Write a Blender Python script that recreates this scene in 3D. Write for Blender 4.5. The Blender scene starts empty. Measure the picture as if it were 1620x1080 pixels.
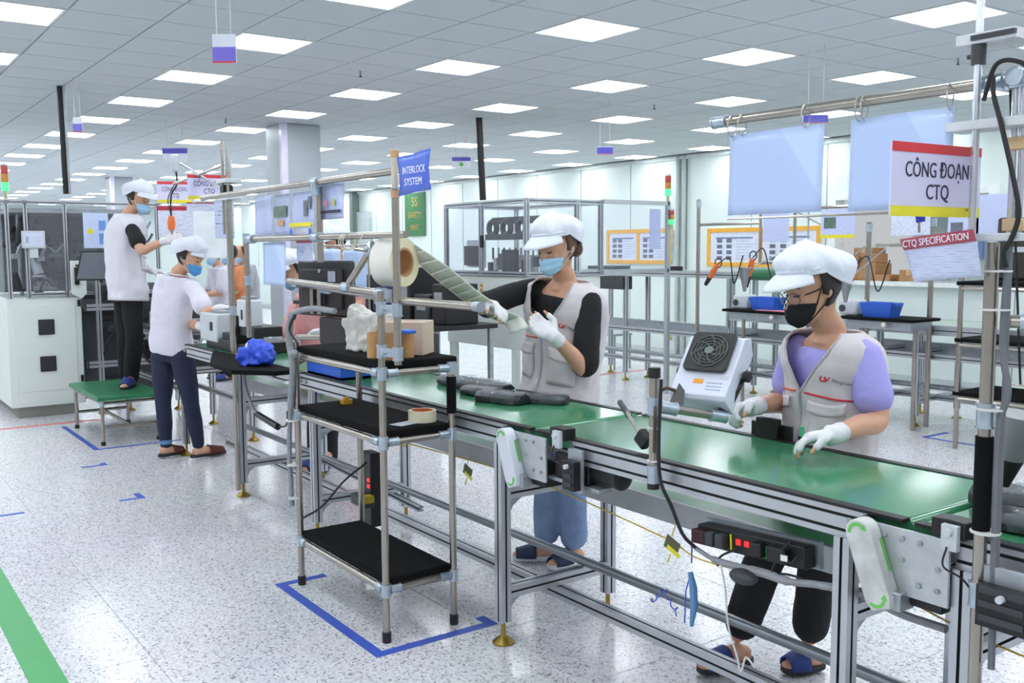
import bpy, bmesh, math, random
from mathutils import Vector, Matrix, noise
random.seed(7)
scene = bpy.context.scene
col = scene.collection

# ---------------------------------------------------------------- camera
cam_d = bpy.data.cameras.new('camera'); cam = bpy.data.objects.new('camera', cam_d); col.objects.link(cam)
CAM_H, PITCH, YAW, ROLL, F_PX = 1.5, 0.0948, 2.5183, -0.0055, 1528.0
cam_d.sensor_width = 36.0; cam_d.lens = F_PX / 1620.0 * 36.0; cam_d.clip_start = 0.05; cam_d.clip_end = 200
_f0 = Vector((math.cos(YAW), math.sin(YAW), 0)); _r0 = Vector((math.sin(YAW), -math.cos(YAW), 0)); _u = Vector((0, 0, 1))
_fw = _f0 * math.cos(PITCH) - _u * math.sin(PITCH); _up = _u * math.cos(PITCH) + _f0 * math.sin(PITCH)
_r = _r0 * math.cos(ROLL) + _up * math.sin(ROLL); _up2 = _up * math.cos(ROLL) - _r0 * math.sin(ROLL)
_m = Matrix((_r, _up2, -_fw)).transposed().to_4x4(); _m.translation = (0, 0, CAM_H)
cam.matrix_world = _m
scene.camera = cam

# ---------------------------------------------------------------- world and exposure
world = bpy.data.worlds.new('world'); scene.world = world; world.use_nodes = True
world.node_tree.nodes['Background'].inputs[0].default_value = (0.93, 0.97, 1.0, 1)
world.node_tree.nodes['Background'].inputs[1].default_value = 0.55
scene.view_settings.view_transform = 'Standard'; scene.view_settings.look = 'None'
scene.view_settings.exposure = 0.05; scene.view_settings.gamma = 1.0; scene.view_settings.use_curve_mapping = False
scene.cycles.max_bounces = 8; scene.cycles.caustics_reflective = False; scene.cycles.caustics_refractive = False
LIGHT_STRENGTH = 12.0

# ---------------------------------------------------------------- materials
MATS = {}
def lin(c):
    return tuple((x / 12.92 if x <= 0.04045 else ((x + 0.055) / 1.055) ** 2.4) for x in c)
def rgb(h):
    h = h.lstrip('#'); return lin(tuple(int(h[i:i + 2], 16) / 255 for i in (0, 2, 4)))
def mat(name, h, rough=0.5, metal=0.0, var=0.06, scale=12.0, bump=0.0, bscale=60.0, spec=0.5, coat=0.0, trans=0.0, emit=None, es=0.0, alpha=1.0):
    if name in MATS: return MATS[name]
    m = bpy.data.materials.new(name); m.use_nodes = True; nt = m.node_tree; N = nt.nodes; L = nt.links
    b = N['Principled BSDF']; c = rgb(h)
    tc = N.new('ShaderNodeTexCoord'); nz = N.new('ShaderNodeTexNoise'); nz.inputs['Scale'].default_value = scale; nz.inputs['Detail'].default_value = 3
    L.new(tc.outputs['Object'], nz.inputs['Vector'])
    rp = N.new('ShaderNodeValToRGB'); rp.color_ramp.elements[0].position = 0.3; rp.color_ramp.elements[1].position = 0.7
    rp.color_ramp.elements[0].color = (*[x * (1 - var) for x in c], 1); rp.color_ramp.elements[1].color = (*[min(1, x * (1 + var)) for x in c], 1)
    L.new(nz.outputs['Fac'], rp.inputs['Fac']); L.new(rp.outputs['Color'], b.inputs['Base Color'])
    b.inputs['Roughness'].default_value = rough; b.inputs['Metallic'].default_value = metal
    b.inputs['Specular IOR Level'].default_value = spec; b.inputs['Coat Weight'].default_value = coat
    b.inputs['Transmission Weight'].default_value = trans; b.inputs['Alpha'].default_value = alpha
    if emit: b.inputs['Emission Color'].default_value = (*rgb(emit), 1); b.inputs['Emission Strength'].default_value = es
    if bump:
        n2 = N.new('ShaderNodeTexNoise'); n2.inputs['Scale'].default_value = bscale; n2.inputs['Detail'].default_value = 4
        L.new(tc.outputs['Object'], n2.inputs['Vector']); bp = N.new('ShaderNodeBump'); bp.inputs['Strength'].default_value = bump; bp.inputs['Distance'].default_value = 0.01
        L.new(n2.outputs['Fac'], bp.inputs['Height']); L.new(bp.outputs['Normal'], b.inputs['Normal'])
    MATS[name] = m; return m
def glassy(name, h, fac=0.25, rough=0.03):
    """thin clear sheet: mostly see-through with a sheen"""
    if name in MATS: return MATS[name]
    m = bpy.data.materials.new(name); m.use_nodes = True; nt = m.node_tree; N = nt.nodes; L = nt.links; N.clear()
    o = N.new('ShaderNodeOutputMaterial'); mx = N.new('ShaderNodeMixShader'); t = N.new('ShaderNodeBsdfTransparent'); g = N.new('ShaderNodeBsdfPrincipled')
    fr = N.new('ShaderNodeLayerWeight'); fr.inputs['Blend'].default_value = 0.25
    pw = N.new('ShaderNodeMath'); pw.operation = 'POWER'; pw.inputs[1].default_value = 3.0; L.new(fr.outputs['Facing'], pw.inputs[0])
    ad = N.new('ShaderNodeMath'); ad.operation = 'MULTIPLY_ADD'; ad.inputs[1].default_value = 0.35; ad.inputs[2].default_value = fac; L.new(pw.outputs[0], ad.inputs[0])
    g.inputs['Base Color'].default_value = (*rgb(h), 1); g.inputs['Roughness'].default_value = rough
    t.inputs[0].default_value = (0.95, 0.96, 0.98, 1)
    L.new(ad.outputs[0], mx.inputs[0]); L.new(t.outputs[0], mx.inputs[1]); L.new(g.outputs[0], mx.inputs[2]); L.new(mx.outputs[0], o.inputs[0])
    MATS[name] = m; return m
def emis(name, h, s):
    return mat(name, h, 0.4, emit=h, es=s, var=0.0)

def terrazzo():
    m = bpy.data.materials.new('terrazzo'); m.use_nodes = True; nt = m.node_tree; N = nt.nodes; L = nt.links; b = N['Principled BSDF']
    g = N.new('ShaderNodeNewGeometry')
    v = N.new('ShaderNodeTexVoronoi'); v.inputs['Scale'].default_value = 125; L.new(g.outputs['Position'], v.inputs['Vector'])
    sp = N.new('ShaderNodeSeparateColor'); L.new(v.outputs['Color'], sp.inputs[0])
    r1 = N.new('ShaderNodeValToRGB'); r1.color_ramp.interpolation = 'CONSTANT'
    e = r1.color_ramp.elements; e[0].position = 0; e[0].color = (0.30, 0.30, 0.34, 1); e[1].position = 0.07; e[1].color = (0.55, 0.55, 0.60, 1)
    for p, c in ((0.2, (0.70, 0.69, 0.74, 1)), (0.5, (0.79, 0.79, 0.83, 1)), (0.8, (0.86, 0.86, 0.89, 1))):
        k = e.new(p); k.color = c
    L.new(sp.outputs[0], r1.inputs[0])
    n = N.new('ShaderNodeTexNoise'); n.inputs['Scale'].default_value = 1.3; L.new(g.outputs['Position'], n.inputs['Vector'])
    mx = N.new('ShaderNodeMix'); mx.data_type = 'RGBA'; mx.blend_type = 'MULTIPLY'; mx.inputs[0].default_value = 0.10
    L.new(r1.outputs[0], mx.inputs[6]); L.new(n.outputs['Color'], mx.inputs[7]); L.new(mx.outputs[2], b.inputs['Base Color'])
    b.inputs['Roughness'].default_value = 0.16; b.inputs['Specular IOR Level'].default_value = 0.5
    MATS['terrazzo'] = m; return m
def paper(name, base='#cfd8fb', ink='#8f9bc0', lines=60.0, dens=0.35):
    """sheet with faint rows of print"""
    if name in MATS: return MATS[name]
    m = bpy.data.materials.new(name); m.use_nodes = True; nt = m.node_tree; N = nt.nodes; L = nt.links; b = N['Principled BSDF']
    tc = N.new('ShaderNodeTexCoord'); mp = N.new('ShaderNodeMapping'); mp.inputs['Scale'].default_value = (40, 40, lines); L.new(tc.outputs['Object'], mp.inputs[0])
    n = N.new('ShaderNodeTexNoise'); n.inputs['Scale'].default_value = 1.0; n.inputs['Detail'].default_value = 1; L.new(mp.outputs[0], n.inputs['Vector'])
    w = N.new('ShaderNodeTexWave'); w.bands_direction = 'Z'; w.inputs['Scale'].default_value = lines / 6.28 * 1.2; L.new(tc.outputs['Object'], w.inputs['Vector'])
    a = N.new('ShaderNodeMath'); a.operation = 'MULTIPLY'; L.new(n.outputs['Fac'], a.inputs[0]); L.new(w.outputs['Fac'], a.inputs[1])
    r = N.new('ShaderNodeValToRGB'); r.color_ramp.elements[0].position = dens; r.color_ramp.elements[0].color = (*rgb(base), 1)
    r.color_ramp.elements[1].position = min(1, dens + 0.15); r.color_ramp.elements[1].color = (*rgb(ink), 1)
    L.new(a.outputs[0], r.inputs[0]); L.new(r.outputs[0], b.inputs['Base Color']); b.inputs['Roughness'].default_value = 0.25
    MATS[name] = m; return m

SLOT = mat('slot_insert', '#26282c', 0.6)
ALU = mat('aluminium', '#c3c7cd', 0.34, 0.75, 0.05, 8); STEEL = mat('stainless_pipe', '#aca69d', 0.22, 0.9, 0.06, 10)
CLAMP = mat('zinc_clamp', '#b9c6d2', 0.3, 0.8, 0.12, 40); GALV = mat('galvanised', '#aab1b8', 0.4, 0.7, 0.1, 20)
BLACKP = mat('black_plastic', '#17171a', 0.45, 0, 0.1, 30); FOAM = mat('black_foam', '#0d0d0f', 0.92, 0, 0.2, 90, 0.3, 300, 0.2)
BELT = mat('green_belt', '#40845f', 0.15, 0, 0.05, 3, spec=0.6); WHITEP = mat('white_paint', '#e4e9e6', 0.35, 0, 0.02, 5)
CREAM = mat('cream_paint', '#dfe7e2', 0.4, 0, 0.02, 5); GREYP = mat('grey_plastic', '#c7cdd3', 0.4, 0, 0.03, 10); DGREY = mat('dark_grey', '#3a3d42', 0.5, 0, 0.1, 20)
BRASS = mat('brass_foot', '#a98e45', 0.35, 0.8, 0.15, 30); BLUET = mat('blue_tape', '#3f5cc0', 0.5); GREENT = mat('green_tape', '#4fa765', 0.5, 0, 0.03)
REDT = mat('red_tape', '#d9605a', 0.5); CARD = mat('cardboard', '#b98d5f', 0.8, 0, 0.08, 20); YEL = mat('yellow', '#e8dc2c', 0.5); RED = mat('red', '#d93a42', 0.5)
ORG = mat('orange', '#ea7434', 0.5); BLUE = mat('blue_plastic', '#2b63cf', 0.4); INK = mat('ink', '#2c2f4a', 0.6); GREEN = mat('green', '#58b946', 0.5)
CABLE = mat('grey_cable', '#8d9096', 0.55, 0, 0.1, 40); BLKCABLE = mat('black_cable', '#1b1b1e', 0.5); WHITECABLE = mat('white_cable', '#d8d8d6', 0.5)
GLASS = glassy('clear_panel', '#dfe3ec', 0.07); SLEEVE = glassy('plastic_sleeve', '#dfe6ff', 0.07, 0.1); SCREEN = mat('dark_screen', '#3c434d', 0.25, 0, 0.05)

# ---------------------------------------------------------------- mesh helpers
WM = {}
def V(*a): return Vector(a[0]) if len(a) == 1 else Vector(a)
def frame(d, ref=None):
    d = V(d).normalized(); ref = V(ref) if ref is not None else (Vector((0, 0, 1)) if abs(d.z) < 0.9 else Vector((1, 0, 0)))
    a = ref - d * ref.dot(d)
    if a.length < 1e-6: a = Vector((1, 0, 0)) - d * d.x
    a.normalize(); return a, d.cross(a)
class MB:
    def __init__(s): s.v = []; s.f = []; s.cuts = []; s.dark = set()
    def add(s, vs, fs):
        o = len(s.v); s.v += [V(p) for p in vs]; s.f += [tuple(i + o for i in q) for q in fs]; return s
    def bx(s, x0, x1, y0, y1, z0, z1):
        return s.add([(x, y, z) for x in (x0, x1) for y in (y0, y1) for z in (z0, z1)], [(0, 1, 3, 2), (4, 6, 7, 5), (0, 4, 5, 1), (2, 3, 7, 6), (0, 2, 6, 4), (1, 5, 7, 3)])
    def box(s, c, size, ax=None):
        """box with centre c; ax = three axis vectors"""
        c = V(c); X, Y, Z = [V(a) for a in (ax or ((1, 0, 0), (0, 1, 0), (0, 0, 1)))]; h = [q / 2 for q in size]
        vs = [c + X * (i * h[0]) + Y * (j * h[1]) + Z * (k * h[2]) for i in (-1, 1) for j in (-1, 1) for k in (-1, 1)]
        return s.add(vs, [(0, 1, 3, 2), (4, 6, 7, 5), (0, 4, 5, 1), (2, 3, 7, 6), (0, 2, 6, 4), (1, 5, 7, 3)])
    def loft(s, rings, cap=True, closed=True):
        n = len(rings[0]); vs = [p for r in rings for p in r]; fs = []
        for i in range(len(rings) - 1):
            for j in range(n if closed else n - 1):
                k = (j + 1) % n; fs.append((i * n + j, i * n + k, (i + 1) * n + k, (i + 1) * n + j))
        if cap and closed: fs.append(tuple(range(n))[::-1]); fs.append(tuple((len(rings) - 1) * n + j for j in range(n)))
        return s.add(vs, fs)
    def tube(s, path, r, n=10, ref=None, flat=1.0):
        path = [V(p) for p in path]; rs = r if isinstance(r, (list, tuple)) else [r] * len(path); rings = []; a = None
        for i, p in enumerate(path):
            d = (path[min(i + 1, len(path) - 1)] - path[max(i - 1, 0)])
            if d.length < 1e-9: d = Vector((0, 0, 1))
            d.normalize()
            if a is None: a, b = frame(d, ref)
            else:
                a = (a - d * a.dot(d)); a = a.normalized() if a.length > 1e-6 else frame(d)[0]; b = d.cross(a)
            rings.append([p + a * (math.cos(t) * rs[i]) + b * (math.sin(t) * rs[i] * flat) for t in [2 * math.pi * k / n for k in range(n)]])
        return s.loft(rings)
    def cyl(s, p0, p1, r, n=14, r2=None): return s.tube([p0, p1], [r, r if r2 is None else r2], n)
    def lathe(s, c, prof, ax=(0, 0, 1), n=20, cap=True):
        c = V(c); d = V(ax).normalized(); a, b = frame(d)
        return s.loft([[c + d * h + a * (math.cos(t) * q) + b * (math.sin(t) * q) for t in [2 * math.pi * k / n for k in range(n)]] for q, h in prof], cap)
    def ball(s, c, r, nu=16, nv=10, ax=None):
        c = V(c); X, Y, Z = [V(a) for a in (ax or ((1, 0, 0), (0, 1, 0), (0, 0, 1)))]
        r = r if isinstance(r, (tuple, list)) else (r, r, r)
        return s.loft([[c + X * (r[0] * math.sin(t) * math.cos(p)) + Y * (r[1] * math.sin(t) * math.sin(p)) + Z * (r[2] * -math.cos(t)) for p in [2 * math.pi * k / nu for k in range(nu)]] for t in [math.pi * (i + 0.02) / (nv + 0.04) for i in range(nv + 1)]])
    def prism(s, pts, vec):
        pts = [V(p) for p in pts]; w = V(vec); n = len(pts)
        return s.add(pts + [p + w for p in pts], [tuple(range(n))[::-1], tuple(range(n, 2 * n))] + [(i, (i + 1) % n, (i + 1) % n + n, i + n) for i in range(n)])
    def grid(s, fn, nu, nv, closed=False):
        """open sheet: fn(u in 0..1, v in 0..1)"""
        m = nu if closed else nu + 1
        vs = [fn(i / nu, j / nv) for j in range(nv + 1) for i in range(m)]; fs = []
        for j in range(nv):
            for i in range(nu):
                k = (i + 1) % m; fs.append((j * m + i, j * m + k, (j + 1) * m + k, (j + 1) * m + i))
        return s.add(vs, fs)
    def ringtorus(s, c, ax, R, r, n=28, m=8, ref=None, a0=0.0, a1=2 * math.pi):
        c = V(c); d = V(ax).normalized(); a, b = frame(d, ref); full = abs(a1 - a0) > 6.28
        k = n if full else n + 1
        rings = []
        for i in range(k):
            t = a0 + (a1 - a0) * i / n; e = a * math.cos(t) + b * math.sin(t)
            rings.append([c + e * (R + r * math.cos(q)) + d * (r * math.sin(q)) for q in [2 * math.pi * j / m for j in range(m)]])
        if full: rings.append(rings[0]); return s.loft(rings, False)
        return s.loft(rings)
    def arc_slots(s): return s
    def cut(s): s.cuts.append((len(s.v), len(s.f))); return s
    def out(s, name, material, parent=None, loc=None, smooth=None, bev=0.0, solid=0.0, sub=0):
        if len(s.cuts) > 1 and s.cuts[0][0] == 0:      # several pieces: one object each
            ends = s.cuts[1:] + [(len(s.v), len(s.f))]; o = None
            for (v0, f0), (v1, f1) in zip(s.cuts, ends):
                q = MB(); q.v = s.v[v0:v1]; q.f = [tuple(i - v0 for i in f) for f in s.f[f0:f1]]; o = q.out(name, material, parent, loc, smooth, bev, solid, sub)
            return o
        if parent is not None: M = WM[parent.name]
        else:
            if loc is None:
                xs = [p.x for p in s.v]; ys = [p.y for p in s.v]; zs = [p.z for p in s.v]
                loc = ((min(xs) + max(xs)) / 2, (min(ys) + max(ys)) / 2, min(zs))
            M = Matrix.Translation(loc)
        I = M.inverted(); me = bpy.data.meshes.new(name); me.from_pydata([tuple(I @ p) for p in s.v], [], s.f)
        for k in s.dark: me.polygons[k].material_index = 1
        bm = bmesh.new(); bm.from_mesh(me); bmesh.ops.recalc_face_normals(bm, faces=bm.faces); bm.to_mesh(me); bm.free()
        o = place(me, name, material, parent, M, smooth, bev, solid, sub)
        if s.dark: me.materials.append(SLOT)
        return o
def place(me, name, material, parent, M, smooth=None, bev=0.0, solid=0.0, sub=0):
    o = bpy.data.objects.new(name, me); col.objects.link(o)
    if material is not None: me.materials.append(material)
    if parent is not None: o.parent = parent
    else: o.matrix_world = M
    WM[o.name] = M
    if smooth: 
        me.shade_smooth() if smooth is True else me.shade_smooth()
        if smooth is not True: me.set_sharp_from_angle(angle=math.radians(smooth))
    elif smooth is None:
        me.shade_smooth(); me.set_sharp_from_angle(angle=math.radians(35))
    if sub: k = o.modifiers.new('sub', 'SUBSURF'); k.levels = k.render_levels = sub
    if solid: k = o.modifiers.new('solid', 'SOLIDIFY'); k.thickness = solid; k.offset = 0
    if bev: k = o.modifiers.new('bevel', 'BEVEL'); k.width = bev; k.segments = 2; k.limit_method = 'ANGLE'
    return o
def tag(o, label, cat, group=None, kind=None):
    if label: o['label'] = label
    if cat: o['category'] = cat
    if group: o['group'] = group
    if kind: o['kind'] = kind
    return o
def thing(name, label, cat, loc, rz=0.0, group=None):
    o = bpy.data.objects.new(name, None); col.objects.link(o); M = Matrix.Translation(loc) @ Matrix.Rotation(rz, 4, 'Z')
    o.matrix_world = M; o.empty_display_size = 0.1; WM[o.name] = M
    return tag(o, label, cat, group)
def solo(mb, name, material, label, cat, group=None, **k):
    return tag(mb.out(name, material, None, **k), label, cat, group)
def struct(o): o['kind'] = 'structure'; return o
def pbox(name, m, parent, x0, x1, y0, y1, z0, z1, bev=0.0): return MB().bx(x0, x1, y0, y1, z0, z1).out(name, m, parent, bev=bev)
def ptube(name, m, parent, path, r, n=12): return MB().tube(path, r, n).out(name, m, parent)
def curve_pts(pts, n=8):
    """Catmull-Rom through pts"""
    P = [V(p) for p in pts]; Q = [P[0] * 2 - P[1]] + P + [P[-1] * 2 - P[-2]]; out = []
    for i in range(1, len(Q) - 2):
        for k in range(n):
            t = k / n; a, b, c, d = Q[i - 1], Q[i], Q[i + 1], Q[i + 2]
            out.append(0.5 * ((2 * b) + (c - a) * t + (2 * a - 5 * b + 4 * c - d) * t * t + (3 * b - a - 3 * c + d) * t ** 3))
    return out + [P[-1]]
def profile(mb, p0, p1, w, h, up=(0, 0, 1), nw=1, nh=1, slot=0.008, dep=0.007):
    """slotted aluminium extrusion from p0 to p1: w across, h along 'up', nw/nh slots per side"""
    p0 = V(p0); p1 = V(p1); d = (p1 - p0).normalized(); a, b = frame(d, up); pts = []
    def side(c, e, nrm, ln, n):
        o = [c]
        for i in range(n):
            m = ln * (i + 0.5) / n
            for q, z in ((m - slot / 2, 0), (m - slot / 2, 1), (m + slot / 2, 1), (m + slot / 2, 0)): o.append(c + e * q - nrm * (dep * z))
        return o
    # cross-section in (b: width, a: height)
    c0 = -b * (w / 2) - a * (h / 2)
    pts += side(c0, b, -a, w, nw); pts += side(c0 + b * w, a, b, h, nh); pts += side(c0 + b * w + a * h, -b, a, w, nw); pts += side(c0 + a * h, -a, -b, h, nh)
    n = len(pts); vs = [p0 + q for q in pts] + [p1 + q for q in pts]; f0 = len(mb.f) + 2; k = 0
    for m in (nw, nh, nw, nh):
        k += 1
        for _ in range(m): mb.dark |= {f0 + k, f0 + k + 1, f0 + k + 2}; k += 4
    return mb.add(vs, [tuple(range(n))[::-1], tuple(range(n, 2 * n))] + [(i, (i + 1) % n, (i + 1) % n + n, i + n) for i in range(n)])
def text_mesh(txt, size, align='CENTER'):
    c = bpy.data.curves.new('text', 'FONT'); c.body = txt; c.size = size; c.align_x = align; c.align_y = 'CENTER'; c.extrude = 0.0004; c.resolution_u = 3
    t = bpy.data.objects.new('text', c); col.objects.link(t); dg = bpy.context.evaluated_depsgraph_get(); dg.update()
    me = bpy.data.meshes.new_from_object(t.evaluated_get(dg)); bpy.data.objects.remove(t); bpy.data.curves.remove(c); return me
def lettering(txt, size, center, right, up, m, parent, name='lettering', sx=1.0, align='CENTER'):
    me = text_mesh(txt, size, align); R = V(right).normalized(); U = V(up).normalized(); N = R.cross(U); I = WM[parent.name].inverted(); c = V(center)
    for v in me.vertices: v.co = I @ (c + R * (v.co.x * sx) + U * v.co.y + N * v.co.z)
    return place(me, name, m, parent, WM[parent.name], smooth=False)
def copy_tree(o, parent=None, M=None):
    c = o.copy(); col.objects.link(c)
    if parent is not None: c.parent = parent; WM[c.name] = WM[parent.name]
    else: c.matrix_world = M; WM[c.name] = M
    for ch in [k for k in bpy.data.objects if k.parent == o]: copy_tree(ch, c)
    return c
def remesh(mb, voxel, smooth=4, factor=0.5, wrinkle=None):
    me = bpy.data.meshes.new('tmp'); me.from_pydata([tuple(p) for p in mb.v], [], mb.f)
    bm = bmesh.new(); bm.from_mesh(me); bmesh.ops.recalc_face_normals(bm, faces=bm.faces); bm.to_mesh(me); bm.free()
    o = bpy.data.objects.new('tmp', me); col.objects.link(o)
    r = o.modifiers.new('r', 'REMESH'); r.mode = 'VOXEL'; r.voxel_size = voxel
    s = o.modifiers.new('s', 'SMOOTH'); s.factor = factor; s.iterations = smooth
    dg = bpy.context.evaluated_depsgraph_get(); dg.update(); out = bpy.data.meshes.new_from_object(o.evaluated_get(dg))
    bpy.data.objects.remove(o); bpy.data.meshes.remove(me)
    if wrinkle:
        amp, sc, aniso = wrinkle
        ns = [v.normal.copy() for v in out.vertices]
        for v, nn in zip(out.vertices, ns):
            q = Vector((v.co.x * sc, v.co.y * sc, v.co.z * sc * aniso)); k = noise.noise(q) * 0.7 + noise.noise(q * 2.3) * 0.4
            v.co += nn * (k * amp)
    return out
def remesh_out(mb, name, material, parent, voxel, smooth=4, wrinkle=None):
    me = remesh(mb, voxel, smooth, 0.5, wrinkle); I = WM[parent.name].inverted(); me.transform(I); me.name = name
    return place(me, name, material, parent, WM[parent.name], smooth=True)

# ================================================================ the setting
CEIL = 2.79; WALL_Y = 9.918; WALL_X = -30.0; PT = 1.4257; LX0, LY0 = -4.495, 0.942; TILE = PT / 3
def cam_depth(p):
    v = V(p) - Vector((0, 0, CAM_H)); d = v.dot(_fw)
    if d < 0.1: return None
    x = v.dot(_r) / d * F_PX; y = v.dot(_up2) / d * F_PX
    return d if abs(x) < 840 and abs(y) < 570 else None
terr = terrazzo()
fl = struct(MB().bx(WALL_X, 8, -6, WALL_Y, -0.12, -0.003).out('floor', mat('grout', '#9d9ca3', 0.6), loc=(0, 0, 0)))
FT = 0.57
tile_mb = MB(); h = FT / 2 - 0.0012; b_ = 0.0015
tile_mb.loft([[(-h, -h, -0.004), (h, -h, -0.004), (h, h, -0.004), (-h, h, -0.004)], [(-h, -h, -b_), (h, -h, -b_), (h, h, -b_), (-h, h, -b_)], [(-h + b_, -h + b_, 0), (h - b_, -h + b_, 0), (h - b_, h - b_, 0), (-h + b_, h - b_, 0)]])
spots = []
for i in range(-52, 14):
    for j in range(-12, 17):
        c = (i * FT + 0.1, 0.93 + FT * (j + 0.5), 0)
        if c[1] + h > WALL_Y or c[0] - h < WALL_X: continue
        d = cam_depth(c); spots.append((d if d else 99 + abs(c[0]) + abs(c[1]), c))
spots.sort(key=lambda q: q[0])
t0 = None
for d, c in spots[:290]:
    if t0 is None: t0 = tile_mb.out('tile', terr, fl, smooth=False); t0.location = c
    else: k = t0.copy(); col.objects.link(k); k.location = c
rest = MB()
for d, c in spots[290:]:
    rest.add([V(c) + p for p in tile_mb.v], tile_mb.f)
rest.out('far_tiles', terr, fl, smooth=False)['kind'] = 'stuff'

cl = struct(MB().bx(WALL_X, 8, -6, WALL_Y, CEIL + 0.02, CEIL + 0.1).out('ceiling', mat('ceiling_void', '#83898c', 0.8), loc=(0, 0, CEIL)))
CT = mat('ceiling_tile', '#ccd4d7', 0.75, 0, 0.015, 2)
ctile = MB(); h = TILE / 2 - 0.0045
ctile.bx(-h, h, -h, h, CEIL, CEIL + 0.012)
lights = {(i, j) for i in range(-5, 18) for j in range(-3, 7)}
cs = []
for a in range(-54, 28):
    for b in range(-15, 21):
        c = (LX0 + TILE * a, LY0 + TILE * b, CEIL)
        if c[0] - h < WALL_X or c[0] + h > 8 or c[1] - h < -6 or c[1] + h > WALL_Y: continue
        if a % 3 == 0 and b % 3 == 0 and (-(a // 3), b // 3) in lights: continue
        d = cam_depth(c); cs.append((d if d else 99 + abs(c[0]) + abs(c[1]), c))
cs.sort(key=lambda q: q[0]); t0 = None
for d, c in cs[:295]:
    if t0 is None: t0 = ctile.out('tile', CT, cl, smooth=False); t0.location = V(c) - V(0, 0, CEIL)
    else: k = t0.copy(); col.objects.link(k); k.location = V(c) - V(0, 0, CEIL)
rest = MB()
for d, c in cs[295:]: rest.add([V(c[0], c[1], 0) + p for p in ctile.v], ctile.f)
rest.out('far_tiles', CT, cl, smooth=False)['kind'] = 'stuff'

# ceiling lights, three tiles apart
DIFF = emis('light_diffuser', '#f6fbff', LIGHT_STRENGTH); FRM = mat('light_frame', '#e8ecec', 0.5)
lt0 = None; LAMPS = []
for (i, j) in sorted(lights, key=lambda q: (q[1], q[0])):
    loc = Matrix.Translation((LX0 - PT * i, LY0 + PT * j, CEIL))
    if loc.translation.y > WALL_Y - 0.3: continue
    if lt0 is None:
        lt0 = thing('ceiling_light', '', 'ceiling light', loc.translation); h = TILE / 2 - 0.005
        fr = MB()
        for s in (-1, 1):
            fr.bx(loc.translation.x - h, loc.translation.x + h, *(sorted((loc.translation.y + s * h, loc.translation.y + s * (h - 0.016)))), CEIL - 0.004, CEIL + 0.012)
            fr.bx(*(sorted((loc.translation.x + s * h, loc.translation.x + s * (h - 0.016)))), loc.translation.y - h + 0.016, loc.translation.y + h - 0.016, CEIL - 0.004, CEIL + 0.012)
        fr.out('frame', FRM, lt0, smooth=False)
        x, y = loc.translation.x, loc.translation.y; h -= 0.016
        MB().bx(x - h, x + h, y - h, y + h, CEIL, CEIL + 0.01).out('diffuser', DIFF, lt0, smooth=False)
        o = lt0
    else: o = copy_tree(lt0, None, loc)
    o['label'] = 'square white ceiling light panel among the far rows, too distant to tell apart'; o['group'] = 'ceiling light panels'
    LAMPS.append((i, j, o, loc.translation.copy()))
ORD = 'first second third fourth fifth sixth seventh eighth ninth tenth eleventh twelfth'.split()
for j in range(-3, 7):
    row = [(i, o) for (i, jj, o, p) in LAMPS if jj == j and cam_depth(p) and cam_depth(p) < 17]
    for n, (i, o) in enumerate(sorted(row, key=lambda q: q[0])):
        if n < 12: o['label'] = 'square ceiling light panel, %s from the right in the %s row from back wall' % (ORD[n], ORD[6 - j])

# walls
WALLM = mat('wall_panel', '#dfebe7', 0.32, 0, 0.01, 1.0)
wb = struct(MB().bx(WALL_X, -7.25, WALL_Y, WALL_Y + 0.12, 0, CEIL + 0.02).bx(-5.2, 8, WALL_Y, WALL_Y + 0.12, 0, CEIL + 0.02).bx(-7.25, -5.2, WALL_Y, WALL_Y + 0.12, 0, 1.12).bx(-7.25, -5.2, WALL_Y, WALL_Y + 0.12, 2.12, CEIL + 0.02).out('wall_back', WALLM, loc=(0, WALL_Y, 0)))
wl = struct(MB().bx(WALL_X - 0.12, WALL_X, -6, WALL_Y + 0.12, 0, CEIL + 0.02).out('wall_left', WALLM, loc=(WALL_X, 0, 0)))
SEAM = mat('panel_seam', '#9aa5a5', 0.5)
sm = MB()
for x in [-28 + 1.15 * k for k in range(32)]:
    if not -7.3 < x < -5.1: sm.bx(x - 0.006, x + 0.006, WALL_Y - 0.004, WALL_Y + 0.004, 0.1, CEIL)
sm.out('panel_joint', SEAM, wb, smooth=False)
struct(MB().bx(WALL_X, 8, WALL_Y - 0.012, WALL_Y, 0, 0.07).out('baseboard_back', mat('skirting', '#ccd6d3', 0.4), loc=(0, WALL_Y, 0)))
struct(MB().bx(WALL_X, 8, WALL_Y - 0.05, WALL_Y, CEIL - 0.05, CEIL).out('trim_1', mat('cornice', '#e3ecea', 0.4), loc=(0, WALL_Y, CEIL)))
# trunking post on the wall, double pipe
tr = MB()
for x in (-9.74, -9.62): tr.cyl((x, WALL_Y - 0.04, 0), (x, WALL_Y - 0.04, CEIL), 0.03, 8)
struct(tr.out('trim_2', mat('trunking', '#bfc9c7', 0.4, 0.2)))
struct(MB().bx(-19.75, -19.6, 9.75, WALL_Y, 0, CEIL).out('trim_3', mat('dark_trim', '#6f7f7c', 0.5)))
struct(MB().bx(-19.6, -19.0, 9.85, WALL_Y, 0, 2.35).out('door_1', mat('door_paint', '#b9c3c4', 0.4)))
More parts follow.
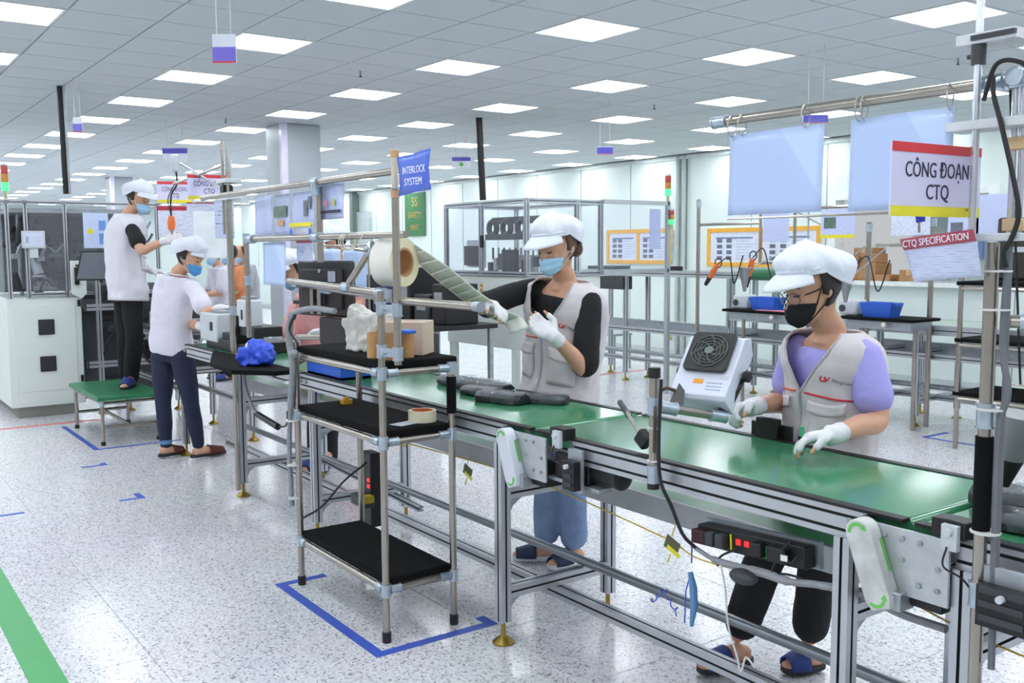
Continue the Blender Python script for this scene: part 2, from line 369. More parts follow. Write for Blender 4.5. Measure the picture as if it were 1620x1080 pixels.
# serving window with a frame, a far pane and a deep sill
wn = struct(MB().bx(-7.25, -7.15, WALL_Y - 0.03, WALL_Y + 0.14, 1.1, 2.14).bx(-5.3, -5.2, WALL_Y - 0.03, WALL_Y + 0.14, 1.1, 2.14).bx(-7.15, -5.3, WALL_Y - 0.03, WALL_Y + 0.14, 2.06, 2.14).out('window_1', mat('window_frame', '#eef3f2', 0.35)))
MB().bx(-7.3, -5.15, WALL_Y - 0.12, WALL_Y + 0.5, 1.07, 1.12).out('sill', mat('sill_white', '#eef4f3', 0.3), wn)
MB().bx(-7.15, -5.3, WALL_Y + 1.6, WALL_Y + 1.68, 0, 2.6).out('room_beyond', mat('far_wall', '#cfdcd8', 0.5), wn)
MB().bx(-6.98, -6.62, WALL_Y + 1.5, WALL_Y + 1.6, 0.9, 1.9).out('far_door', mat('far_door', '#a9b6b8', 0.4), wn)

# columns
COLM = mat('column_paint', '#b3bbc1', 0.45, 0, 0.02, 2)
def column(name, x0, x1, y0, y1):
    c = struct(MB().bx(x0, x1, y0, y1, 0, CEIL).out(name, COLM, bev=0.01))
    MB().bx(x0 - 0.01, x1 + 0.01, y0 - 0.01, y1 + 0.01, 0, 0.12).out('plinth', mat('plinth', '#b3babd', 0.5), c)
    MB().bx(x1 - 0.05, x1 + 0.012, y0 - 0.014, y0 + 0.05, 0.12, CEIL).out('corner_guard', mat('corner_guard', '#e4e0f4', 0.25), c)
column('column', -9.86, -9.42, 3.92, 4.34)
column('column', -18.1, -17.65, 4.22, 4.58)

# floor marking tape
def ftape(name, segs, m, label, z=0.0008, group=None):
    mb = MB()
    for (x0, x1, y0, y1) in segs: mb.bx(x0, x1, y0, y1, 0.0001, z)
    return solo(mb, name, m, label, 'floor tape', group, smooth=False)
ftape('green_floor_tape', [(-30, 8, 0.52, 0.635)], GREENT, 'long green walkway tape stripe on the floor at lower left')
ftape('blue_floor_tape', [(-4.077, -3.093, 1.60, 1.645), (-3.138, -3.093, 1.645, 2.15), (-3.2, -3.138, 2.105, 2.15), (-4.077, -4.032, 1.645, 1.84)], BLUET, 'blue tape rectangle on the floor around the black shelf cart')
ftape('blue_floor_tape', [(-7.17, -7.13, 1.43, 1.60), (-7.22, -7.17, 1.56, 1.60)], BLUET, 'small blue tape corner on floor nearest the woman in dark leggings')
ftape('blue_floor_tape', [(-6.06, -6.02, 1.41, 1.56), (-6.17, -6.06, 1.52, 1.56)], BLUET, 'small blue tape corner mark in the middle of the open floor')
ftape('blue_floor_tape', [(-6.12, -6.08, 0.70, 0.90), (-6.22, -6.12, 0.70, 0.74)], BLUET, 'small blue tape corner mark at the left edge by green stripe')
ftape('blue_floor_tape', [(-8.95, -7.72, 1.64, 1.68), (-7.76, -7.72, 1.68, 2.3)], BLUET, 'blue tape outline on the floor around the green step stool')
ftape('blue_floor_tape', [(-4.25, -3.55, 7.05, 7.09), (-4.25, -4.21, 7.09, 7.4), (-3.59, -3.55, 7.09, 7.4)], BLUET, 'blue tape outline on the far floor under the rear line shelf')
ftape('red_floor_tape', [(-9.17, -9.11, -2, 2.0)], REDT, 'red tape line on the floor in front of the white machine cabinet')
ftape('red_floor_tape', [(-8.75, -8.69, 7.2, 8.3)], REDT, 'short red tape line on the far floor near rear stand')
ftape('red_floor_tape', [(-8.2, -5.6, 4.62, 4.66)], REDT, 'thin red tape line on floor behind the black wrapped parts')

# ================================================================ main conveyor line
YN, YF, BZ = 2.07, 2.577, 0.8586
STRIP = mat('belt_edge', '#15171a', 0.5)
def leg_part(root, x, y, top, w=0.045, foot=True):
    mb = MB(); profile(mb, (x, y, 0.085), (x, y, top), w, w, up=(0, 1, 0)); lg = mb.out('leg', ALU, root)
    if foot: MB().lathe((x, y, 0), [(0.042, 0), (0.043, 0.006), (0.030, 0.018), (0.013, 0.028), (0.010, 0.035), (0.009, 0.088)], n=18).out('levelling_foot', BRASS, lg)
    return lg
def bar_part(name, root, p0, p1, w=0.045, h=0.045, nw=1, nh=1, m=None):
    mb = MB(); profile(mb, p0, p1, w, h, nw=nw, nh=nh); return mb.out(name, m or ALU, root)
def gusset(root, x, y, z, dy, s=0.05):
    MB().prism([(x - 0.012, y, z), (x - 0.012, y, z - s), (x - 0.012, y + dy * 0.3 * s, z - 0.45 * s), (x - 0.012, y + dy * s, z)], (0.024, 0, 0)).out('gusset', GALV, root)
def conveyor(label, x0, x1, legs, belt0=None, belt1=None, rail0=None, rail1=None):
    b0 = x0 if belt0 is None else belt0; b1 = x1 if belt1 is None else belt1; r0 = x0 if rail0 is None else rail0; r1 = x1 if rail1 is None else rail1
    root = thing('belt_conveyor', label, 'conveyor', ((x0 + x1) / 2, (YN + YF) / 2, 0), group='conveyor sections of the front line')
    R = 0.022; prof = []
    for k in range(9):
        t = -math.pi / 2 + math.pi * k / 8; prof.append((b1 - R + R * math.cos(t), BZ - R + R * math.sin(t)))
    for k in range(9):
        t = math.pi / 2 + math.pi * k / 8; prof.append((b0 + R + R * math.cos(t), BZ - R + R * math.sin(t)))
    MB().prism([(x, YN + 0.006, z) for x, z in prof], (0, YF - YN - 0.012, 0)).out('belt', BELT, root, smooth=30)
    for y, nm in ((YN - 0.011, 'front_rail'), (YF + 0.011, 'rear_rail')):
        rr = bar_part('side_rail', root, (r0, y, BZ - 0.042), (r1, y, BZ - 0.042), 0.022, 0.076, nw=1, nh=2)
        MB().bx(b0 + 0.01, b1 - 0.01, y - 0.012 if y < 2.3 else y - 0.018, y + 0.018 if y < 2.3 else y + 0.012, BZ - 0.005, BZ + 0.003).out('edge_strip', STRIP, rr)
    if r1 < 0:
        pass
    MB().bx(b0 + 0.05, b1 - 0.05, YN, YF, BZ - 0.075, BZ - 0.05).out('bed', GALV, root)
    for x in legs:
        leg_part(root, x, YN - 0.012, BZ - 0.078); leg_part(root, x, YF + 0.012, BZ - 0.078)
        for z in (0.2, 0.585): bar_part('cross_bar', root, (x, YN + 0.01, z), (x, YF - 0.01, z), 0.045, 0.045)
        for z in (0.18, 0.56, BZ - 0.08): gusset(root, x, YN + 0.0105, z, 1, 0.06)
    for x in (b0 + 0.02, b1 - 0.02):
        MB().cut().cyl((x, YN - 0.03, BZ - 0.04), (x, YN - 0.018, BZ - 0.04), 0.012).cut().cyl((x, YF + 0.018, BZ - 0.04), (x, YF + 0.03, BZ - 0.04), 0.012).out('roller_bearing', GALV, root)
    return root
cvA = conveyor('green belt conveyor section at far left beside the woman in leggings', -6.75, -4.86, [-5.70], -6.75, -4.74, -6.7, -4.86)
cvB = conveyor('green belt conveyor section behind the black shelf cart', -4.80, -2.74, [-2.93, -4.62], -4.72, -2.735, -4.78, -2.88)
cvC = conveyor('middle green belt conveyor section in front of the two women in vests', -2.7, -1.3, [-1.43], -2.725, -1.262, -2.50, -1.372)
cvD = conveyor('nearest green belt conveyor section at the right edge', -1.24, 0.5, [-1.118, 0.3], -1.252, 0.5, -1.14, 0.5)
# bolts and joint plates on the rail ends
for root, x in ((cvC, -1.372), (cvB, -2.88)):
    mb = MB()
    mb.bx(x - 0.004, x + 0.006, YN - 0.046, YN + 0.004, BZ - 0.085, BZ - 0.004)
    for z in (BZ - 0.024, BZ - 0.06): mb.cyl((x - 0.03, YN - 0.042, z), (x - 0.03, YN - 0.048, z), 0.006, 10); mb.cyl((x + 0.006, YN - 0.02, z), (x + 0.03, YN - 0.02, z), 0.007, 8)
    mb.out('end_plate', GALV, root, bev=0.001)

# drive units: slanted cover with a green arrow, bolted plate, motor
def drive(x, label, worn, small=False):
    root = thing('drive_unit', label, 'conveyor drive', (x, YN - 0.05, 0.66))
    y0 = YN - 0.045
    A = mat('drive_plate', '#c2c6ca', 0.3, 0.6, 0.08, 30)
    pl = MB().bx(x - 0.06, x + 0.16, y0 - 0.004, y0 + 0.004, 0.69, BZ - 0.012).out('plate', A, root, bev=0.001)
    bo = MB()
    for i in range(4):
        for k in range(3):
            if (i + k) % 4 != 3: bo.lathe((x + 0.0 + 0.045 * i, y0 - 0.004, BZ - 0.035 - 0.05 * k), [(0.0065, 0), (0.0065, 0.005), (0.003, 0.006)], ax=(0, -1, 0), n=8)
    bo.out('bolts', GALV, pl)['kind'] = 'stuff'
    cm = mat('worn_cover', '#c5c8c6', 0.55, 0, 0.22, 18) if worn else mat('clean_cover', '#d7dce6', 0.35, 0, 0.02, 8)
    # slanted stadium-shaped cover
    ax = Vector((0.36, 0, -0.93)).normalized(); sd = Vector((0.93, 0, 0.36)); c0 = V(x - 0.045, y0 - 0.004, BZ - 0.035); Lc = 0.155; Rr = 0.034
    pts = []
    for k in range(9): t = math.pi * k / 8; pts.append(c0 + sd * (Rr * math.cos(t)) - ax * (Rr * math.sin(t)))
    pts += [c0 + ax * Lc - sd * Rr, c0 + ax * (Lc + Rr * 0.8) - sd * Rr * 0.7, c0 + ax * (Lc + Rr * 0.8) + sd * Rr * 0.8, c0 + ax * Lc + sd * Rr]
    cv = MB().prism(pts, (0, -0.045, 0)).out('cover', cm, root, bev=0.004)
    GA = mat('green_arrow', '#6cc05a', 0.4)
    yy = y0 - 0.0495
    def arrow(c, a0, a1, tip):
        mb = MB(); n = 10; o = []; q = []
        for k in range(n + 1):
            t = a0 + (a1 - a0) * k / n; e = sd * math.cos(t) - ax * math.sin(t); o.append(c + e * 0.026); q.append(c + e * 0.018)
        for k in range(n): mb.prism([o[k], o[k + 1], q[k + 1], q[k]], (0, -0.0006, 0))
        t = a1; e = sd * math.cos(t) - ax * math.sin(t); tg = (sd * -math.sin(t) - ax * math.cos(t)) * (1 if a1 > a0 else -1)
        mb.prism([c + e * 0.031, c + e * 0.013, c + e * 0.022 + tg * 0.014], (0, -0.0006, 0)); mb.out('arrow', GA, cv, smooth=False)
    arrow(V(c0.x, yy, c0.z), 2.9, 0.6, 1); c2 = c0 + ax * (Lc - 0.004); arrow(V(c2.x, yy, c2.z), -2.6, -0.4, 1)
    MB().prism([c0 + ax * 0.02 + sd * Rr * 1.01 + V(0, -0.006, 0), c0 + ax * 0.1 + sd * Rr * 1.01 + V(0, -0.006, 0), c0 + ax * 0.1 + sd * Rr * 1.01 + V(0, -0.016, 0), c0 + ax * 0.02 + sd * Rr * 1.01 + V(0, -0.016, 0)], sd * 0.0008).out('arrow_stripe', GA, cv, smooth=False)
    MB().bx(x + 0.06, x + 0.14, y0 + 0.01, y0 + 0.11, 0.665, 0.745).cyl((x + 0.1, y0 + 0.1, 0.705), (x + 0.1, y0 + 0.24, 0.705), 0.036, 18).out('motor', BLACKP, root, bev=0.004)
    MB().bx(x + 0.0, x + 0.06, y0 - 0.03, y0 + 0.03, 0.655, 0.70).out('gearbox', GALV, root, bev=0.003)
    return root
drive(-2.775, 'clean drive unit with slanted white cover and green arrows beside front leg', False)
drive(-1.30, 'worn drive unit with scuffed slanted cover and green arrows at lower right', True)

# black motor with controller under the middle section
mo = thing('drive_motor', 'black cylindrical motor hanging under the belt next to clean drive unit', 'motor', (-2.42, 2.08, 0.7))
MB().bx(-2.60, -2.42, 2.05, 2.14, 0.715, 0.80).out('housing', BLACKP, mo, bev=0.004)
MB().cyl((-2.42, 2.095, 0.757), (-2.31, 2.095, 0.757), 0.04, 20).lathe((-2.31, 2.095, 0.757), [(0.042, 0), (0.042, 0.012), (0.028, 0.022), (0.01, 0.026)], ax=(1, 0, 0)).out('motor_can', BLACKP, mo)
MB().bx(-2.63, -2.36, 2.045, 2.1, 0.70, 0.712).out('mounting_plate', GALV, mo)
def ctrl(x0, x1, y, z0, z1, label, tilt=0.0):
    r = thing('speed_controller', label, 'controller', ((x0 + x1) / 2, y, z0))
    MB().bx(x0 - 0.006, x1 + 0.006, y, y + 0.012, z0 - 0.01, z1 + 0.035).out('bracket', GALV, r, bev=0.001)
    bd = MB().bx(x0, x1, y - 0.03, y, z0, z1).out('body', BLACKP, r, bev=0.003)
    k = MB()
    for i in range(3): k.bx(x0 + 0.008, x1 - 0.012, y - 0.033, y - 0.03, z0 + 0.014 + i * 0.03, z0 + 0.028 + i * 0.03)
    k.out('terminal_block', DGREY, bd)
    MB().cyl(((x0 + x1) / 2, y - 0.045, z1 - 0.018), ((x0 + x1) / 2, y - 0.03, z1 - 0.018), 0.008).out('dial', GREYP, bd)
ctrl(-2.485, -2.425, 2.02, 0.70, 0.80, 'upright black speed controller on bracket below the middle belt')
ctrl(-1.045, -0.93, 1.99, 0.70, 0.79, 'large black speed controller with terminals at the right edge')
# sensor blocks on the front rail
def sensor(x, label):
    r = thing('photo_sensor', label, 'sensor', (x, YN - 0.03, BZ - 0.02))
    MB().prism([(x - 0.04, YN - 0.05, BZ - 0.005), (x + 0.04, YN - 0.05, BZ - 0.005), (x + 0.04, YN - 0.05, BZ + 0.035), (x + 0.005, YN - 0.05, BZ + 0.037), (x - 0.04, YN - 0.05, BZ + 0.035)], (0, 0.05, 0)).out('housing', BLACKP, r, bev=0.002)
    MB().bx(x - 0.008, x + 0.03, YN - 0.065, YN - 0.05, BZ - 0.03, BZ + 0.028).cyl((x + 0.01, YN - 0.075, BZ + 0.012), (x + 0.01, YN - 0.05, BZ + 0.012), 0.01).out('clamp', GREYP, r, bev=0.001)
    MB().tube(curve_pts([(x + 0.01, YN - 0.07, BZ - 0.02), (x + 0.012, YN - 0.085, BZ - 0.06), (x + 0.05, YN - 0.075, BZ - 0.08), (x + 0.07, YN - 0.05, BZ - 0.12)]), 0.0025, 6).out('lead', BLKCABLE, r)
sensor(-2.55, 'small black photo sensor clamped on the rail beside clean drive unit')
sensor(-1.145, 'black photo sensor clamped on the rail beside the worn drive unit')
solo(MB().bx(-2.16, -2.07, 2.575, 2.60, BZ + 0.0, BZ + 0.07).bx(-2.2, -2.03, 2.60, 2.612, BZ - 0.03, BZ + 0.05), 'rear_sensor', BLACKP, 'black sensor block on the far rail behind the ionizer pipe', 'sensor', bev=0.003)
r = thing('photo_sensor', 'tiny green capped sensor on the far rail under the ionizer', 'sensor', (-1.98, 2.6, BZ))
MB().cyl((-1.98, 2.59, BZ), (-1.98, 2.59, BZ + 0.028), 0.012).out('base', BLACKP, r); MB().cyl((-1.98, 2.59, BZ + 0.028), (-1.98, 2.59, BZ + 0.06), 0.008).out('cap', mat('green_cap', '#59c79a', 0.3), r)

# return line below
rc = thing('return_conveyor', 'low return conveyor with green belt running under the front line', 'conveyor', (-3, 2.46, 0.53))
MB().bx(-6.7, 0.5, 2.42, 2.51, 0.600, 0.612).out('belt', mat('return_green', '#5aa877', 0.3), rc); MB().bx(-6.7, 0.5, 2.405, 2.42, 0.532, 0.612).out('side_panel', mat('return_side', '#aeb3b6', 0.35, 0.3), rc)
MB().bx(-6.7, 0.5, 2.51, 2.525, 0.532, 0.612).out('side_panel', MATS['return_side'], rc); MB().bx(-6.7, 0.5, 2.42, 2.51, 0.532, 0.545).out('tray', mat('return_tray', '#b9bec4', 0.4, 0.3), rc)
# long rails between the leg frames
solo(MB().tube([(-6.7, 2.45, 0.247), (0.5, 2.45, 0.247)], 0.019, 14), 'long_tube', mat('rail_tube', '#8f959c', 0.3, 0.7), 'long round grey tube lying across the cross bars', 'tube')
mb = MB(); profile(mb, (-6.7, 2.32, 0.152), (0.5, 2.32, 0.152), 0.045, 0.045); solo(mb, 'long_rail', ALU, 'long aluminium rail joining the leg frames near the floor', 'rail')
mb = MB(); profile(mb, (-6.0, 2.62, 0.152), (-4.3, 2.50, 0.152), 0.03, 0.03); solo(mb, 'spare_rail', GALV, 'short thin rail lying near the floor beneath the left section', 'rail')
# yellow pull cord with hanging tags
cd = thing('pull_cord', 'thin yellow pull cord with square tags stretched below the belts', 'cord', (-2.3, 2.15, 0.5))
MB().tube(curve_pts([(-4.9, 2.16, 0.64), (-3.9, 2.16, 0.60), (-3.859, 2.160, 0.616), (-2.927, 2.160, 0.631), (-2.205, 2.160, 0.581), (-1.960, 2.160, 0.548), (-1.3, 2.16, 0.62), (-1.350, 2.160, 0.632), (-1.062, 2.160, 0.583), (-0.4, 2.16, 0.55)]), 0.0028, 6).out('cord', mat('yellow_cord', '#d8b944', 0.6), cd)
for p in ((-2.129, 2.150, 0.566), (-3.311, 2.150, 0.585)):
    c = V(p); k = MB(); k.box(c, (0.06, 0.003, 0.045), ((0.93, 0, -0.36), (0, 1, 0), (0.36, 0, 0.93))); tg = k.out('tag', mat('grey_tag', '#5c5a3a', 0.5), cd)
    MB().box(c + V(0.008, -0.002, -0.018), (0.058, 0.002, 0.014), ((0.93, 0, -0.36), (0, 1, 0), (0.36, 0, 0.93))).out('tag_stripe', YEL, tg)
    MB().tube([c + V(0.0, 0, 0.03), c + V(0.02, 0, 0.085)], 0.002, 6).tube([c + V(-0.005, 0, -0.03), c + V(-0.02, 0, -0.06)], 0.0025, 6).out('tie', mat('yellow_cord', '#d8b944', 0.6), cd)

# socket strip under the middle belt, with adapters
ss = thing('power_strip', 'long black power strip with red switches under the middle belt', 'power strip', (-1.7, 2.1, 0.68))
a = V((-1.952, 2.100, 0.658)); b = V((-1.569, 2.100, 0.681)); d = (b - a).normalized(); n_ = Vector((0, -1, 0)); u_ = Vector((0, 0, 1)); u_ = (u_ - d * d.z).normalized()
mid = (a + b) / 2
MB().box(mid, ((b - a).length, 0.045, 0.062), (d, -n_, u_)).out('body', BLACKP, ss, bev=0.004)
MB().box(mid + V(0, 0.035, 0.0), ((b - a).length * 1.05, 0.02, 0.075), (d, -n_, u_)).out('mounting_rail', GALV, ss, bev=0.001)
RSW = mat('red_switch', '#7a1414', 0.3, emit='#ff1e1e', es=1.6)
for t in (0.41, 0.49): MB().box(a + (b - a) * t + n_ * 0.024 + u_ * 0.004, (0.016, 0.004, 0.016), (d, -n_, u_)).out('switch', RSW, ss, bev=0.001)
for t, w, m in ((0.06, 0.05, mat('maroon', '#3d1f1f', 0.5)), (0.17, 0.03, DGREY), (0.27, 0.03, DGREY), (0.62, 0.035, BLACKP), (0.8, 0.06, BLACKP)):
    MB().box(a + (b - a) * t + n_ * 0.035, (w, 0.03, 0.042), (d, -n_, u_)).out('plug', m, ss, bev=0.005)
MB().box(a + (b - a) * 0.34 + n_ * 0.024, (0.005, 0.003, 0.045), (d, -n_, u_)).out('yellow_mark', YEL, ss)
MB().box(a + (b - a) * 0.69 + n_ * 0.024 - u_ * 0.006, (0.04, 0.004, 0.036), (d, -n_, u_)).out('socket', mat('green_socket', '#2c7a4a', 0.4), ss, bev=0.002)
MB().box(a + (b - a) * 0.885 + n_ * 0.052 + u_ * 0.0, (0.022, 0.003, 0.016), (d, -n_, u_)).out('sticker', WHITEP, ss)
bl = MB()
for i in range(5): t = i / 4; bl.box(mid + d * (-0.08 + 0.16 * t) + V(0, 0.04, 0.045), (0.034, 0.02, 0.05), (d, -n_, u_))
# bundle of wrapped cables below the strip
cb = thing('cable_bundle', 'grey taped cable bundle sagging below the power strip', 'cable', (-1.7, 2.06, 0.6))
MB().tube(curve_pts([(-1.944, 2.060, 0.621), (-1.869, 2.060, 0.605), (-1.775, 2.060, 0.608), (-1.686, 2.060, 0.614), (-1.601, 2.060, 0.615), (-1.502, 2.060, 0.633), (-1.36, 2.1, 0.63)]), [0.007] * 8 + [0.011] * 12 + [0.013] * 12 + [0.01] * 17, 8).out('wrap', CABLE, cb)
MB().tube(curve_pts([(-1.546, 2.120, 0.607), (-1.431, 2.120, 0.625), (-1.323, 2.120, 0.603), (-1.196, 2.120, 0.601)]), 0.011, 8).out('wrap', CABLE, cb)
MB().ball((-1.744, 2.040, 0.593), (0.045, 0.03, 0.022), 12, 8).out('adapter', DGREY, cb)
MB().tube(curve_pts([(-1.836, 2.050, 0.601), (-1.818, 2.050, 0.537), (-1.804, 2.050, 0.430), (-1.772, 2.050, 0.357), (-1.755, 2.050, 0.313), (-1.738, 2.050, 0.360), (-1.704, 2.050, 0.342)]), 0.003, 6).out('lead', WHITECABLE, cb)
for q in ([(-1.788, 2.060, 0.657), (-1.846, 2.060, 0.620), (-1.857, 2.060, 0.589)], [(-1.644, 2.060, 0.673), (-1.660, 2.060, 0.624), (-1.612, 2.060, 0.632), (-1.561, 2.060, 0.635)], [(-1.592, 2.050, 0.729), (-1.620, 2.050, 0.698), (-1.595, 2.050, 0.670), (-1.571, 2.050, 0.694)]):
    MB().tube(curve_pts(q), 0.0035, 6).out('lead', BLKCABLE, cb)

# black cable down from the ionizer post to the bundle
solo(MB().tube(curve_pts([(-2.016, 1.985, 1.121), (-2.014, 1.975, 0.935), (-2.005, 1.975, 0.824), (-1.985, 2.000, 0.748), (-1.957, 2.020, 0.666), (-1.935, 2.050, 0.626)]), 0.0055, 8), 'power_cable', BLKCABLE, 'black cable running from the ionizer post down to taped bundle', 'cable')
# blue strap hanging from the cord
bs = thing('blue_strap', 'blue wrist strap with coiled cord hanging from the yellow pull cord', 'wrist strap', (-2.034, 2.150, 0.393))
MB().tube([(-2.043, 2.150, 0.632), (-2.044, 2.150, 0.531)], 0.0025, 6).tube([(-2.046, 2.150, 0.500), (-2.067, 2.150, 0.434), (-2.070, 2.150, 0.330)], 0.0025, 6).out('cord', mat('coil_blue', '#4a62c8', 0.5), bs)
MB().tube([(-2.049, 2.150, 0.500), (-2.035, 2.150, 0.453), (-2.031, 2.150, 0.394), (-2.041, 2.150, 0.330)], [0.008, 0.012, 0.012, 0.006], 8).out('band', mat('strap_blue', '#5f8fc0', 0.6), bs)
hel = [V((-2.185, 2.200, 0.388)) + Vector((0.004 * k, 0.010 * math.cos(k * 1.1), 0.010 * math.sin(k * 1.1) - 0.004 * abs(k - 16))) + Vector((-0.09, 0, 0)) for k in range(33)]
MB().tube(hel, 0.0022, 5).out('coil', mat('coil_blue', '#4a62c8', 0.5), bs)

# ================================================================ people
SKIN = mat('skin', '#d3a184', 0.5, 0, 0.06, 25); HAIR = mat('hair', '#2a2020', 0.55, 0, 0.2, 80); HAIRB = mat('brown_hair', '#5b4031', 0.55, 0, 0.2, 80)
CAPM = mat('cap_cloth', '#e3e7f3', 0.75, 0, 0.03, 20, 0.15, 90); GLOVE = mat('glove_cloth', '#e2e2e6', 0.8, 0, 0.04, 40, 0.2, 200)
VESTM = mat('vest_cloth', '#d3cccf', 0.75, 0, 0.03, 14, 0.12, 60); VESTW = mat('white_vest_cloth', '#dcdbe4', 0.75, 0, 0.03, 14, 0.12, 60)
MBLUE = mat('blue_mask', '#a6d3ef', 0.7, 0, 0.03, 30); MBLK = mat('black_mask', '#131316', 0.85, 0, 0.1, 40)
HSEC = [(0.0, .024, .078, .030), (.02, .044, .089, .0), (.045, .057, .090, -.045), (.075, .066, .088, -.078), (.105, .071, .086, -.090), (.135, .075, .088, -.096), (.165, .074, .081, -.094), (.193, .060, .060, -.074), (.211, .037, .030, -.044), (.22, .006, .0, -.012)]
TSEC = [(-.16, .115, .085), (-.06, .158, .108), (.03, .168, .115), (.15, .162, .110), (.35, .136, .096), (.6, .150, .106), (.78, .166, .104), (.90, .152, .082), (.97, .098, .064), (1.03, .058, .055)]
VSEC = [(-.16, .160, .112), (-.06, .165, .112), (.03, .168, .115), (.15, .165, .113), (.35, .152, .106), (.6, .158, .114), (.78, .172, .120), (.88, .176, .106), (.95, .160, .092), (1.0, .105, .078), (1.04, .066, .068)]
def interp(tab, t):
    if t <= tab[0][0]: return tab[0][1:]
    for a, b in zip(tab, tab[1:]):
        if t <= b[0]: k = (t - a[0]) / (b[0] - a[0]); k = k * k * (3 - 2 * k) * 0.4 + k * 0.6; return tuple(x + (y - x) * k for x, y in zip(a[1:], b[1:]))
    return tab[-1][1:]
def hand(mb, w, d, palm, thumb, curl=0.5, grow=0.0, segs=3, sc=1.0, splay=0.0, thumb_curl=0.4):
    w = V(w); d = V(d).normalized(); p = V(palm); p = (p - d * p.dot(d)).normalized(); a = V(thumb); a = (a - d * a.dot(d) - p * a.dot(p)).normalized()
    rings = []
    for s, hw, ht in ((-.012, .026, .021), (.012, .029, .019), (.035, .037, .017), (.062, .041, .0155), (.083, .039, .0125)):
        hw = (hw + grow) * sc; ht = (ht + grow) * sc; c = w + d * (s * sc); rr = []
        for k in range(14):
            t = 2 * math.pi * k / 14; cx, sx = math.cos(t), math.sin(t); q = lambda z: math.copysign(abs(z) ** 0.75, z)
            rr.append(c + a * (hw * q(cx)) + p * (ht * q(sx)))
        rings.append(rr)
    mb.loft(rings)
    for i, (off, ln, sp) in enumerate(((.029, .070, .16), (.0098, .078, .05), (-.0098, .073, -.05), (-.028, .057, -.16))):
        base = w + d * ((.076 if i in (1, 2) else .072) * sc) + a * (off * sc); dd = (d + a * (sp * (splay + 0.25))).normalized(); pts = [base - dd * 0.012]; rs = [(.0092 + grow) * sc] ; cur = base; ang = 0
        pts.append(base)
        rs.append((.0090 + grow) * sc)
        for k, fr in enumerate((.45, .31, .24)):
            if k >= segs: break
            ang += curl * (0.75, 1.0, 0.75)[k] * (1 + 0.12 * i)
            v = dd * math.cos(ang) + p * math.sin(ang); cur = cur + v * (ln * fr * sc); pts.append(cur); rs.append(((.0086, .0078, .0058)[k] + grow) * sc)
        mb.tube(pts, rs, 9); mb.ball(pts[-1], rs[-1], 8, 6)
    b0 = w + d * (.022 * sc) + a * (.028 * sc) + p * 0.004; v = (a * 0.75 + d * 0.62 + p * 0.3).normalized(); v2 = (a * (0.35 - thumb_curl) + d * 0.85 + p * (0.25 + thumb_curl)).normalized()
    pts = [b0 - v * 0.015, b0, b0 + v * (.036 * sc), b0 + v * (.036 * sc) + v2 * (.03 * sc)] + ([b0 + v * (.036 * sc) + v2 * (.055 * sc)] if segs > 2 else [])
    rs = [(.013 + grow) * sc, (.0125 + grow) * sc, (.0105 + grow) * sc, (.0098 + grow) * sc, (.007 + grow) * sc][:len(pts)]
    mb.tube(pts, rs, 9); mb.ball(pts[-1], rs[-1], 8, 6)
def limb(mb, pts, rs, n=14, ref=None):
    P = curve_pts(pts, 5); m = len(pts) - 1; R = []
    for i in range(len(P)):
        x = i / 5; k = min(int(x), m - 1); R.append(rs[k] + (rs[k + 1] - rs[k]) * (x - k))
    mb.tube(P, R, n, ref); mb.ball(P[0], R[0], 12, 8); mb.ball(P[-1], R[-1], 12, 8)
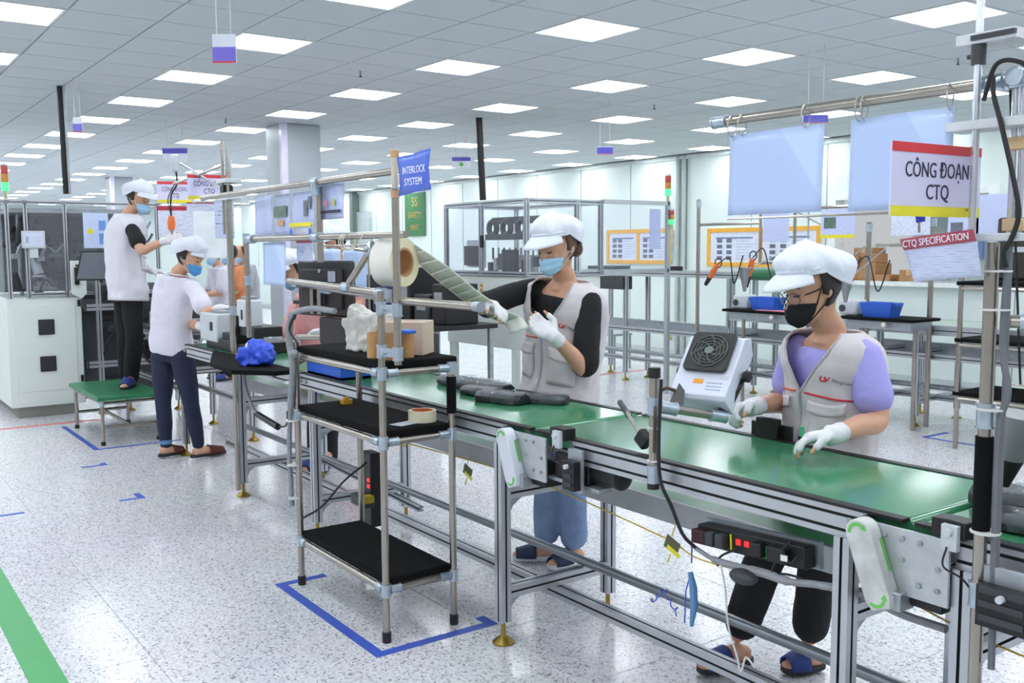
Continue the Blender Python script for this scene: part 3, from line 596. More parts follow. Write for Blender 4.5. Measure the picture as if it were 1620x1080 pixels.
def person(label, J, hd, hf, hu=(0, 0, 1), hands=None, shirt=None, sleeve=0.55, vest=None, trousers=None, hem=0.0, mask=None, hair=HAIR, glasses=False, shoe=None, voxel=0.006, gloves=True, bun=False, cap=True, vest_t=(-0.12, 1.02), slim=1.0, logo=None, sole=None, name='person', eyes=True, jacket=False, brim=1.0, sleeve_w=0.066, capdrop=0.0, tight=False, straps=''):
    J = {k: V(v) for k, v in J.items()}; pel, nk = J['pelvis'], J['neck']; root = thing(name, label, 'person', (pel.x, pel.y, 0))
    up = (nk - pel); H = up.length; up.normalize()
    lp = (J['hipL'] - J['hipR']); lp = (lp - up * lp.dot(up)).normalized(); ls = (J['shL'] - J['shR']); ls = (ls - up * ls.dot(up)).normalized()
    fr0 = ls.cross(up); S = max(0.95, H / 0.55)
    def axes(t): k = max(0, min(1, t)); l = (lp * (1 - k) + ls * k).normalized(); return l, l.cross(up)
    def spine(t): k = max(0, min(1, t)); return pel + up * (H * t) - fr0 * (0.03 * math.sin(math.pi * k)) * S
    def tp(t, th, off=0.0, flare=0.0, tab=TSEC):
        rx, ry = interp(tab, t); rx = rx * slim * S + off; ry = ry * slim * S + off; l, f = axes(t)
        if flare and (t < 0.55 or not vest): rx = max(rx, flare); ry = max(ry, flare * 0.72)
        q = lambda z: math.copysign(abs(z) ** 0.88, z)
        return spine(t) + l * (rx * q(math.sin(th))) + f * (ry * q(math.cos(th)))
    def torso(mb, t0, t1, off, n=11, flare=0.0):
        mb.loft([[tp(t0 + (t1 - t0) * i / n, 2 * math.pi * k / 24, off, flare) for k in range(24)] for i in range(n + 1)])
    hd = V(hd); hf = V(hf).normalized(); hu = V(hu); hu = (hu - hf * hu.dot(hf)).normalized(); hl = hu.cross(hf) * 1.0
    hl = hf.cross(hu) * -1.0
    def hp(z, th, off=0.0):
        rx, f, b = interp(HSEC, z); yc = (f + b) / 2; ry = (f - b) / 2
        return hd + hu * (z - .11) + hl * ((rx + off) * math.sin(th)) + hf * (yc + (ry + off) * math.cos(th))
    # ---- body: one continuous surface
    mb = MB(); torso(mb, -.16, 1.03, -0.016, 12)
    mb.loft([[hp(z, 2 * math.pi * k / 28) for k in range(28)] for z in [.22 * i / 22 for i in range(23)]])
    mb.tube([nk - up * 0.03, nk + up * 0.02, (nk + hd) / 2 + V(0, 0, -0.01), hd - hu * 0.045 - hf * 0.018], [.062, .053, .049, .052], 16)
    mb.tube([hp(.104, 0, -.004), hp(.085, 0, .006), hp(.068, 0, .016), hp(.062, 0, .0)], [.007, .010, .013, .008], 8)
    mb.ball(hp(.045, 0, .0), (.022, .01, .012), 10, 6, (hl, hf, hu)); mb.ball(hp(.132, 0, -.012), (.045, .018, .012), 12, 6, (hl, hf, hu))
    for s in (-1, 1):
        mb.ball(hd + hl * (s * .073) + hu * (-.012) - hf * 0.008, (.010, .019, .031), 10, 8, ((hl * 0.9 + hf * (-0.4 * s * s)).normalized(), hf, hu))
        mb.ball(hp(.08, s * 0.75, -.012), .018, 8, 6)
    for s in 'LR':
        limb(mb, [J['sh' + s] - V(0, 0, .035), (J['sh' + s] + J['el' + s]) / 2, J['el' + s], (J['el' + s] * 0.6 + J['wr' + s] * 0.4), J['wr' + s]], [.036, .041, .036, .036, .025])
        limb(mb, [J['hip' + s], (J['hip' + s] + J['kn' + s]) / 2, J['kn' + s], J['kn' + s] * 0.62 + J['an' + s] * 0.38, J['an' + s]], [.082, .068, .052, .050, .034])
        an, toe = J['an' + s], J['toe' + s]; hl_ = V(an.x, an.y, toe.z) - (V(toe.x, toe.y, 0) - V(an.x, an.y, 0)).normalized() * 0.04
        zf = toe.z
        mb.tube([V(hl_.x, hl_.y, zf + 0.032), V(an.x, an.y, zf + 0.045), V(*((an * 0.45 + toe * 0.55).xy), zf + 0.034), V(toe.x, toe.y, zf + 0.022)], [.030, .036, .037, .026], 12); mb.ball((toe.x, toe.y, zf + 0.022), (.036, .036, .02), 12, 8)
        if hands and s in hands:
            hh = hands[s]; hand(mb, J['wr' + s], hh[0], hh[1], hh[2], hh[3], 0.0, 3, hh[4] if len(hh) > 4 else 1.0)
    remesh_out(mb, 'body', SKIN, root, voxel, 3)
    # ---- gloves
    if gloves and hands:
        for s in hands:
            hh = hands[s]; mb = MB(); hand(mb, J['wr' + s], hh[0], hh[1], hh[2], hh[3], 0.003, 2, hh[4] if len(hh) > 4 else 1.0)
            d = V(hh[0]).normalized(); w = J['wr' + s]; e = (w - J['el' + s]).normalized(); mb.tube([w - e * 0.045, w - e * 0.03, w, w + d * 0.02], [.034, .031, .031, .033], 14)
            remesh_out(mb, 'glove', GLOVE, root, max(0.005, voxel * 0.9), 2, (0.0015, 60, 1))
    # ---- shirt
    if shirt:
        mb = MB(); torso(mb, -.12 if vest else -.06, 0.90 if vest else 0.975, -0.004 if vest else 0.018, 12, (0.168 if vest_t[0] > 0 else 0.0) if vest else 0.165 * slim)
        for s in 'LR':
            a, b, c = J['sh' + s], J['el' + s], J['wr' + s]
            pts = [a - ls * (0.02 if s == 'L' else -0.02) - V(0, 0, 0.022), a - V(0, 0, 0.012), a + (b - a) * min(1, sleeve) * 0.5, a + (b - a) * min(1, sleeve)]; rs = [.050, .054, (.052 + sleeve_w) / 2, sleeve_w]
            if sleeve > 1: pts.append(b + (c - b) * (sleeve - 1)); rs.append(sleeve_w * 0.85)
            limb(mb, pts, rs)
        remesh_out(mb, 'shirt', shirt, root, 0.010, 4, (0.0035 if vest else 0.006, 16, 0.8))
        if not vest: MB().tube([tp(1.0, th, 0.004) for th in [2 * math.pi * k / 24 for k in range(25)]], 0.006, 6).out('collar', shirt, root)
    # ---- vest
    def vp(t, th, off=0.0):
        p = tp(t, th, 0.022 + off, 0.178 * slim if t < 0.55 else 0.0, VSEC)
        n = noise.noise(V(p) * 9) * 0.011 + noise.noise(Vector((p.x * 20, p.y * 20, p.z * 13))) * 0.008 + noise.noise(Vector((p.x * 34 + p.z * 30, p.y * 34, p.z * 24))) * 0.003
        c = spine(t); e = (p - c); return p + e.normalized() * (n * (1 - 0.5 * max(0, t - 0.6)))
    def vw(t): return max(0.0, (t - 0.58) / 0.44) ** 1.1 * 0.70 + (max(0.0, t - 0.95) / 0.07) * 0.35
    if vest:
        t0, t1 = vest_t; mb = MB()
        def vs_(u, v):
            t = t0 + (t1 - t0) * v; w = vw(t) + 0.004; return vp(t, w + (2 * math.pi - 2 * w) * u)
        mb.grid(vs_, 84, 44)
        vo = mb.out('vest', vest, root, smooth=True, solid=0.006)
        E2 = mat('vest_edge', '#c0b8ba', 0.8)
        for s in (-1, 1):
            MB().tube([vp(t, s * max(0.02, vw(t)), 0.003) for t in [0.585 + 0.43 * k / 14 for k in range(15)]], 0.0045, 6).out('lapel_edge', E2, vo)
            PIP = mat('red_piping', '#c8304a', 0.5) if s > 0 else mat('orange_piping', '#e2603c', 0.5)
            MB().tube([vp(0.585 - 0.035 * k / 12, s * (0.10 + 1.15 * k / 12), 0.005) for k in range(13)], 0.0035, 6).out('piping', PIP, vo)
            mb = MB(); mb.grid(lambda u, v: vp(0.26 + 0.25 * v, s * (0.22 + 0.78 * u), 0.008 + 0.012 * math.sin(math.pi * u) * math.sin(math.pi * v)), 10, 8); mb.out('pocket', vest, vo, smooth=True, solid=0.004)
            mb = MB(); mb.grid(lambda u, v: vp(0.455 + 0.085 * v - 0.02 * math.sin(math.pi * u), s * (0.20 + 0.82 * u), 0.020 - 0.010 * v), 10, 4); mb.out('pocket_flap', vest, vo, smooth=True, solid=0.004)
        MB().tube([vp(t0 + (0.58 - t0) * k / 16, 0, 0.004) for k in range(17)], 0.004, 6).out('zip', mat('zip_grey', '#b8bcd0', 0.4, 0.3), vo)
        MB().tube([vp(t0, 2 * math.pi * k / 40, 0.002) for k in range(41)], 0.005, 6).out('hem', E2, vo)
        if logo:
            c = vp(0.70, 0.66, 0.006); r_ = (vp(0.685, 0.95, 0.006) - vp(0.71, 0.45, 0.006)).normalized(); n_ = (c - spine(0.7)).normalized(); n_ = (n_ - r_ * n_.dot(r_)).normalized(); u_ = n_.cross(r_)
            if u_.z < 0: u_ = -u_
            RL = mat('logo_red', '#c22a3e', 0.5); mb = MB(); o = c - r_ * 0.03 + n_ * 0.003
            mb.ringtorus(o, n_, 0.008, 0.0028, 16, 6, a0=0.3, a1=5.6); mb.tube([o + r_ * 0.006 - u_ * 0.008, o + r_ * 0.012 - u_ * 0.004, o + r_ * 0.02 + u_ * 0.009], [.0025, .003, .0015], 6); mb.out('logo_mark', RL, vo)
            lettering(logo, 0.016, c + r_ * 0.03 + n_ * 0.004, r_, u_, INK, vo, 'logo_lettering')
    # ---- trousers
    if trousers:
        mb = MB(); torso(mb, -.16, 0.14, 0.006, 5)
        for s in 'LR':
            a, k, n_ = J['hip' + s], J['kn' + s], J['an' + s]; e = n_ + (k - n_) * hem
            g = 0.002 if tight else 0.012
            limb(mb, [a, (a + k) / 2, k, k * 0.5 + e * 0.5, e], [.088, .076 + g * .5, .056 + g, .054 + g * 1.2, (.040 if tight else .050) + g + 0.02 * hem])
        remesh_out(mb, 'trousers', trousers, root, 0.010, 3, (0.005, 18, 0.5))
    # ---- slippers
    if shoe:
        for s in 'LR':
            an, toe = J['an' + s], J['toe' + s]; z = toe.z; d = (V(toe.x, toe.y, 0) - V(an.x, an.y, 0)).normalized(); sd = V(-d.y, d.x, 0); c0 = V(an.x, an.y, z) - d * 0.065; L_ = (V(toe.x, toe.y, z) - c0).length + 0.035
            def outline(g, n=28):
                o = []
                for k in range(n):
                    t = 2 * math.pi * k / n; u = 0.5 - 0.5 * math.cos(t); wdt = (0.034 + 0.012 * u - 0.0 * u) * (abs(math.sin(t)) ** 0.6) * g
                    o.append(c0 + d * (L_ * u) + sd * (math.copysign(wdt, math.sin(t))))
                return o
            sl = MB(); o1 = outline(1.0); sl.loft([[p + V(0, 0, -z + max(0.0, z - 0.0)) + V(0, 0, -0.0) for p in o1], [p + V(0, 0, 0.022) for p in o1]]); so = sl.out('slipper', sole or mat('sole_dark', '#2b2d33', 0.7), root, bev=0.003)
            mb = MB()
            def strap(u, v):
                th = math.pi * u; q = 0.5 + 0.42 * v; w_ = (0.047 + 0.002) * (1.0 - 0.55 * max(0, v - 0.55)); hgt = 0.062 - 0.026 * v
                return c0 + d * (L_ * q) + sd * (w_ * math.cos(th)) + V(0, 0, 0.016 + hgt * math.sin(th) ** 0.7)
            mb.grid(strap, 14, 6); mb.out('upper', shoe, so, smooth=True, solid=0.006)
    for s in straps:
        an, kn = J['an' + s], J['kn' + s]; e = (kn - an).normalized(); MB().tube([an - e * 0.0 + e * 0.005, an + e * 0.035], 0.044, 16).out('ankle_strap', mat('strap_blue', '#5f8fc0', 0.6), root)
    # ---- hair, cap, mask
    mb = MB(); mb.grid(lambda u, v: hp(0.045 + 0.15 * v, math.pi * (0.46 + 1.08 * u) if v > .25 else math.pi * (0.56 + 0.88 * u), 0.009), 20, 10); mb.out('hair', hair, root, smooth=True, solid=0.008)
    if bun:
        mb = MB(); mb.ball(hd - hf * 0.105 - hu * 0.05, (.04, .035, .05), 14, 10, (hl, hf, hu)); remesh_out(mb, 'hair_bun', hair, root, 0.008, 2, (0.004, 60, 0.3))
    if cap:
        cc = hd + hu * (0.058 - 0.2 * capdrop) - hf * 0.012; sd_ = hd.x * 3.1
        def cp(u, v):
            th = 2 * math.pi * u; c, s = math.cos(th), math.sin(th); ph = (1 - v) * 1.5708; bk = max(0, -c)
            fold = noise.noise(Vector((c * 5.5 + sd_, s * 5.5, v * 1.0))); nz_ = noise.noise(Vector((c * 1.8 + sd_, s * 1.8, v * 1.6 + 5))); k = math.sin(math.pi * min(1, v * 1.1 + 0.04)) ** 0.8
            puff = 1 + (0.13 + 0.10 * abs(s) + 0.26 * bk) * math.sin(math.pi * min(1, (1 - v) * 1.05 + 0.02)) ** 0.9
            pleat = 1 + 0.13 * fold * k + 0.08 * nz_ * k; q = math.sin(ph) * puff * pleat
            rx = 0.091; ry = 0.107 if c > 0 else 0.118; lift = 0.078 * math.cos(ph) * (1 + 0.10 * nz_) 
            rim = (0.012 * c if c > 0 else -0.105 * bk ** 0.8) * (1 - v) ** 0.8 - 0.026 * abs(s) * (1 - v)
            return cc + hl * (rx * q * s) + hf * (ry * q * c - 0.018 * v) + hu * (lift + rim + 0.012)
        mb = MB(); mb.grid(cp, 72, 26, True); top = cp(0, 1.0); mb.add([cp(k / 72, 1.0) for k in range(72)] + [top + hu * 0.001], [(k, (k + 1) % 72, 72) for k in range(72)]); co = mb.out('cap', CAPM, root, smooth=True, solid=0.004)
        def vis(u, v):
            th = -1.1 + 2.2 * u; r_ = 0.092 + 0.066 * brim * v * max(0, math.cos(th * 1.3)) ** 0.7
            return cc + hl * (r_ * 0.92 * math.sin(th)) + hf * (r_ * 1.16 * math.cos(th) - 0.006) + hu * (0.018 - 0.024 * v - 0.022 * (1 - math.cos(th)) - 0.014 * v * v)
        mb = MB(); mb.grid(vis, 22, 6); mb.out('visor', CAPM, co, smooth=True, solid=0.004)
        MB().tube([cc + hl * (0.091 * math.sin(t)) + hf * (0.114 * math.cos(t) - 0.006) + hu * (0.022 - 0.018 * (1 - math.cos(t))) for t in [-1.35 + 2.7 * k / 18 for k in range(19)]], 0.006, 6).out('cap_band', CAPM, co)
    if mask:
        def mk(u, v):
            th = -1.28 + 2.56 * u; z = -0.006 + 0.088 * v; nose = 0.018 * math.exp(-(th / 0.42) ** 2) * (0.35 + 0.9 * math.sin(math.pi * min(1, max(0, v * 0.95)))); z2 = max(0.006, z) 
            pl = 0.0022 * math.sin(v * 17) if mask is not MBLK else 0; tuck = -0.010 * max(0, abs(th) - 0.8) 
            k = abs(th) / 1.28; zz = z + (0.030 * k * k * (0.5 - v) if v < .5 else -0.018 * k * k * (v - .5) * 2)
            return hp(max(0.0, zz), th, 0.007 + nose + pl + tuck) + hu * min(0, zz) * 0.6
        mb = MB(); mb.grid(mk, 26, 16); mo_ = mb.out('mask', mask, root, smooth=True, solid=0.003)
        for s, u in ((-1, 0), (1, 1)):
            ear = hd + hl * (s * .078) - hf * 0.014
            MB().tube(curve_pts([mk(u, 0.93), ear + hu * 0.012 + hf * 0.02, ear + hu * 0.014, ear - hu * 0.012 - hf * 0.008, ear - hu * 0.036, mk(u, 0.08)], 5), 0.0022, 6).out('ear_loop', mask if mask is MBLK else WHITECABLE, mo_)
    if eyes:
        DK = mat('lash', '#1c1412', 0.6); BR = mat('brow', '#3a2a22', 0.7)
        for s in (-1, 1):
            MB().tube([hp(.106 - 0.004 * math.sin(math.pi * k / 8), s * (0.24 + 0.36 * k / 8), 0.0015) for k in range(9)], [.0012, .0018, .0024, .0026, .0028, .0028, .0024, .002, .0012], 6).out('eyelashes', DK, root)
            MB().tube([hp(.128 + 0.004 * math.sin(math.pi * k / 8), s * (0.18 + 0.48 * k / 8), 0.001) for k in range(9)], [.0015] + [.0028] * 6 + [.002, .001], 6).out('eyebrow', BR, root)
    if glasses:
        gm = mat('glasses_frame', '#1d1d22', 0.35); gr = MB(); lens = MB()
        for s in (-1, 1):
            c = hp(.100, s * 0.42, 0.020); nn = (hf + hl * (0.25 * s)).normalized(); a, b = frame(nn, hu)
            gr.loft([[c + a * (0.018 * k * math.cos(t)) + b * (0.026 * k * math.sin(t)) + nn * z for t in [2 * math.pi * i / 24 for i in range(24)]] for k, z in ((1, 0), (1.1, 0.0015), (1.1, -0.0015), (1, 0))], False)
            lens.add([c + a * (0.018 * math.cos(t)) + b * (0.026 * math.sin(t)) for t in [2 * math.pi * i / 24 for i in range(24)]], [tuple(range(24))])
            gr.tube([hp(.106, s * 0.82, 0.016), hp(.108, s * 1.2, 0.010), hd + hl * (s * .078) + hu * 0.0], 0.0024, 6)
        gr.tube([hp(.104, -0.16, 0.022), hp(.106, 0, 0.024), hp(.104, 0.16, 0.022)], 0.002, 6)
        go = gr.out('glasses', gm, root); lens.out('lens', GLASS, go, smooth=False)
    return root

JEANS = mat('jeans', '#7f98bd', 0.8, 0, 0.10, 14, 0.2, 160); BLACKC = mat('black_cloth', '#141519', 0.85, 0, 0.12, 30, 0.15, 120); NAVY = mat('navy_cloth', '#1f2740', 0.8, 0, 0.08, 30, 0.12, 120)
LILAC = mat('lilac_cloth', '#aaa5ea', 0.8, 0, 0.04, 30, 0.12, 120); SHOEB = mat('slipper_blue', '#2d3f83', 0.7, 0, 0.1, 60); SHOEN = mat('slipper_navy', '#23344f', 0.7, 0, 0.1, 60); SHOEBR = mat('slipper_brown', '#5a2f2a', 0.8, 0, 0.15, 60)
PINK = mat('pink_cloth', '#e6a9a8', 0.8, 0, 0.06, 20, 0.1, 100); WHITEC = mat('white_cloth', '#dcd9e6', 0.8, 0, 0.03, 20, 0.12, 100)

# woman in glasses and black mask, near right
person('woman in white cap, glasses and black mask with lilac sleeves, behind the belt',
       dict(pelvis=(-1.993, 2.735, 0.763), neck=(-1.987, 2.731, 1.215), shL=(-1.842, 2.718, 1.168), shR=(-2.128, 2.750, 1.160), elL=(-1.773, 2.694, 0.959), wrL=(-1.760, 2.451, 0.941), elR=(-2.196, 2.778, 0.958), wrR=(-2.117, 2.512, 0.975),
            hipL=(-1.909, 2.697, 0.768), hipR=(-2.076, 2.768, 0.728), knL=(-1.974, 2.691, 0.442), knR=(-2.127, 2.598, 0.432), anL=(-2.073, 2.779, 0.134), anR=(-2.247, 2.606, 0.131), toeL=(-2.095, 2.713, 0.012), toeR=(-2.272, 2.473, 0.012)),
       (-1.995, 2.643, 1.377), Vector((-0.34, -0.90, -0.34)), hands=dict(L=(Vector((-0.55, -0.72, -0.12)), Vector((0.1, -0.35, -1)), Vector((-0.2, -1, 0.5)), 0.55), R=(Vector((-0.25, -0.95, -0.2)), Vector((0.6, -0.2, -0.7)), Vector((0.9, -0.2, 0.5)), 0.9)),
       shirt=LILAC, sleeve=0.66, vest=VESTM, trousers=BLACKC, hem=0.16, mask=MBLK, glasses=True, shoe=SHOEB, voxel=0.0055, logo='Mangcom', sleeve_w=0.064, straps='R')
# woman in light blue mask, middle
person('woman in white cap and light blue mask with black sleeves holding the label strip',
       dict(pelvis=(-3.466, 2.734, 0.757), neck=(-3.405, 2.742, 1.350), shL=(-3.241, 2.752, 1.279), shR=(-3.578, 2.704, 1.329), elL=(-3.202, 2.690, 0.986), wrL=(-3.157, 2.484, 1.139), elR=(-3.659, 2.475, 1.244), wrR=(-3.358, 2.310, 1.258),
            hipL=(-3.384, 2.743, 0.752), hipR=(-3.539, 2.731, 0.733), knL=(-3.393, 2.776, 0.393), knR=(-3.518, 2.736, 0.374), anL=(-3.475, 2.855, 0.098), anR=(-3.600, 2.785, 0.111), toeL=(-3.469, 2.735, 0.012), toeR=(-3.674, 2.679, 0.012)),
       (-3.377, 2.672, 1.520), Vector((0.10, -0.93, -0.36)), hands=dict(L=(Vector((-0.75, -0.25, 0.42)), Vector((0.2, -0.6, 0.6)), Vector((-0.2, -0.5, 0.8)), 0.45), R=(Vector((0.95, -0.1, -0.12)), Vector((0.0, -0.6, -0.8)), Vector((0.3, -0.9, 0.2)), 0.5)),
       shirt=BLACKC, sleeve=0.93, vest=VESTM, trousers=JEANS, hem=0.16, mask=MBLUE, hair=HAIRB, shoe=SHOEN, voxel=0.006, bun=True, vest_t=(0.12, 1.02), logo='Mangcom', sleeve_w=0.064, sole=mat('sole_white', '#d5d8de', 0.6))
# woman seen from behind in leggings
person('woman seen from behind in white short-sleeved jacket, white cap and navy leggings',
       dict(pelvis=(-7.074, 2.058, 0.798), neck=(-7.026, 2.109, 1.336), shL=(-7.150, 2.026, 1.253), shR=(-6.818, 2.144, 1.259), elL=(-6.982, 2.163, 0.982), wrL=(-6.733, 2.165, 0.979), elR=(-6.591, 2.157, 1.083), wrR=(-6.421, 2.192, 1.116),
            hipL=(-7.148, 2.015, 0.749), hipR=(-6.967, 2.096, 0.759), knL=(-7.123, 1.995, 0.410), knR=(-6.935, 2.137, 0.420), anL=(-7.128, 2.006, 0.100), anR=(-6.951, 2.185, 0.107), toeL=(-7.154, 2.112, 0.012), toeR=(-6.969, 2.356, 0.012)),
       (-6.925, 2.168, 1.467), Vector((0.62, 0.62, -0.45)), hands=dict(L=(Vector((0.75, 0.6, -0.1)), Vector((0, 0, -1)), Vector((0.7, -0.7, 0)), 0.5), R=(Vector((0.6, 0.8, 0.1)), Vector((0, 0, -1)), Vector((-0.6, 0.7, 0)), 0.5)),
       shirt=WHITEC, sleeve=0.75, trousers=NAVY, tight=True, mask=mat('deep_blue_mask', '#4e97d4', 0.7), shoe=SHOEBR, voxel=0.009, sleeve_w=0.070, slim=0.98, brim=0.25, straps='L')
# man on the step stool
person('man in white cap and vest with black sleeve standing on the green step stool',
       dict(pelvis=(-8.302, 2.082, 1.189), neck=(-8.315, 2.110, 1.789), shL=(-8.510, 2.100, 1.701), shR=(-8.126, 2.082, 1.692), elL=(-8.442, 2.212, 1.383), wrL=(-8.253, 2.262, 1.343), elR=(-7.919, 2.099, 1.510), wrR=(-7.588, 2.192, 1.581),
            hipL=(-8.405, 2.071, 1.150), hipR=(-8.201, 2.080, 1.157), knL=(-8.424, 2.071, 0.790), knR=(-8.246, 2.097, 0.801), anL=(-8.541, 2.096, 0.461), anR=(-8.441, 2.112, 0.449), toeL=(-8.28, 2.06, 0.386), toeR=(-8.16, 1.98, 0.386)),
       (-8.254, 2.185, 1.942), Vector((0.72, 0.58, -0.40)), hands=dict(R=(Vector((0.7, 0.65, 0.25)), Vector((-0.6, 0.7, -0.2)), Vector((0.2, -0.1, 1)), 0.5), L=(Vector((0.6, 0.8, -0.1)), Vector((0, 0, -1)), Vector((0.7, -0.7, 0)), 0.4)),
       shirt=BLACKC, sleeve=0.62, vest=VESTW, vest_t=(-0.14, 1.02), trousers=BLACKC, mask=MBLUE, shoe=SHOEB, voxel=0.009, sleeve_w=0.066, brim=0.8)
# woman in pink behind the monitor
person('woman in pink shirt and white cap working behind the black monitor',
       dict(pelvis=(-6.367, 2.880, 0.652), neck=(-6.253, 2.818, 1.200), shL=(-6.067, 2.896, 1.147), shR=(-6.475, 2.771, 1.117), elL=(-5.916, 2.865, 0.933), wrL=(-5.813, 2.671, 0.980), elR=(-6.323, 2.629, 0.852), wrR=(-6.072, 2.556, 0.897),
            hipL=(-6.280, 2.912, 0.636), hipR=(-6.479, 2.856, 0.620), knL=(-6.255, 2.892, 0.301), knR=(-6.427, 2.873, 0.279), anL=(-6.277, 2.894, -0.023), anR=(-6.422, 2.862, -0.044), toeL=(-5.875, 2.638, 0.012), toeR=(-5.973, 2.569, 0.012)),
       (-6.237, 2.662, 1.374), Vector((-0.2, -0.85, -0.5)), hands=dict(L=(Vector((-0.7, -0.7, -0.1)), Vector((0, 0, -1)), Vector((-0.7, 0.7, 0)), 0.5), R=(Vector((0, -1, -0.2)), Vector((0, 0, -1)), Vector((1, 0, 0)), 0.5)),
       shirt=PINK, sleeve=0.7, trousers=BLACKC, mask=mat('teal_mask', '#7fa9c4', 0.7), shoe=SHOEB, voxel=0.010, sleeve_w=0.07, hem=0.12, straps='L')
# woman further back
person('woman in white cap standing further back behind the hanging papers',
       dict(pelvis=(-7.849, 3.736, 0.610), neck=(-7.815, 3.739, 1.396), shL=(-7.637, 3.802, 1.314), shR=(-7.995, 3.681, 1.300), elL=(-7.546, 3.798, 1.043), wrL=(-7.433, 3.605, 1.002), elR=(-7.967, 3.636, 1.003), wrR=(-7.710, 3.559, 0.980),
            hipL=(-7.759, 3.772, 0.587), hipR=(-7.929, 3.706, 0.577), knL=(-7.748, 3.741, 0.309), knR=(-7.905, 3.693, 0.296), anL=(-7.775, 3.748, 0.050), anR=(-7.932, 3.699, 0.034), toeL=(-7.624, 3.614, 0.012), toeR=(-7.692, 3.526, 0.012)),
       (-7.771, 3.692, 1.578), Vector((-0.2, -0.9, -0.35)), hands=None, shirt=PINK, sleeve=0.7, trousers=BLACKC, mask=MBLUE, shoe=SHOEB, voxel=0.012, gloves=False, sleeve_w=0.07)
# far workers seen between the posts
def far_person(px, lab, cloth, head):
    b = V(*px); x, y = b.x, b.y; K = lambda dx, dy, z: (x + dx, y + dy, z)
    person(lab, dict(pelvis=K(0, 0, .9), neck=K(0, -.04, 1.33), shL=K(.16, -.04, 1.28), shR=K(-.16, -.04, 1.28), elL=K(.2, -.08, 1.03), wrL=K(.1, -.3, 1.0), elR=K(-.2, -.08, 1.03), wrR=K(-.1, -.3, 1.0), hipL=K(.09, 0, .86), hipR=K(-.09, 0, .86), knL=K(.1, -.02, .47), knR=K(-.1, -.02, .47), anL=K(.1, .02, .09), anR=K(-.1, .02, .09), toeL=K(.11, -.14, .012), toeR=K(-.11, -.14, .012)),
           K(0, -.08, 1.47), Vector(head), hands=None, shirt=cloth, sleeve=0.8, trousers=BLACKC, mask=MBLUE, shoe=SHOEB, voxel=0.016, gloves=False, cap=False, eyes=False)
far_person((-11.082, 3.820, 1.261), 'far dark-haired worker in white shirt seen left of the silver posts', WHITEC, (0.3, -0.9, -0.3))
far_person((-11.371, 4.104, 1.251), 'far dark-haired worker in orange shirt seen between the silver posts', mat('orange_cloth', '#d98a5a', 0.8), (-0.3, -0.9, -0.3))
far_person((-11.876, 4.433, 1.238), 'far dark-haired worker in grey shirt seen right of the silver posts', mat('grey_cloth', '#a8aab4', 0.8), (0.1, -0.9, -0.3))

# ================================================================ pipe fittings
PR = 0.014
def clampx(mb, c, d, ln=0.05, r=0.0185):
    mb.cut(); c = V(c); d = V(d).normalized(); mb.cyl(c - d * ln / 2, c + d * ln / 2, r, 14); mb.cyl(c - d * (ln / 2 + 0.002), c - d * (ln / 2 - 0.004), r * 1.1, 14); mb.cyl(c + d * (ln / 2 - 0.004), c + d * (ln / 2 + 0.002), r * 1.1, 14); return mb
X_, Y_, Z_ = Vector((1, 0, 0)), Vector((0, 1, 0)), Vector((0, 0, 1))

# ================================================================ black shelf cart
CX0, CX1, CY0, CY1 = -4.0, -3.2, 1.70, 2.005
cart = thing('shelf_cart', 'three-tier cart of steel pipes with black padded shelves', 'cart', ((CX0 + CX1) / 2, (CY0 + CY1) / 2, 0))
for (x, y, top) in ((CX1, CY0, 1.35), (CX1, CY1, 1.04), (CX0, CY0, 1.10), (CX0, CY1, 1.04)):
    p = MB().cyl((x, y, 0.03), (x, y, top), PR, 16).out('post', STEEL, cart)
    MB().lathe((x, y, 0), [(0.017, 0), (0.018, 0.004), (0.018, 0.04), (0.015, 0.043)], n=16).out('rubber_foot', BLACKP, p)
MB().cyl((CX1, CY1, 0.86), (CX1, CY1, 1.005), 0.0195, 16).out('foam_sleeve', FOAM, cart)
for z in (0.205, 0.777, 1.04):
    for (a, b) in (((CX0, CY0, z), (CX1, CY0, z)), ((CX0, CY1, z), (CX1, CY1, z)), ((CX0, CY0, z), (CX0, CY1, z)), ((CX1, CY0, z), (CX1, CY1, z))):
        MB().cyl(a, b, PR, 12).out('rail', STEEL, cart)
    for x in (CX0, CX1):
        for y in (CY0, CY1):
            mb = MB(); clampx(mb, (x, y, z), Z_, 0.045); clampx(mb, (x + (0.04 if x == CX0 else -0.04), y, z), X_, 0.04, 0.017); clampx(mb, (x, y + (0.04 if y == CY0 else -0.04), z), Y_, 0.04, 0.017); mb.out('joint', CLAMP, cart)
    MB().bx(CX0 + 0.0, CX1 - 0.0, CY0 + 0.005, CY1 + 0.03 if z > 1 else CY1 - 0.005, z + 0.012, z + 0.044).out('shelf_pad', FOAM, cart, bev=0.008)
# tall sign post clamped to the cart
tp_ = thing('sign_post', 'tall steel pipe clamped upright to the shelf cart corner', 'post', (-3.075, 1.70, 1.08))
TPX = -3.075
MB().cyl((TPX, 1.70, 1.085), (TPX, 1.70, 1.72), PR, 16).out('pipe', STEEL, tp_); MB().cyl((TPX, 1.70, 1.72), (TPX, 1.70, 1.86), PR * 0.95, 16).out('upper_pipe', mat('cream_pipe', '#cfc6b4', 0.35, 0.4), tp_)
for z in (1.285, 1.125):
    mb = MB(); clampx(mb, (CX1, 1.70, z), Z_, 0.045); clampx(mb, (TPX, 1.70, z), Z_, 0.045); mb.bx(CX1 + 0.016, TPX - 0.016, 1.688, 1.712, z - 0.014, z + 0.014); mb.cyl(((CX1 + TPX) / 2, 1.67, z), ((CX1 + TPX) / 2, 1.73, z), 0.007, 8); mb.out('clamp', CLAMP, tp_)
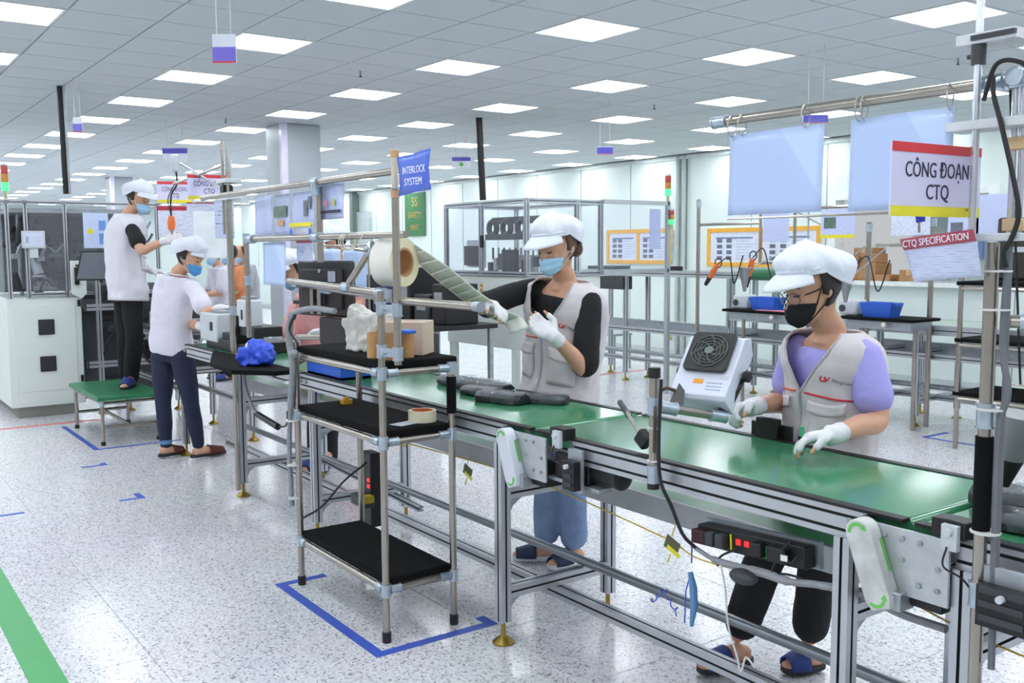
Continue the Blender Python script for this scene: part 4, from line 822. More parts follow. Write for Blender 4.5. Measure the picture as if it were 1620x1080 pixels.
for z in (1.84, 1.70): MB().cyl((TPX, 1.70, z - 0.012), (TPX, 1.70, z + 0.012), 0.0165, 12).out('tape_wrap', mat('tan_tape', '#caa070', 0.5), tp_)
# short arm to the right, used as a rest for the strip
ar = thing('rest_arm', 'short horizontal steel arm pointing at the woman in blue mask', 'pipe arm', (-2.8, 1.70, 1.3))
MB().cyl((TPX, 1.715, 1.318), (-2.575, 1.715, 1.318), PR, 16).out('pipe', STEEL, ar); MB().cyl((-2.59, 1.715, 1.318), (-2.555, 1.715, 1.318), 0.0165, 16).out('end_cap', GALV, ar)
# pipes to the left of the cart: long upper and middle rails of the line
up_ = thing('overhead_pipe', 'long steel pipe above the line left of the tall sign post', 'pipe', (-4.3, 1.75, 1.79))
MB().cyl((-5.35, 1.75, 1.79), (-3.09, 1.75, 1.79), PR, 14).out('pipe', STEEL, up_); mb = MB(); clampx(mb, (-3.86, 1.75, 1.79), X_, 0.07, 0.02); clampx(mb, (-3.86, 1.75, 1.76), Z_, 0.05, 0.02); mb.out('clamp', CLAMP, up_)
mp_ = thing('overhead_pipe', 'lower horizontal steel pipe carrying rings and papers left of sign post', 'pipe', (-3.9, 1.75, 1.55))
MB().cyl((-4.64, 1.75, 1.558), (-3.09, 1.75, 1.558), PR, 14).out('pipe', STEEL, mp_); mb = MB(); clampx(mb, (-3.86, 1.75, 1.558), X_, 0.06, 0.02); clampx(mb, (-4.62, 1.75, 1.558), X_, 0.05, 0.02); mb.out('clamp', CLAMP, mp_)
for k, x in enumerate((-3.58, -3.565, -3.55, -3.40)): MB().ringtorus((x, 1.75, 1.535), (1, 0.15 * (k - 1), 0), 0.032, 0.0022, 20, 6).out('ring', mat('cream_ring', '#e3dcc6', 0.5), mp_)
vp_ = thing('pipe_upright', 'vertical steel pipe joining the two overhead pipes left of sign post', 'pipe', (-3.86, 1.765, 1.45))
MB().cyl((-3.86, 1.765, 1.45), (-3.86, 1.765, 1.79), PR, 14).out('pipe', STEEL, vp_)
# pipe frame holding the monitor and reel
fp = thing('reel_frame', 'low pipe frame with diagonal brace carrying the label reel', 'pipe frame', (-3.4, 1.72, 1.3))
MB().cyl((-4.1, 1.72, 1.365), (-3.2, 1.72, 1.34), PR, 14).out('bottom_pipe', STEEL, fp); MB().cyl((-3.52, 1.72, 1.355), (-3.33, 1.73, 1.505), PR, 14).out('brace', STEEL, fp)
mb = MB(); clampx(mb, (-3.52, 1.72, 1.353), X_, 0.06, 0.019); clampx(mb, (-3.33, 1.73, 1.505), (0.8, 0, 0.6), 0.04, 0.019); clampx(mb, (-3.22, 1.715, 1.34), X_, 0.05, 0.019); mb.out('clamp', CLAMP, fp)
MB().cyl((-3.33, 1.66, 1.505), (-3.33, 1.9, 1.48), 0.006, 10).out('pin', STEEL, fp)
# reel of labels
ax = Vector((0.90, 0.40, 0.0)).normalized(); rc_ = V((-3.272, 1.800, 1.454)); a_, b_ = frame(ax)
rl = thing('label_reel', 'big white label reel hanging on the pipe frame behind the sign post', 'reel', (rc_.x, rc_.y, rc_.z - 0.12))
def annulus(mb, c, ax, R0, R1, w, n=40):
    c = V(c); a, b = frame(ax); rings = []
    for R, h in ((R0, -w / 2), (R1, -w / 2), (R1, w / 2), (R0, w / 2), (R0, -w / 2)): rings.append([c + ax * h + a * (R * math.cos(2 * math.pi * k / n)) + b * (R * math.sin(2 * math.pi * k / n)) for k in range(n)])
    return mb.loft(rings, False)
annulus(MB(), rc_, ax, 0.056, 0.092, 0.098).out('paper_roll', mat('label_paper', '#e6e4dc', 0.6, 0, 0.03, 30), rl); annulus(MB(), rc_, ax, 0.048, 0.056, 0.101).out('core', CARD, rl)
annulus(MB(), rc_ + ax * 0.0485, ax, 0.058, 0.0925, 0.002).out('edge_layers', mat('label_edge', '#e2dab4', 0.6), rl)
# label strip from the reel to her hands
s0 = rc_ + Vector((-0.4, 0.9, 0)).normalized() * 0.055 + Vector((0, 0, 0.076)); s3 = V((-3.342, 2.409, 1.195))
sp_pts = curve_pts([s0, V((-3.233, 1.962, 1.430)), V((-3.305, 2.170, 1.312)), V((-3.354, 2.346, 1.227)), s3, V((-3.315, 2.423, 1.153))], 8)
side = ax.copy(); st = thing('label_strip', 'pale strip of label stickers stretched from reel to gloved hands', 'label strip', s3)
wid = 0.088; m_ = MB(); lb = MB(); lens_ = [0.0]
for p, q in zip(sp_pts, sp_pts[1:]): lens_.append(lens_[-1] + (q - p).length)
def at_len(s):
    s = max(0, min(lens_[-1] - 1e-6, s))
    for i in range(len(lens_) - 1):
        if s <= lens_[i + 1]: return sp_pts[i] + (sp_pts[i + 1] - sp_pts[i]) * ((s - lens_[i]) / (lens_[i + 1] - lens_[i]))
def strip_pt(s, w):
    k = min(1, s / 0.18); sd = (ax * (1 - k) + Vector((0.739, 0.515, 0.30)) * k).normalized(); return at_len(s) + sd * (wid * (w - 0.5))
m_.grid(lambda u, v: strip_pt(u * lens_[-1], v), 60, 3); m_.out('backing', mat('strip_backing', '#f0f1ea', 0.45), st, smooth=True, solid=0.0008)
LBM = mat('strip_label', '#b9bfae', 0.35, 0, 0.06, 40); n_l = int(lens_[-1] / 0.062)
for i in range(n_l):
    mb = MB(); s_a = i * 0.062 + 0.006; nrm = (strip_pt(s_a + 0.02, 1) - strip_pt(s_a + 0.02, 0)).cross(strip_pt(s_a + 0.03, 0) - strip_pt(s_a, 0)).normalized()
    if nrm.dot(Vector((0.81, -0.58, 0.1))) < 0: nrm = -nrm
    mb.grid(lambda u, v: strip_pt(s_a + 0.052 * u, 0.06 + 0.88 * v) + nrm * 0.001, 4, 2); mb.out('label_sticker', LBM, st, smooth=True, solid=0.0004)
# blue hanging sign
sg = thing('blue_sign', 'blue sleeved SYSTEM sign taped to the top of the sign post', 'sign', (-2.93, 1.70, 1.69))
SB = mat('sign_blue', '#3b69dc', 0.25, 0, 0.05, 14)
mb = MB(); mb.grid(lambda u, v: V(-3.052 + 0.222 * u, 1.70 + 0.006 * math.sin(9 * u + 4 * v), 1.692 + 0.135 * v + 0.012 * u), 10, 6); mb.out('sheet', SB, sg, smooth=True, solid=0.001)
WH = mat('print_white', '#eef2ff', 0.5)
lettering('INTERLOCK', 0.036, (-2.925, 1.690, 1.775), X_, (0, 0, 1), WH, sg, sx=0.8); lettering('SYSTEM', 0.036, (-2.93, 1.690, 1.735), X_, (0, 0, 1), WH, sg)
mb = MB(); mb.grid(lambda u, v: V(-3.056 + 0.232 * u, 1.696 + 0.006 * math.sin(9 * u + 4 * v), 1.686 + 0.15 * v + 0.012 * u), 8, 5); mb.out('sleeve', SLEEVE, sg, smooth=True)
# things on the cart
z1 = 1.0845
def roll_tube(x, y, r, h, label):
    t = thing('cardboard_core', label, 'cardboard tube', (x, y, z1)); mb = MB(); annulus(mb, (x, y, z1 + h / 2), Z_, r * 0.82, r, h, 28); mb.out('tube', CARD, t)
roll_tube(-3.345, 1.755, 0.037, 0.098, 'left brown cardboard core standing on the top shelf'); roll_tube(-3.265, 1.765, 0.040, 0.098, 'middle brown cardboard core standing on the top shelf'); roll_tube(-3.285, 1.85, 0.034, 0.092, 'rear brown cardboard core half hidden behind the cart post')
bx_ = thing('carton', 'plain beige cardboard box on the top cart shelf', 'box', (-3.42, 1.93, z1))
bm_ = mat('beige_card', '#d8c3b0', 0.75, 0, 0.03, 10); MB().box((-3.40, 1.93, z1 + 0.066), (0.17, 0.14, 0.132), ((0.75, 0.66, 0), (-0.66, 0.75, 0), (0, 0, 1))).out('box_body', bm_, bx_, bev=0.003)
MB().box((-3.40, 1.93, z1 + 0.1335), (0.168, 0.01, 0.002), ((0.75, 0.66, 0), (-0.66, 0.75, 0), (0, 0, 1))).out('flap_tape', mat('box_tape', '#c9b79b', 0.4), bx_)
solo(MB().box((-3.235, 1.83, z1 + 0.105), (0.06, 0.05, 0.014)), 'blue_tape_pack', BLUE, 'small blue packet lying on the rear cardboard core', 'packet', bev=0.004)
tr_ = thing('masking_tape', 'cream masking tape roll standing on edge against the plastic bag', 'tape roll', (-3.45, 1.85, z1)); d_ = Vector((0.85, -0.5, 0)).normalized()
annulus(MB(), (-3.46, 1.86, z1 + 0.066), d_, 0.047, 0.062, 0.03).out('tape', mat('cream_tape', '#ded8bb', 0.5), tr_); annulus(MB(), (-3.46, 1.86, z1 + 0.066), d_, 0.043, 0.047, 0.031).out('core', CARD, tr_)
# crumpled white bag
bg = MB(); bg.box((-3.60, 1.86, z1 + 0.075), (0.17, 0.14, 0.14), ((0.9, 0.4, 0.1), (-0.4, 0.9, 0), (-0.1, 0, 1))); bg.box((-3.63, 1.85, z1 + 0.125), (0.13, 0.09, 0.09), ((0.8, 0.5, -0.3), (-0.5, 0.8, 0), (0.3, 0, 0.95))); bg.box((-3.53, 1.86, z1 + 0.05), (0.10, 0.12, 0.09), ((0.9, 0.2, 0.3), (-0.2, 0.9, 0), (-0.3, 0, 0.9)))
t = thing('plastic_bag', 'crumpled white plastic bag of parts on the top cart shelf', 'bag', (-3.6, 1.86, z1)); remesh_out(bg, 'bag_skin', mat('bag_white', '#d3d0cb', 0.35, 0, 0.06, 20), t, 0.008, 3, (0.024, 17, 1))
# middle shelf: tape roll and paper strip
z2 = 0.822
t = thing('masking_tape', 'cream masking tape roll lying flat on the middle cart shelf', 'tape roll', (-3.33, 1.90, z2)); annulus(MB(), (-3.30, 1.93, z2 + 0.022), Z_, 0.044, 0.056, 0.044).out('tape', mat('cream_tape', '#ded8bb', 0.5), t); annulus(MB(), (-3.30, 1.93, z2 + 0.022), Z_, 0.039, 0.044, 0.045).out('core', mat('orange_core', '#e0733a', 0.5), t)
solo(MB().add([(-3.30, 1.78, z2 + 0.001), (-3.24, 1.80, z2 + 0.001), (-3.27, 1.93, z2 + 0.001), (-3.33, 1.91, z2 + 0.001), (-3.30, 1.78, z2 + 0.003), (-3.24, 1.80, z2 + 0.003), (-3.27, 1.93, z2 + 0.003), (-3.33, 1.91, z2 + 0.003)], [(3, 2, 1, 0), (4, 5, 6, 7), (0, 1, 5, 4), (1, 2, 6, 5), (2, 3, 7, 6), (3, 0, 4, 7)]), 'label_offcut', mat('offcut', '#c4d2dc', 0.4), 'pale blue offcut strip beside the flat tape roll', 'paper strip')
solo(MB().bx(-3.9, -3.86, 1.86, 1.90, z2, z2 + 0.02).cyl((-3.88, 1.88, z2 + 0.02), (-3.88, 1.88, z2 + 0.03), 0.014), 'yellow_clip', mat('amber', '#d8a02a', 0.4), 'small yellow clip on the middle shelf at left', 'clip')

# cable hose strung down the cart's left post
hs = thing('cable_hose', 'grey spiral-wrapped cable hose tied to the cart left post', 'cable hose', (-4.03, 1.69, 0.3))
pth = curve_pts([(-3.593, 1.700, 1.256), (-3.749, 1.660, 1.260), (-3.948, 1.665, 1.218), (-4.000, 1.672, 1.104), (-3.966, 1.672, 0.995), (-4.005, 1.672, 0.822), (-4.035, 1.672, 0.62), (-4.03, 1.675, 0.36)], 7)
MB().tube(pth, [0.012 if k < 16 else 0.016 for k in range(len(pth) - 14)] + [0.011] * 14, 10).out('wrap', CABLE, hs)
for p in ((-3.936, 1.660, 1.219), (-3.927, 1.660, 1.055)): MB().ball(p, 0.02, 12, 8).out('joint_bulge', CABLE, hs)
for z in (0.92, 0.75, 0.55, 0.40): MB().cyl((-4.017, 1.685, z - 0.004), (-4.017, 1.685, z + 0.004), 0.031, 14).out('zip_tie', WHITECABLE, hs)
MB().tube(curve_pts([(-3.881, 1.660, 1.244), (-3.944, 1.650, 1.164), (-3.877, 1.660, 1.100)]), 0.005, 6).out('lead', BLKCABLE, hs)
MB().tube(curve_pts([(-3.932, 1.680, 0.323), (-3.805, 1.720, 0.401), (-3.748, 1.800, 0.512), (-3.832, 1.950, 0.554)]), 0.005, 6).out('lead', BLKCABLE, hs)
# monitor on the pipe
mn = thing('monitor', 'black flat monitor seen from the back, hung on a pipe beside the cart', 'monitor', (-4.334, 2.000, 1.183))
fx = Vector((0.985, 0.17, 0)); fy = Vector((-0.17, 0.985, 0)); c = V((-4.319, 2.000, 1.318))
MB().box(c, (0.44, 0.035, 0.27), (fx, fy, Z_)).out('screen_housing', mat('monitor_back', '#35302f', 0.5), mn, bev=0.012); MB().box(c - fy * 0.025, (0.34, 0.02, 0.19), (fx, fy, Z_)).out('rear_bulge', mat('monitor_back', '#35302f', 0.5), mn, bev=0.008)
MB().box(c - fy * 0.042 - Z_ * 0.02, (0.10, 0.016, 0.10), (fx, fy, Z_)).out('mount_plate', DGREY, mn, bev=0.002); MB().box(c - fy * 0.037 + fx * 0.10 + Z_ * 0.06, (0.06, 0.002, 0.05), (fx, fy, Z_)).out('sticker', GREYP, mn); MB().cyl(c - fy * 0.036 + Z_ * 0.085, c - fy * 0.04 + Z_ * 0.085, 0.009).out('badge', GREYP, mn)
MB().box(c - fy * 0.03 - Z_ * 0.2 + fx * 0.12, (0.22, 0.05, 0.13), (fx, fy, Z_)).out('lower_bracket', mat('monitor_back', '#35302f', 0.5), mn, bev=0.01)
MB().cyl(c - fy * 0.06 - fx * 0.03 + Z_ * 0.0, c - fy * 0.06 - fx * 0.03 - Z_ * 0.12, 0.012).cyl(c - fy * 0.06 + fx * 0.03, c - fy * 0.06 + fx * 0.03 - Z_ * 0.12, 0.012).out('twin_rods', STEEL, mn)
mp2 = thing('monitor_pipe', 'short steel pipe across the back of the black monitor', 'pipe', (-4.2, 1.93, 1.3)); MB().cyl((-4.541, 1.920, 1.342), (-3.295, 1.750, 1.321), PR, 14).out('pipe', STEEL, mp2); mb = MB(); clampx(mb, (-4.468, 1.915, 1.338), X_, 0.06, 0.02); clampx(mb, (-4.045, 1.870, 1.327), X_, 0.05, 0.02); mb.out('clamp', CLAMP, mp2)
mb2 = thing('slanted_brace', 'thin steel brace slanting below the monitor above the cart shelf', 'brace', (-3.9, 1.8, 1.1)); MB().cyl((-4.046, 1.700, 0.985), (-4.057, 1.900, 1.071), 0.009, 12).out('rod', STEEL, mb2)
solo(MB().cyl((-4.497, 1.920, 1.074), (-4.247, 2.000, 1.087), PR, 14), 'short_pipe', STEEL, 'short bright pipe above the blue bags behind the cart', 'pipe')
kb = thing('keyboard_shelf', 'small black shelf with cables below the monitor', 'shelf', (-4.35, 2.05, 1.15)); MB().box((-4.585, 2.100, 1.237), (0.3, 0.16, 0.02), (fx, fy, Z_)).out('shelf', BLACKP, kb, bev=0.004)
for q in ([(-4.593, 2.000, 1.240), (-4.394, 1.980, 1.274), (-4.295, 2.000, 1.240)], [(-4.548, 2.000, 1.219), (-4.314, 1.970, 1.265), (-4.279, 2.000, 1.271)]): MB().tube(curve_pts(q), 0.006, 6).out('cable', BLKCABLE, kb)

# ================================================================ right-hand post with hanging papers and sign
rp = thing('pipe_stand', 'tall steel pipe post with black foam sleeve at the right foreground', 'post', (-1.055, 1.995, 0))
RX, RY = -1.057, 1.995
MB().cyl((RX, RY, 0.0), (RX, RY, 1.51), PR, 18).out('post', STEEL, rp); MB().cyl((RX, RY, 0.895), (RX, RY, 1.10), 0.0185, 18).out('foam_sleeve', FOAM, rp)
mb = MB(); clampx(mb, (RX, RY, 0.755), Z_, 0.05); mb.bx(RX - 0.004, RX + 0.02, RY, RY + 0.03, 0.74, 0.77); mb.out('clamp', CLAMP, rp)
mb = MB(); clampx(mb, (RX, RY, 1.145), Z_, 0.05, 0.0185); mb.out('clamp', CLAMP, rp)
MB().cyl((RX + 0.035, RY + 0.005, 0.6), (RX + 0.035, RY + 0.005, 1.5), 0.005, 10).tube(curve_pts([(RX + 0.035, RY, 1.5), (RX + 0.03, RY, 1.3), (RX + 0.045, RY, 1.2), (RX + 0.03, RY, 1.12), (RX + 0.03, RY, 0.9), (RX + 0.035, RY, 0.6)]), 0.0075, 8).out('cable_wrap', mat('dark_wrap', '#6d7076', 0.5), rp)
for z in (1.45, 1.37, 1.16, 0.895): MB().cyl((RX + 0.01, RY, z - 0.002), (RX + 0.01, RY, z + 0.002), 0.031, 14).out('zip_tie', WHITECABLE, rp)
# jig head on top: plates, thin rods
jg = thing('slide_jig', 'grey slide jig of thin rods and flat plates on top of the right post', 'jig', (-1.06, 2.0, 1.5))
PL = mat('jig_plate', '#cfd4d8', 0.35, 0.3); 
def plate(px, py, w, dpt, hh, yy):
    c = V(*px); MB().box(c, (w, dpt, hh)).out('plate', PL, jg, bev=0.002)
MB().bx(-1.145, -0.985, 1.965, 2.035, 1.512, 1.528).out('plate', PL, jg, bev=0.002)
MB().bx(-1.155, -0.985, 1.965, 2.035, 1.742, 1.762).out('plate', PL, jg, bev=0.002)
MB().bx(-1.135, -1.01, 1.96, 2.04, 1.915, 1.937).out('plate', PL, jg, bev=0.002)
MB().cyl((-1.092, 1.975, 1.52), (-1.092, 1.975, 2.1), 0.008, 14).out('rod', mat('chrome_rod', '#d5d8e2', 0.15, 0.8), jg)
for x in (-1.03, -1.012): MB().cyl((x, 2.01, 1.52), (x, 2.01, 1.85), 0.007, 12).out('rod', mat('chrome_rod', '#d5d8e2', 0.15, 0.8), jg)
for z in (1.71, 1.545): MB().bx(-1.042, -0.998, 1.998, 2.022, z - 0.013, z + 0.013).out('rod_block', mat('tan_block', '#d0b48c', 0.5), jg, bev=0.002)
MB().cyl((-1.092, 1.975, 1.875), (-1.092, 1.975, 1.914), 0.015, 14).cyl((-1.115, 1.975, 1.893), (-1.092, 1.975, 1.893), 0.005, 8).out('collar', DGREY, jg)
MB().bx(-1.10, -1.01, 1.955, 1.965, 1.922, 1.932).out('slot_bar', DGREY, jg)
MB().tube(curve_pts([(-1.075, 1.97, 1.80), (-1.04, 1.95, 1.865), (-0.99, 1.95, 1.86), (-0.96, 1.96, 1.82)]), 0.0048, 8).out('hose', BLKCABLE, jg)
solo(MB().tube(curve_pts([(-1.052, 1.960, 1.845), (-1.049, 1.960, 1.807), (-1.030, 1.960, 1.742), (-0.999, 1.960, 1.626), (-0.988, 1.960, 1.563), (-1.001, 1.960, 1.516), (-1.020, 1.970, 1.488), (-1.022, 1.985, 1.46)]), 0.0052, 8), 'air_hose', BLKCABLE, 'black air hose curving down beside the CTQ sign', 'hose')
pp = thing('paper_rail', 'long steel pipe along the line carrying two blank hanging sheets', 'pipe', (-1.45, 2.0, 1.84))
MB().cyl((-1.80, 2.0, 1.838), (-1.10, 2.0, 1.838), PR * 0.93, 16).out('pipe', STEEL, pp); mb = MB(); clampx(mb, (-1.815, 2.0, 1.838), X_, 0.045, 0.0165); mb.out('end_joint', CLAMP, pp)
mb = MB(); clampx(mb, (-1.075, 2.0, 1.838), X_, 0.05, 0.0175); clampx(mb, (-1.015, 2.0, 1.838), X_, 0.05, 0.0175); clampx(mb, (-1.02, 2.0, 1.842), Y_, 0.04, 0.017); mb.out('clamp', CLAMP, pp)
MB().cyl((-1.02, 2.0, 1.838), (-0.7, 2.0, 1.838), PR * 0.93, 16).out('pipe', STEEL, pp)
for x in (-1.775, -1.74, -1.54, -1.39, -1.375, -1.165): MB().ringtorus((x, 2.0, 1.822), (1, 0.3, 0), 0.027, 0.0018, 20, 6).out('ring', mat('wire_ring', '#b9b4ae', 0.3, 0.7), pp)
BLANK = paper('blank_sheet', '#c6dafc', '#b9cdf2', 90, 0.62); 
def hung_sheet(x0, x1, zt, zb, y, label, m=BLANK, group=None, bow=0.004, name='hanging_sheet'):
    t = thing(name, label, 'sheet', ((x0 + x1) / 2, y, zb), group=group)
    mb = MB(); mb.grid(lambda u, v: V(x0 + (x1 - x0) * u, y + bow * math.sin(5 * u + 2 * v), zb + (zt - zb) * v), 12, 8); mb.out('sheet', m, t, smooth=True, solid=0.0008)
    mb = MB(); mb.grid(lambda u, v: V(x0 - 0.006 + (x1 - x0 + 0.012) * u, y - 0.004 + bow * 1.6 * math.sin(6 * u + 3 * v), zb - 0.004 + (zt - zb + 0.018) * v), 12, 8); mb.out('sleeve', SLEEVE, t, smooth=True)
    return t
hung_sheet(-1.785, -1.485, 1.80, 1.588, 2.0, 'left blank pale blue sheet in a sleeve hanging above the woman in glasses')
hung_sheet(-1.412, -1.155, 1.80, 1.586, 2.0, 'right blank pale blue sheet in a sleeve hanging behind the CTQ sign')
lp_ = thing('lower_rail', 'thin rail along the bottom of the two blank hanging sheets', 'rail', (-1.45, 2.0, 1.58)); MB().cyl((-1.79, 2.004, 1.579), (-1.10, 2.004, 1.579), 0.003, 8).out('rod', STEEL, lp_)
# CTQ sign
def ctq(c, right, w, h, label, top_bar=True, rod=True):
    c = V(c); R_ = V(right).normalized(); t = thing('ctq_sign', label, 'sign', c - Z_ * (h / 2)); n = R_.cross(Z_)
    MB().box(c, (w, 0.004, h), (R_, n * -1, Z_)).out('board', mat('sign_white', '#d6d3f0', 0.4, 0, 0.02), t)
    MB().box(c + Z_ * (h * 0.435) + n * 0.0026, (w, 0.0015, h * 0.13), (R_, n * -1, Z_)).out('red_band', RED, t); MB().box(c - Z_ * (h * 0.43) + n * 0.0026, (w, 0.0015, h * 0.14), (R_, n * -1, Z_)).out('yellow_band', YEL, t)
    lettering('CÔNG ĐOẠN', h * 0.30, c + Z_ * (h * 0.13) + n * 0.003, R_, Z_, INK, t, sx=0.80 * (w / h) / 2.0 * 0.95); lettering('CTQ', h * 0.30, c - Z_ * (h * 0.17) + n * 0.003, R_, Z_, INK, t, sx=0.82 * (w / h) / 2.0)
    return t
ctq((-1.13, 1.90, 1.637), (0.05, 1, 0), 0.305, 0.148, 'nearest CÔNG ĐOẠN CTQ sign with red and yellow bands behind the thin rod')
cs_ = thing('spec_card', 'tilted CTQ SPECIFICATION card with red header in a clear sleeve', 'card', (-1.134, 1.940, 1.428)); 
pA, pB, pC, pD = [V(p) for p in ((-1.235, 1.940, 1.518), (-1.068, 1.940, 1.537), (-1.048, 1.940, 1.441), (-1.198, 1.940, 1.425))]
def card_pt(u, v, o=0.0): return pA * (1 - u) * v + pB * u * v + pC * u * (1 - v) + pD * (1 - u) * (1 - v) + V(0, -o + 0.003 * math.sin(6 * u + 3 * v), 0)
mb = MB(); mb.grid(lambda u, v: card_pt(u, v), 10, 6); mb.out('card_sheet', paper('spec_sheet', '#d3d9f0', '#b3bbcf', 300, 0.42), cs_, smooth=True, solid=0.0008)
mb = MB(); mb.grid(lambda u, v: card_pt(u, 0.74 + 0.26 * v, 0.0015), 10, 3); mb.out('red_header', mat('header_red', '#b53346', 0.35), cs_, smooth=True, solid=0.0006)
r_ = (card_pt(1, .9) - card_pt(0, .9)).normalized(); lettering('CTQ SPECIFICATION', 0.021, card_pt(0.5, 0.86, 0.008), r_, Y_.cross(r_) * -1 if Y_.cross(r_).z < 0 else Y_.cross(r_), WH, cs_, sx=0.76)
mb = MB(); mb.grid(lambda u, v: card_pt(-0.02 + 1.05 * u, -0.08 + 1.12 * v, 0.007), 10, 6); mb.out('sleeve', SLEEVE, cs_, smooth=True)
bc = thing('blue_clip', 'small blue spring clip above the spec card', 'clip', (-1.240, 2.020, 1.558)); MB().prism([(-1.252, 2.020, 1.577), (-1.233, 2.020, 1.585), (-1.231, 2.020, 1.558), (-1.248, 2.020, 1.554)], (0, 0.012, 0)).out('jaw', mat('clip_blue', '#3142b8', 0.4), bc, bev=0.002); MB().cyl((-1.243, 2.025, 1.556), (-1.242, 2.025, 1.533), 0.003, 6).out('pin', STEEL, bc)
hung_sheet(*[q[0] for q in ((-1.390, 2.020, 1.570), (-1.313, 2.020, 1.567))], 1.575, 1.53, 2.02, 'small sleeved sheet hanging below the right blank sheet', SLEEVE, bow=0.003) if False else None
bk = thing('parts_bracket', 'steel pipe arm behind the right post with grey connector', 'bracket', (-1.0, 2.02, 1.35))
MB().cyl((-1.03, 2.02, 1.345), (-0.85, 2.1, 1.345), 0.014, 12).out('arm', STEEL, bk); mb = MB(); clampx(mb, (-0.99, 2.04, 1.345), (0.9, 0.4, 0), 0.04, 0.019); mb.out('joint', CLAMP, bk)
# funnel shaped screwdriver holder on the right
fn = thing('tool_funnel', 'grey tapered tool holster with black tip hanging by the right post', 'holster', (-1.164, 2.300, 0.923))
a0, a1, a2 = V((-1.138, 2.300, 1.104)), V((-1.155, 2.300, 0.995)), V((-1.167, 2.300, 0.926)); MB().tube([a0, a1], [0.055, 0.032], 24).out('cone', mat('holster_grey', '#8d8f93', 0.4, 0.4), fn); MB().tube([a1, a2], [0.032, 0.012], 20).out('tip', BLACKP, fn); MB().tube([a0 + V(-0.045, 0, 0), a0 + V(-0.03, 0, 0.07), a0 + V(0.03, 0, 0.07), a0 + V(0.045, 0, 0)], 0.004, 8).out('hook', STEEL, fn); MB().tube([a0 + V(0, 0, 0.07), V(a0.x + 0.1, 2.0, 1.838)], 0.003, 6).out('cord', BLKCABLE, fn)
# ================================================================ ionizing fan on its stand
ip = thing('fan_stand', 'short black-capped steel post with pipe arm clamped to the front rail', 'stand', (-2.06, 2.0, 0.79))
IX = -2.06
MB().cyl((IX, 2.0, 0.80), (IX, 2.0, 1.135), PR * 1.05, 16).out('post', STEEL, ip); MB().cyl((IX, 2.0, 1.12), (IX, 2.0, 1.15), 0.0185, 16).out('cap', BLACKP, ip); MB().cyl((IX, 2.0, 0.785), (IX, 2.0, 0.808), 0.0185, 16).out('cap', BLACKP, ip)
for z in (1.035, 0.83):
    mb = MB(); clampx(mb, (IX, 2.0, z), Z_, 0.05); mb.out('clamp', CLAMP, ip)
pe = V((-1.972, 2.220, 0.990)); p0 = V(IX, 2.0, 1.035)
MB().cyl(p0, pe, PR, 14).out('arm', STEEL, ip); mb = MB(); dd = (pe - p0).normalized(); clampx(mb, p0 + dd * 0.045, dd, 0.05, 0.019); clampx(mb, pe - dd * 0.03, dd, 0.05, 0.0185); mb.out('joint', CLAMP, ip)
for z in (0.97, 0.87): MB().cyl((IX, 2.0, z - 0.002), (IX, 2.0, z + 0.002), 0.021, 12).out('zip_tie', WHITECABLE, ip)
fan = thing('ionizing_fan', 'white box fan with round black grille on a black bracket over the belt', 'fan', (-2.03, 2.2, 1.0))
# axes: u along width (image right), w up the sloped top towards the back, n normal of the top
W_ = Vector((0.952, 0.299, 0.0)).normalized(); Sl = Vector((-0.283, 0.599, 0.75)); Sl = (Sl - W_ * Sl.dot(W_)).normalized(); Nn = W_.cross(Sl).normalized(); fc = V((-2.052, 2.215, 1.137))
if Nn.z < 0: Nn = -Nn
fw_, fh_, fd_ = 0.185, 0.225, 0.085
prof_ = [(-fh_ / 2, -fd_), (-fh_ / 2, -0.012), (-fh_ / 2 + 0.01, 0.0), (fh_ / 2, 0.0), (fh_ / 2 + 0.03, -fd_ * 0.45), (fh_ / 2, -fd_)]
FB = mat('fan_white', '#d9dded', 0.4, 0, 0.02, 12)
MB().prism([fc + Sl * a + Nn * b - W_ * (fw_ / 2) for a, b in prof_], W_ * fw_).out('case', FB, fan, bev=0.003)
gc = fc + Sl * 0.048 + Nn * 0.006; gs = 0.072
pts = []
for sx_, sy_ in ((1, 1), (-1, 1), (-1, -1), (1, -1)):
    for k in range(5):
        t = math.atan2(sy_, sx_) - math.pi / 4 + math.pi / 2 * k / 4; pts.append(gc + W_ * (sx_ * (gs - 0.016) + 0.016 * math.cos(t)) + Sl * (sy_ * (gs - 0.016) + 0.016 * math.sin(t)))
gf = MB().prism(pts, Nn * 0.012).out('grille_frame', mat('grille_black', '#2a2d2c', 0.5), fan, bev=0.002)
GG = mat('grille_grey', '#4f5754', 0.5)
for R_ in (0.058, 0.047, 0.036, 0.025): MB().ringtorus(gc + Nn * 0.014, Nn, R_, 0.0025, 32, 6).out('grille_ring', GG, gf)
for k in range(7):
    t0_ = 2 * math.pi * k / 7; MB().tube([gc + Nn * 0.015 + (W_ * math.cos(t0_ + 0.9 * j / 6) + Sl * math.sin(t0_ + 0.9 * j / 6)) * (0.012 + 0.047 * j / 6) for j in range(7)], 0.0028, 6).out('grille_spoke', GG, gf)
MB().cyl(gc + Nn * 0.010, gc + Nn * 0.018, 0.014, 20).out('hub', mat('hub_grey', '#6d7a74', 0.5), gf)
MB().box(fc - Sl * 0.055 - W_ * 0.01 + Nn * 0.001, (0.032, 0.016, 0.001), (W_, Sl, Nn)).out('warning_label', mat('warn_orange', '#f0a53c', 0.5), fan)
MB().box(fc - Sl * 0.035 + W_ * 0.07 + Nn * 0.001, (0.03, 0.012, 0.001), (W_, Sl, Nn)).out('name_plate', GREYP, fan)
mb = MB()
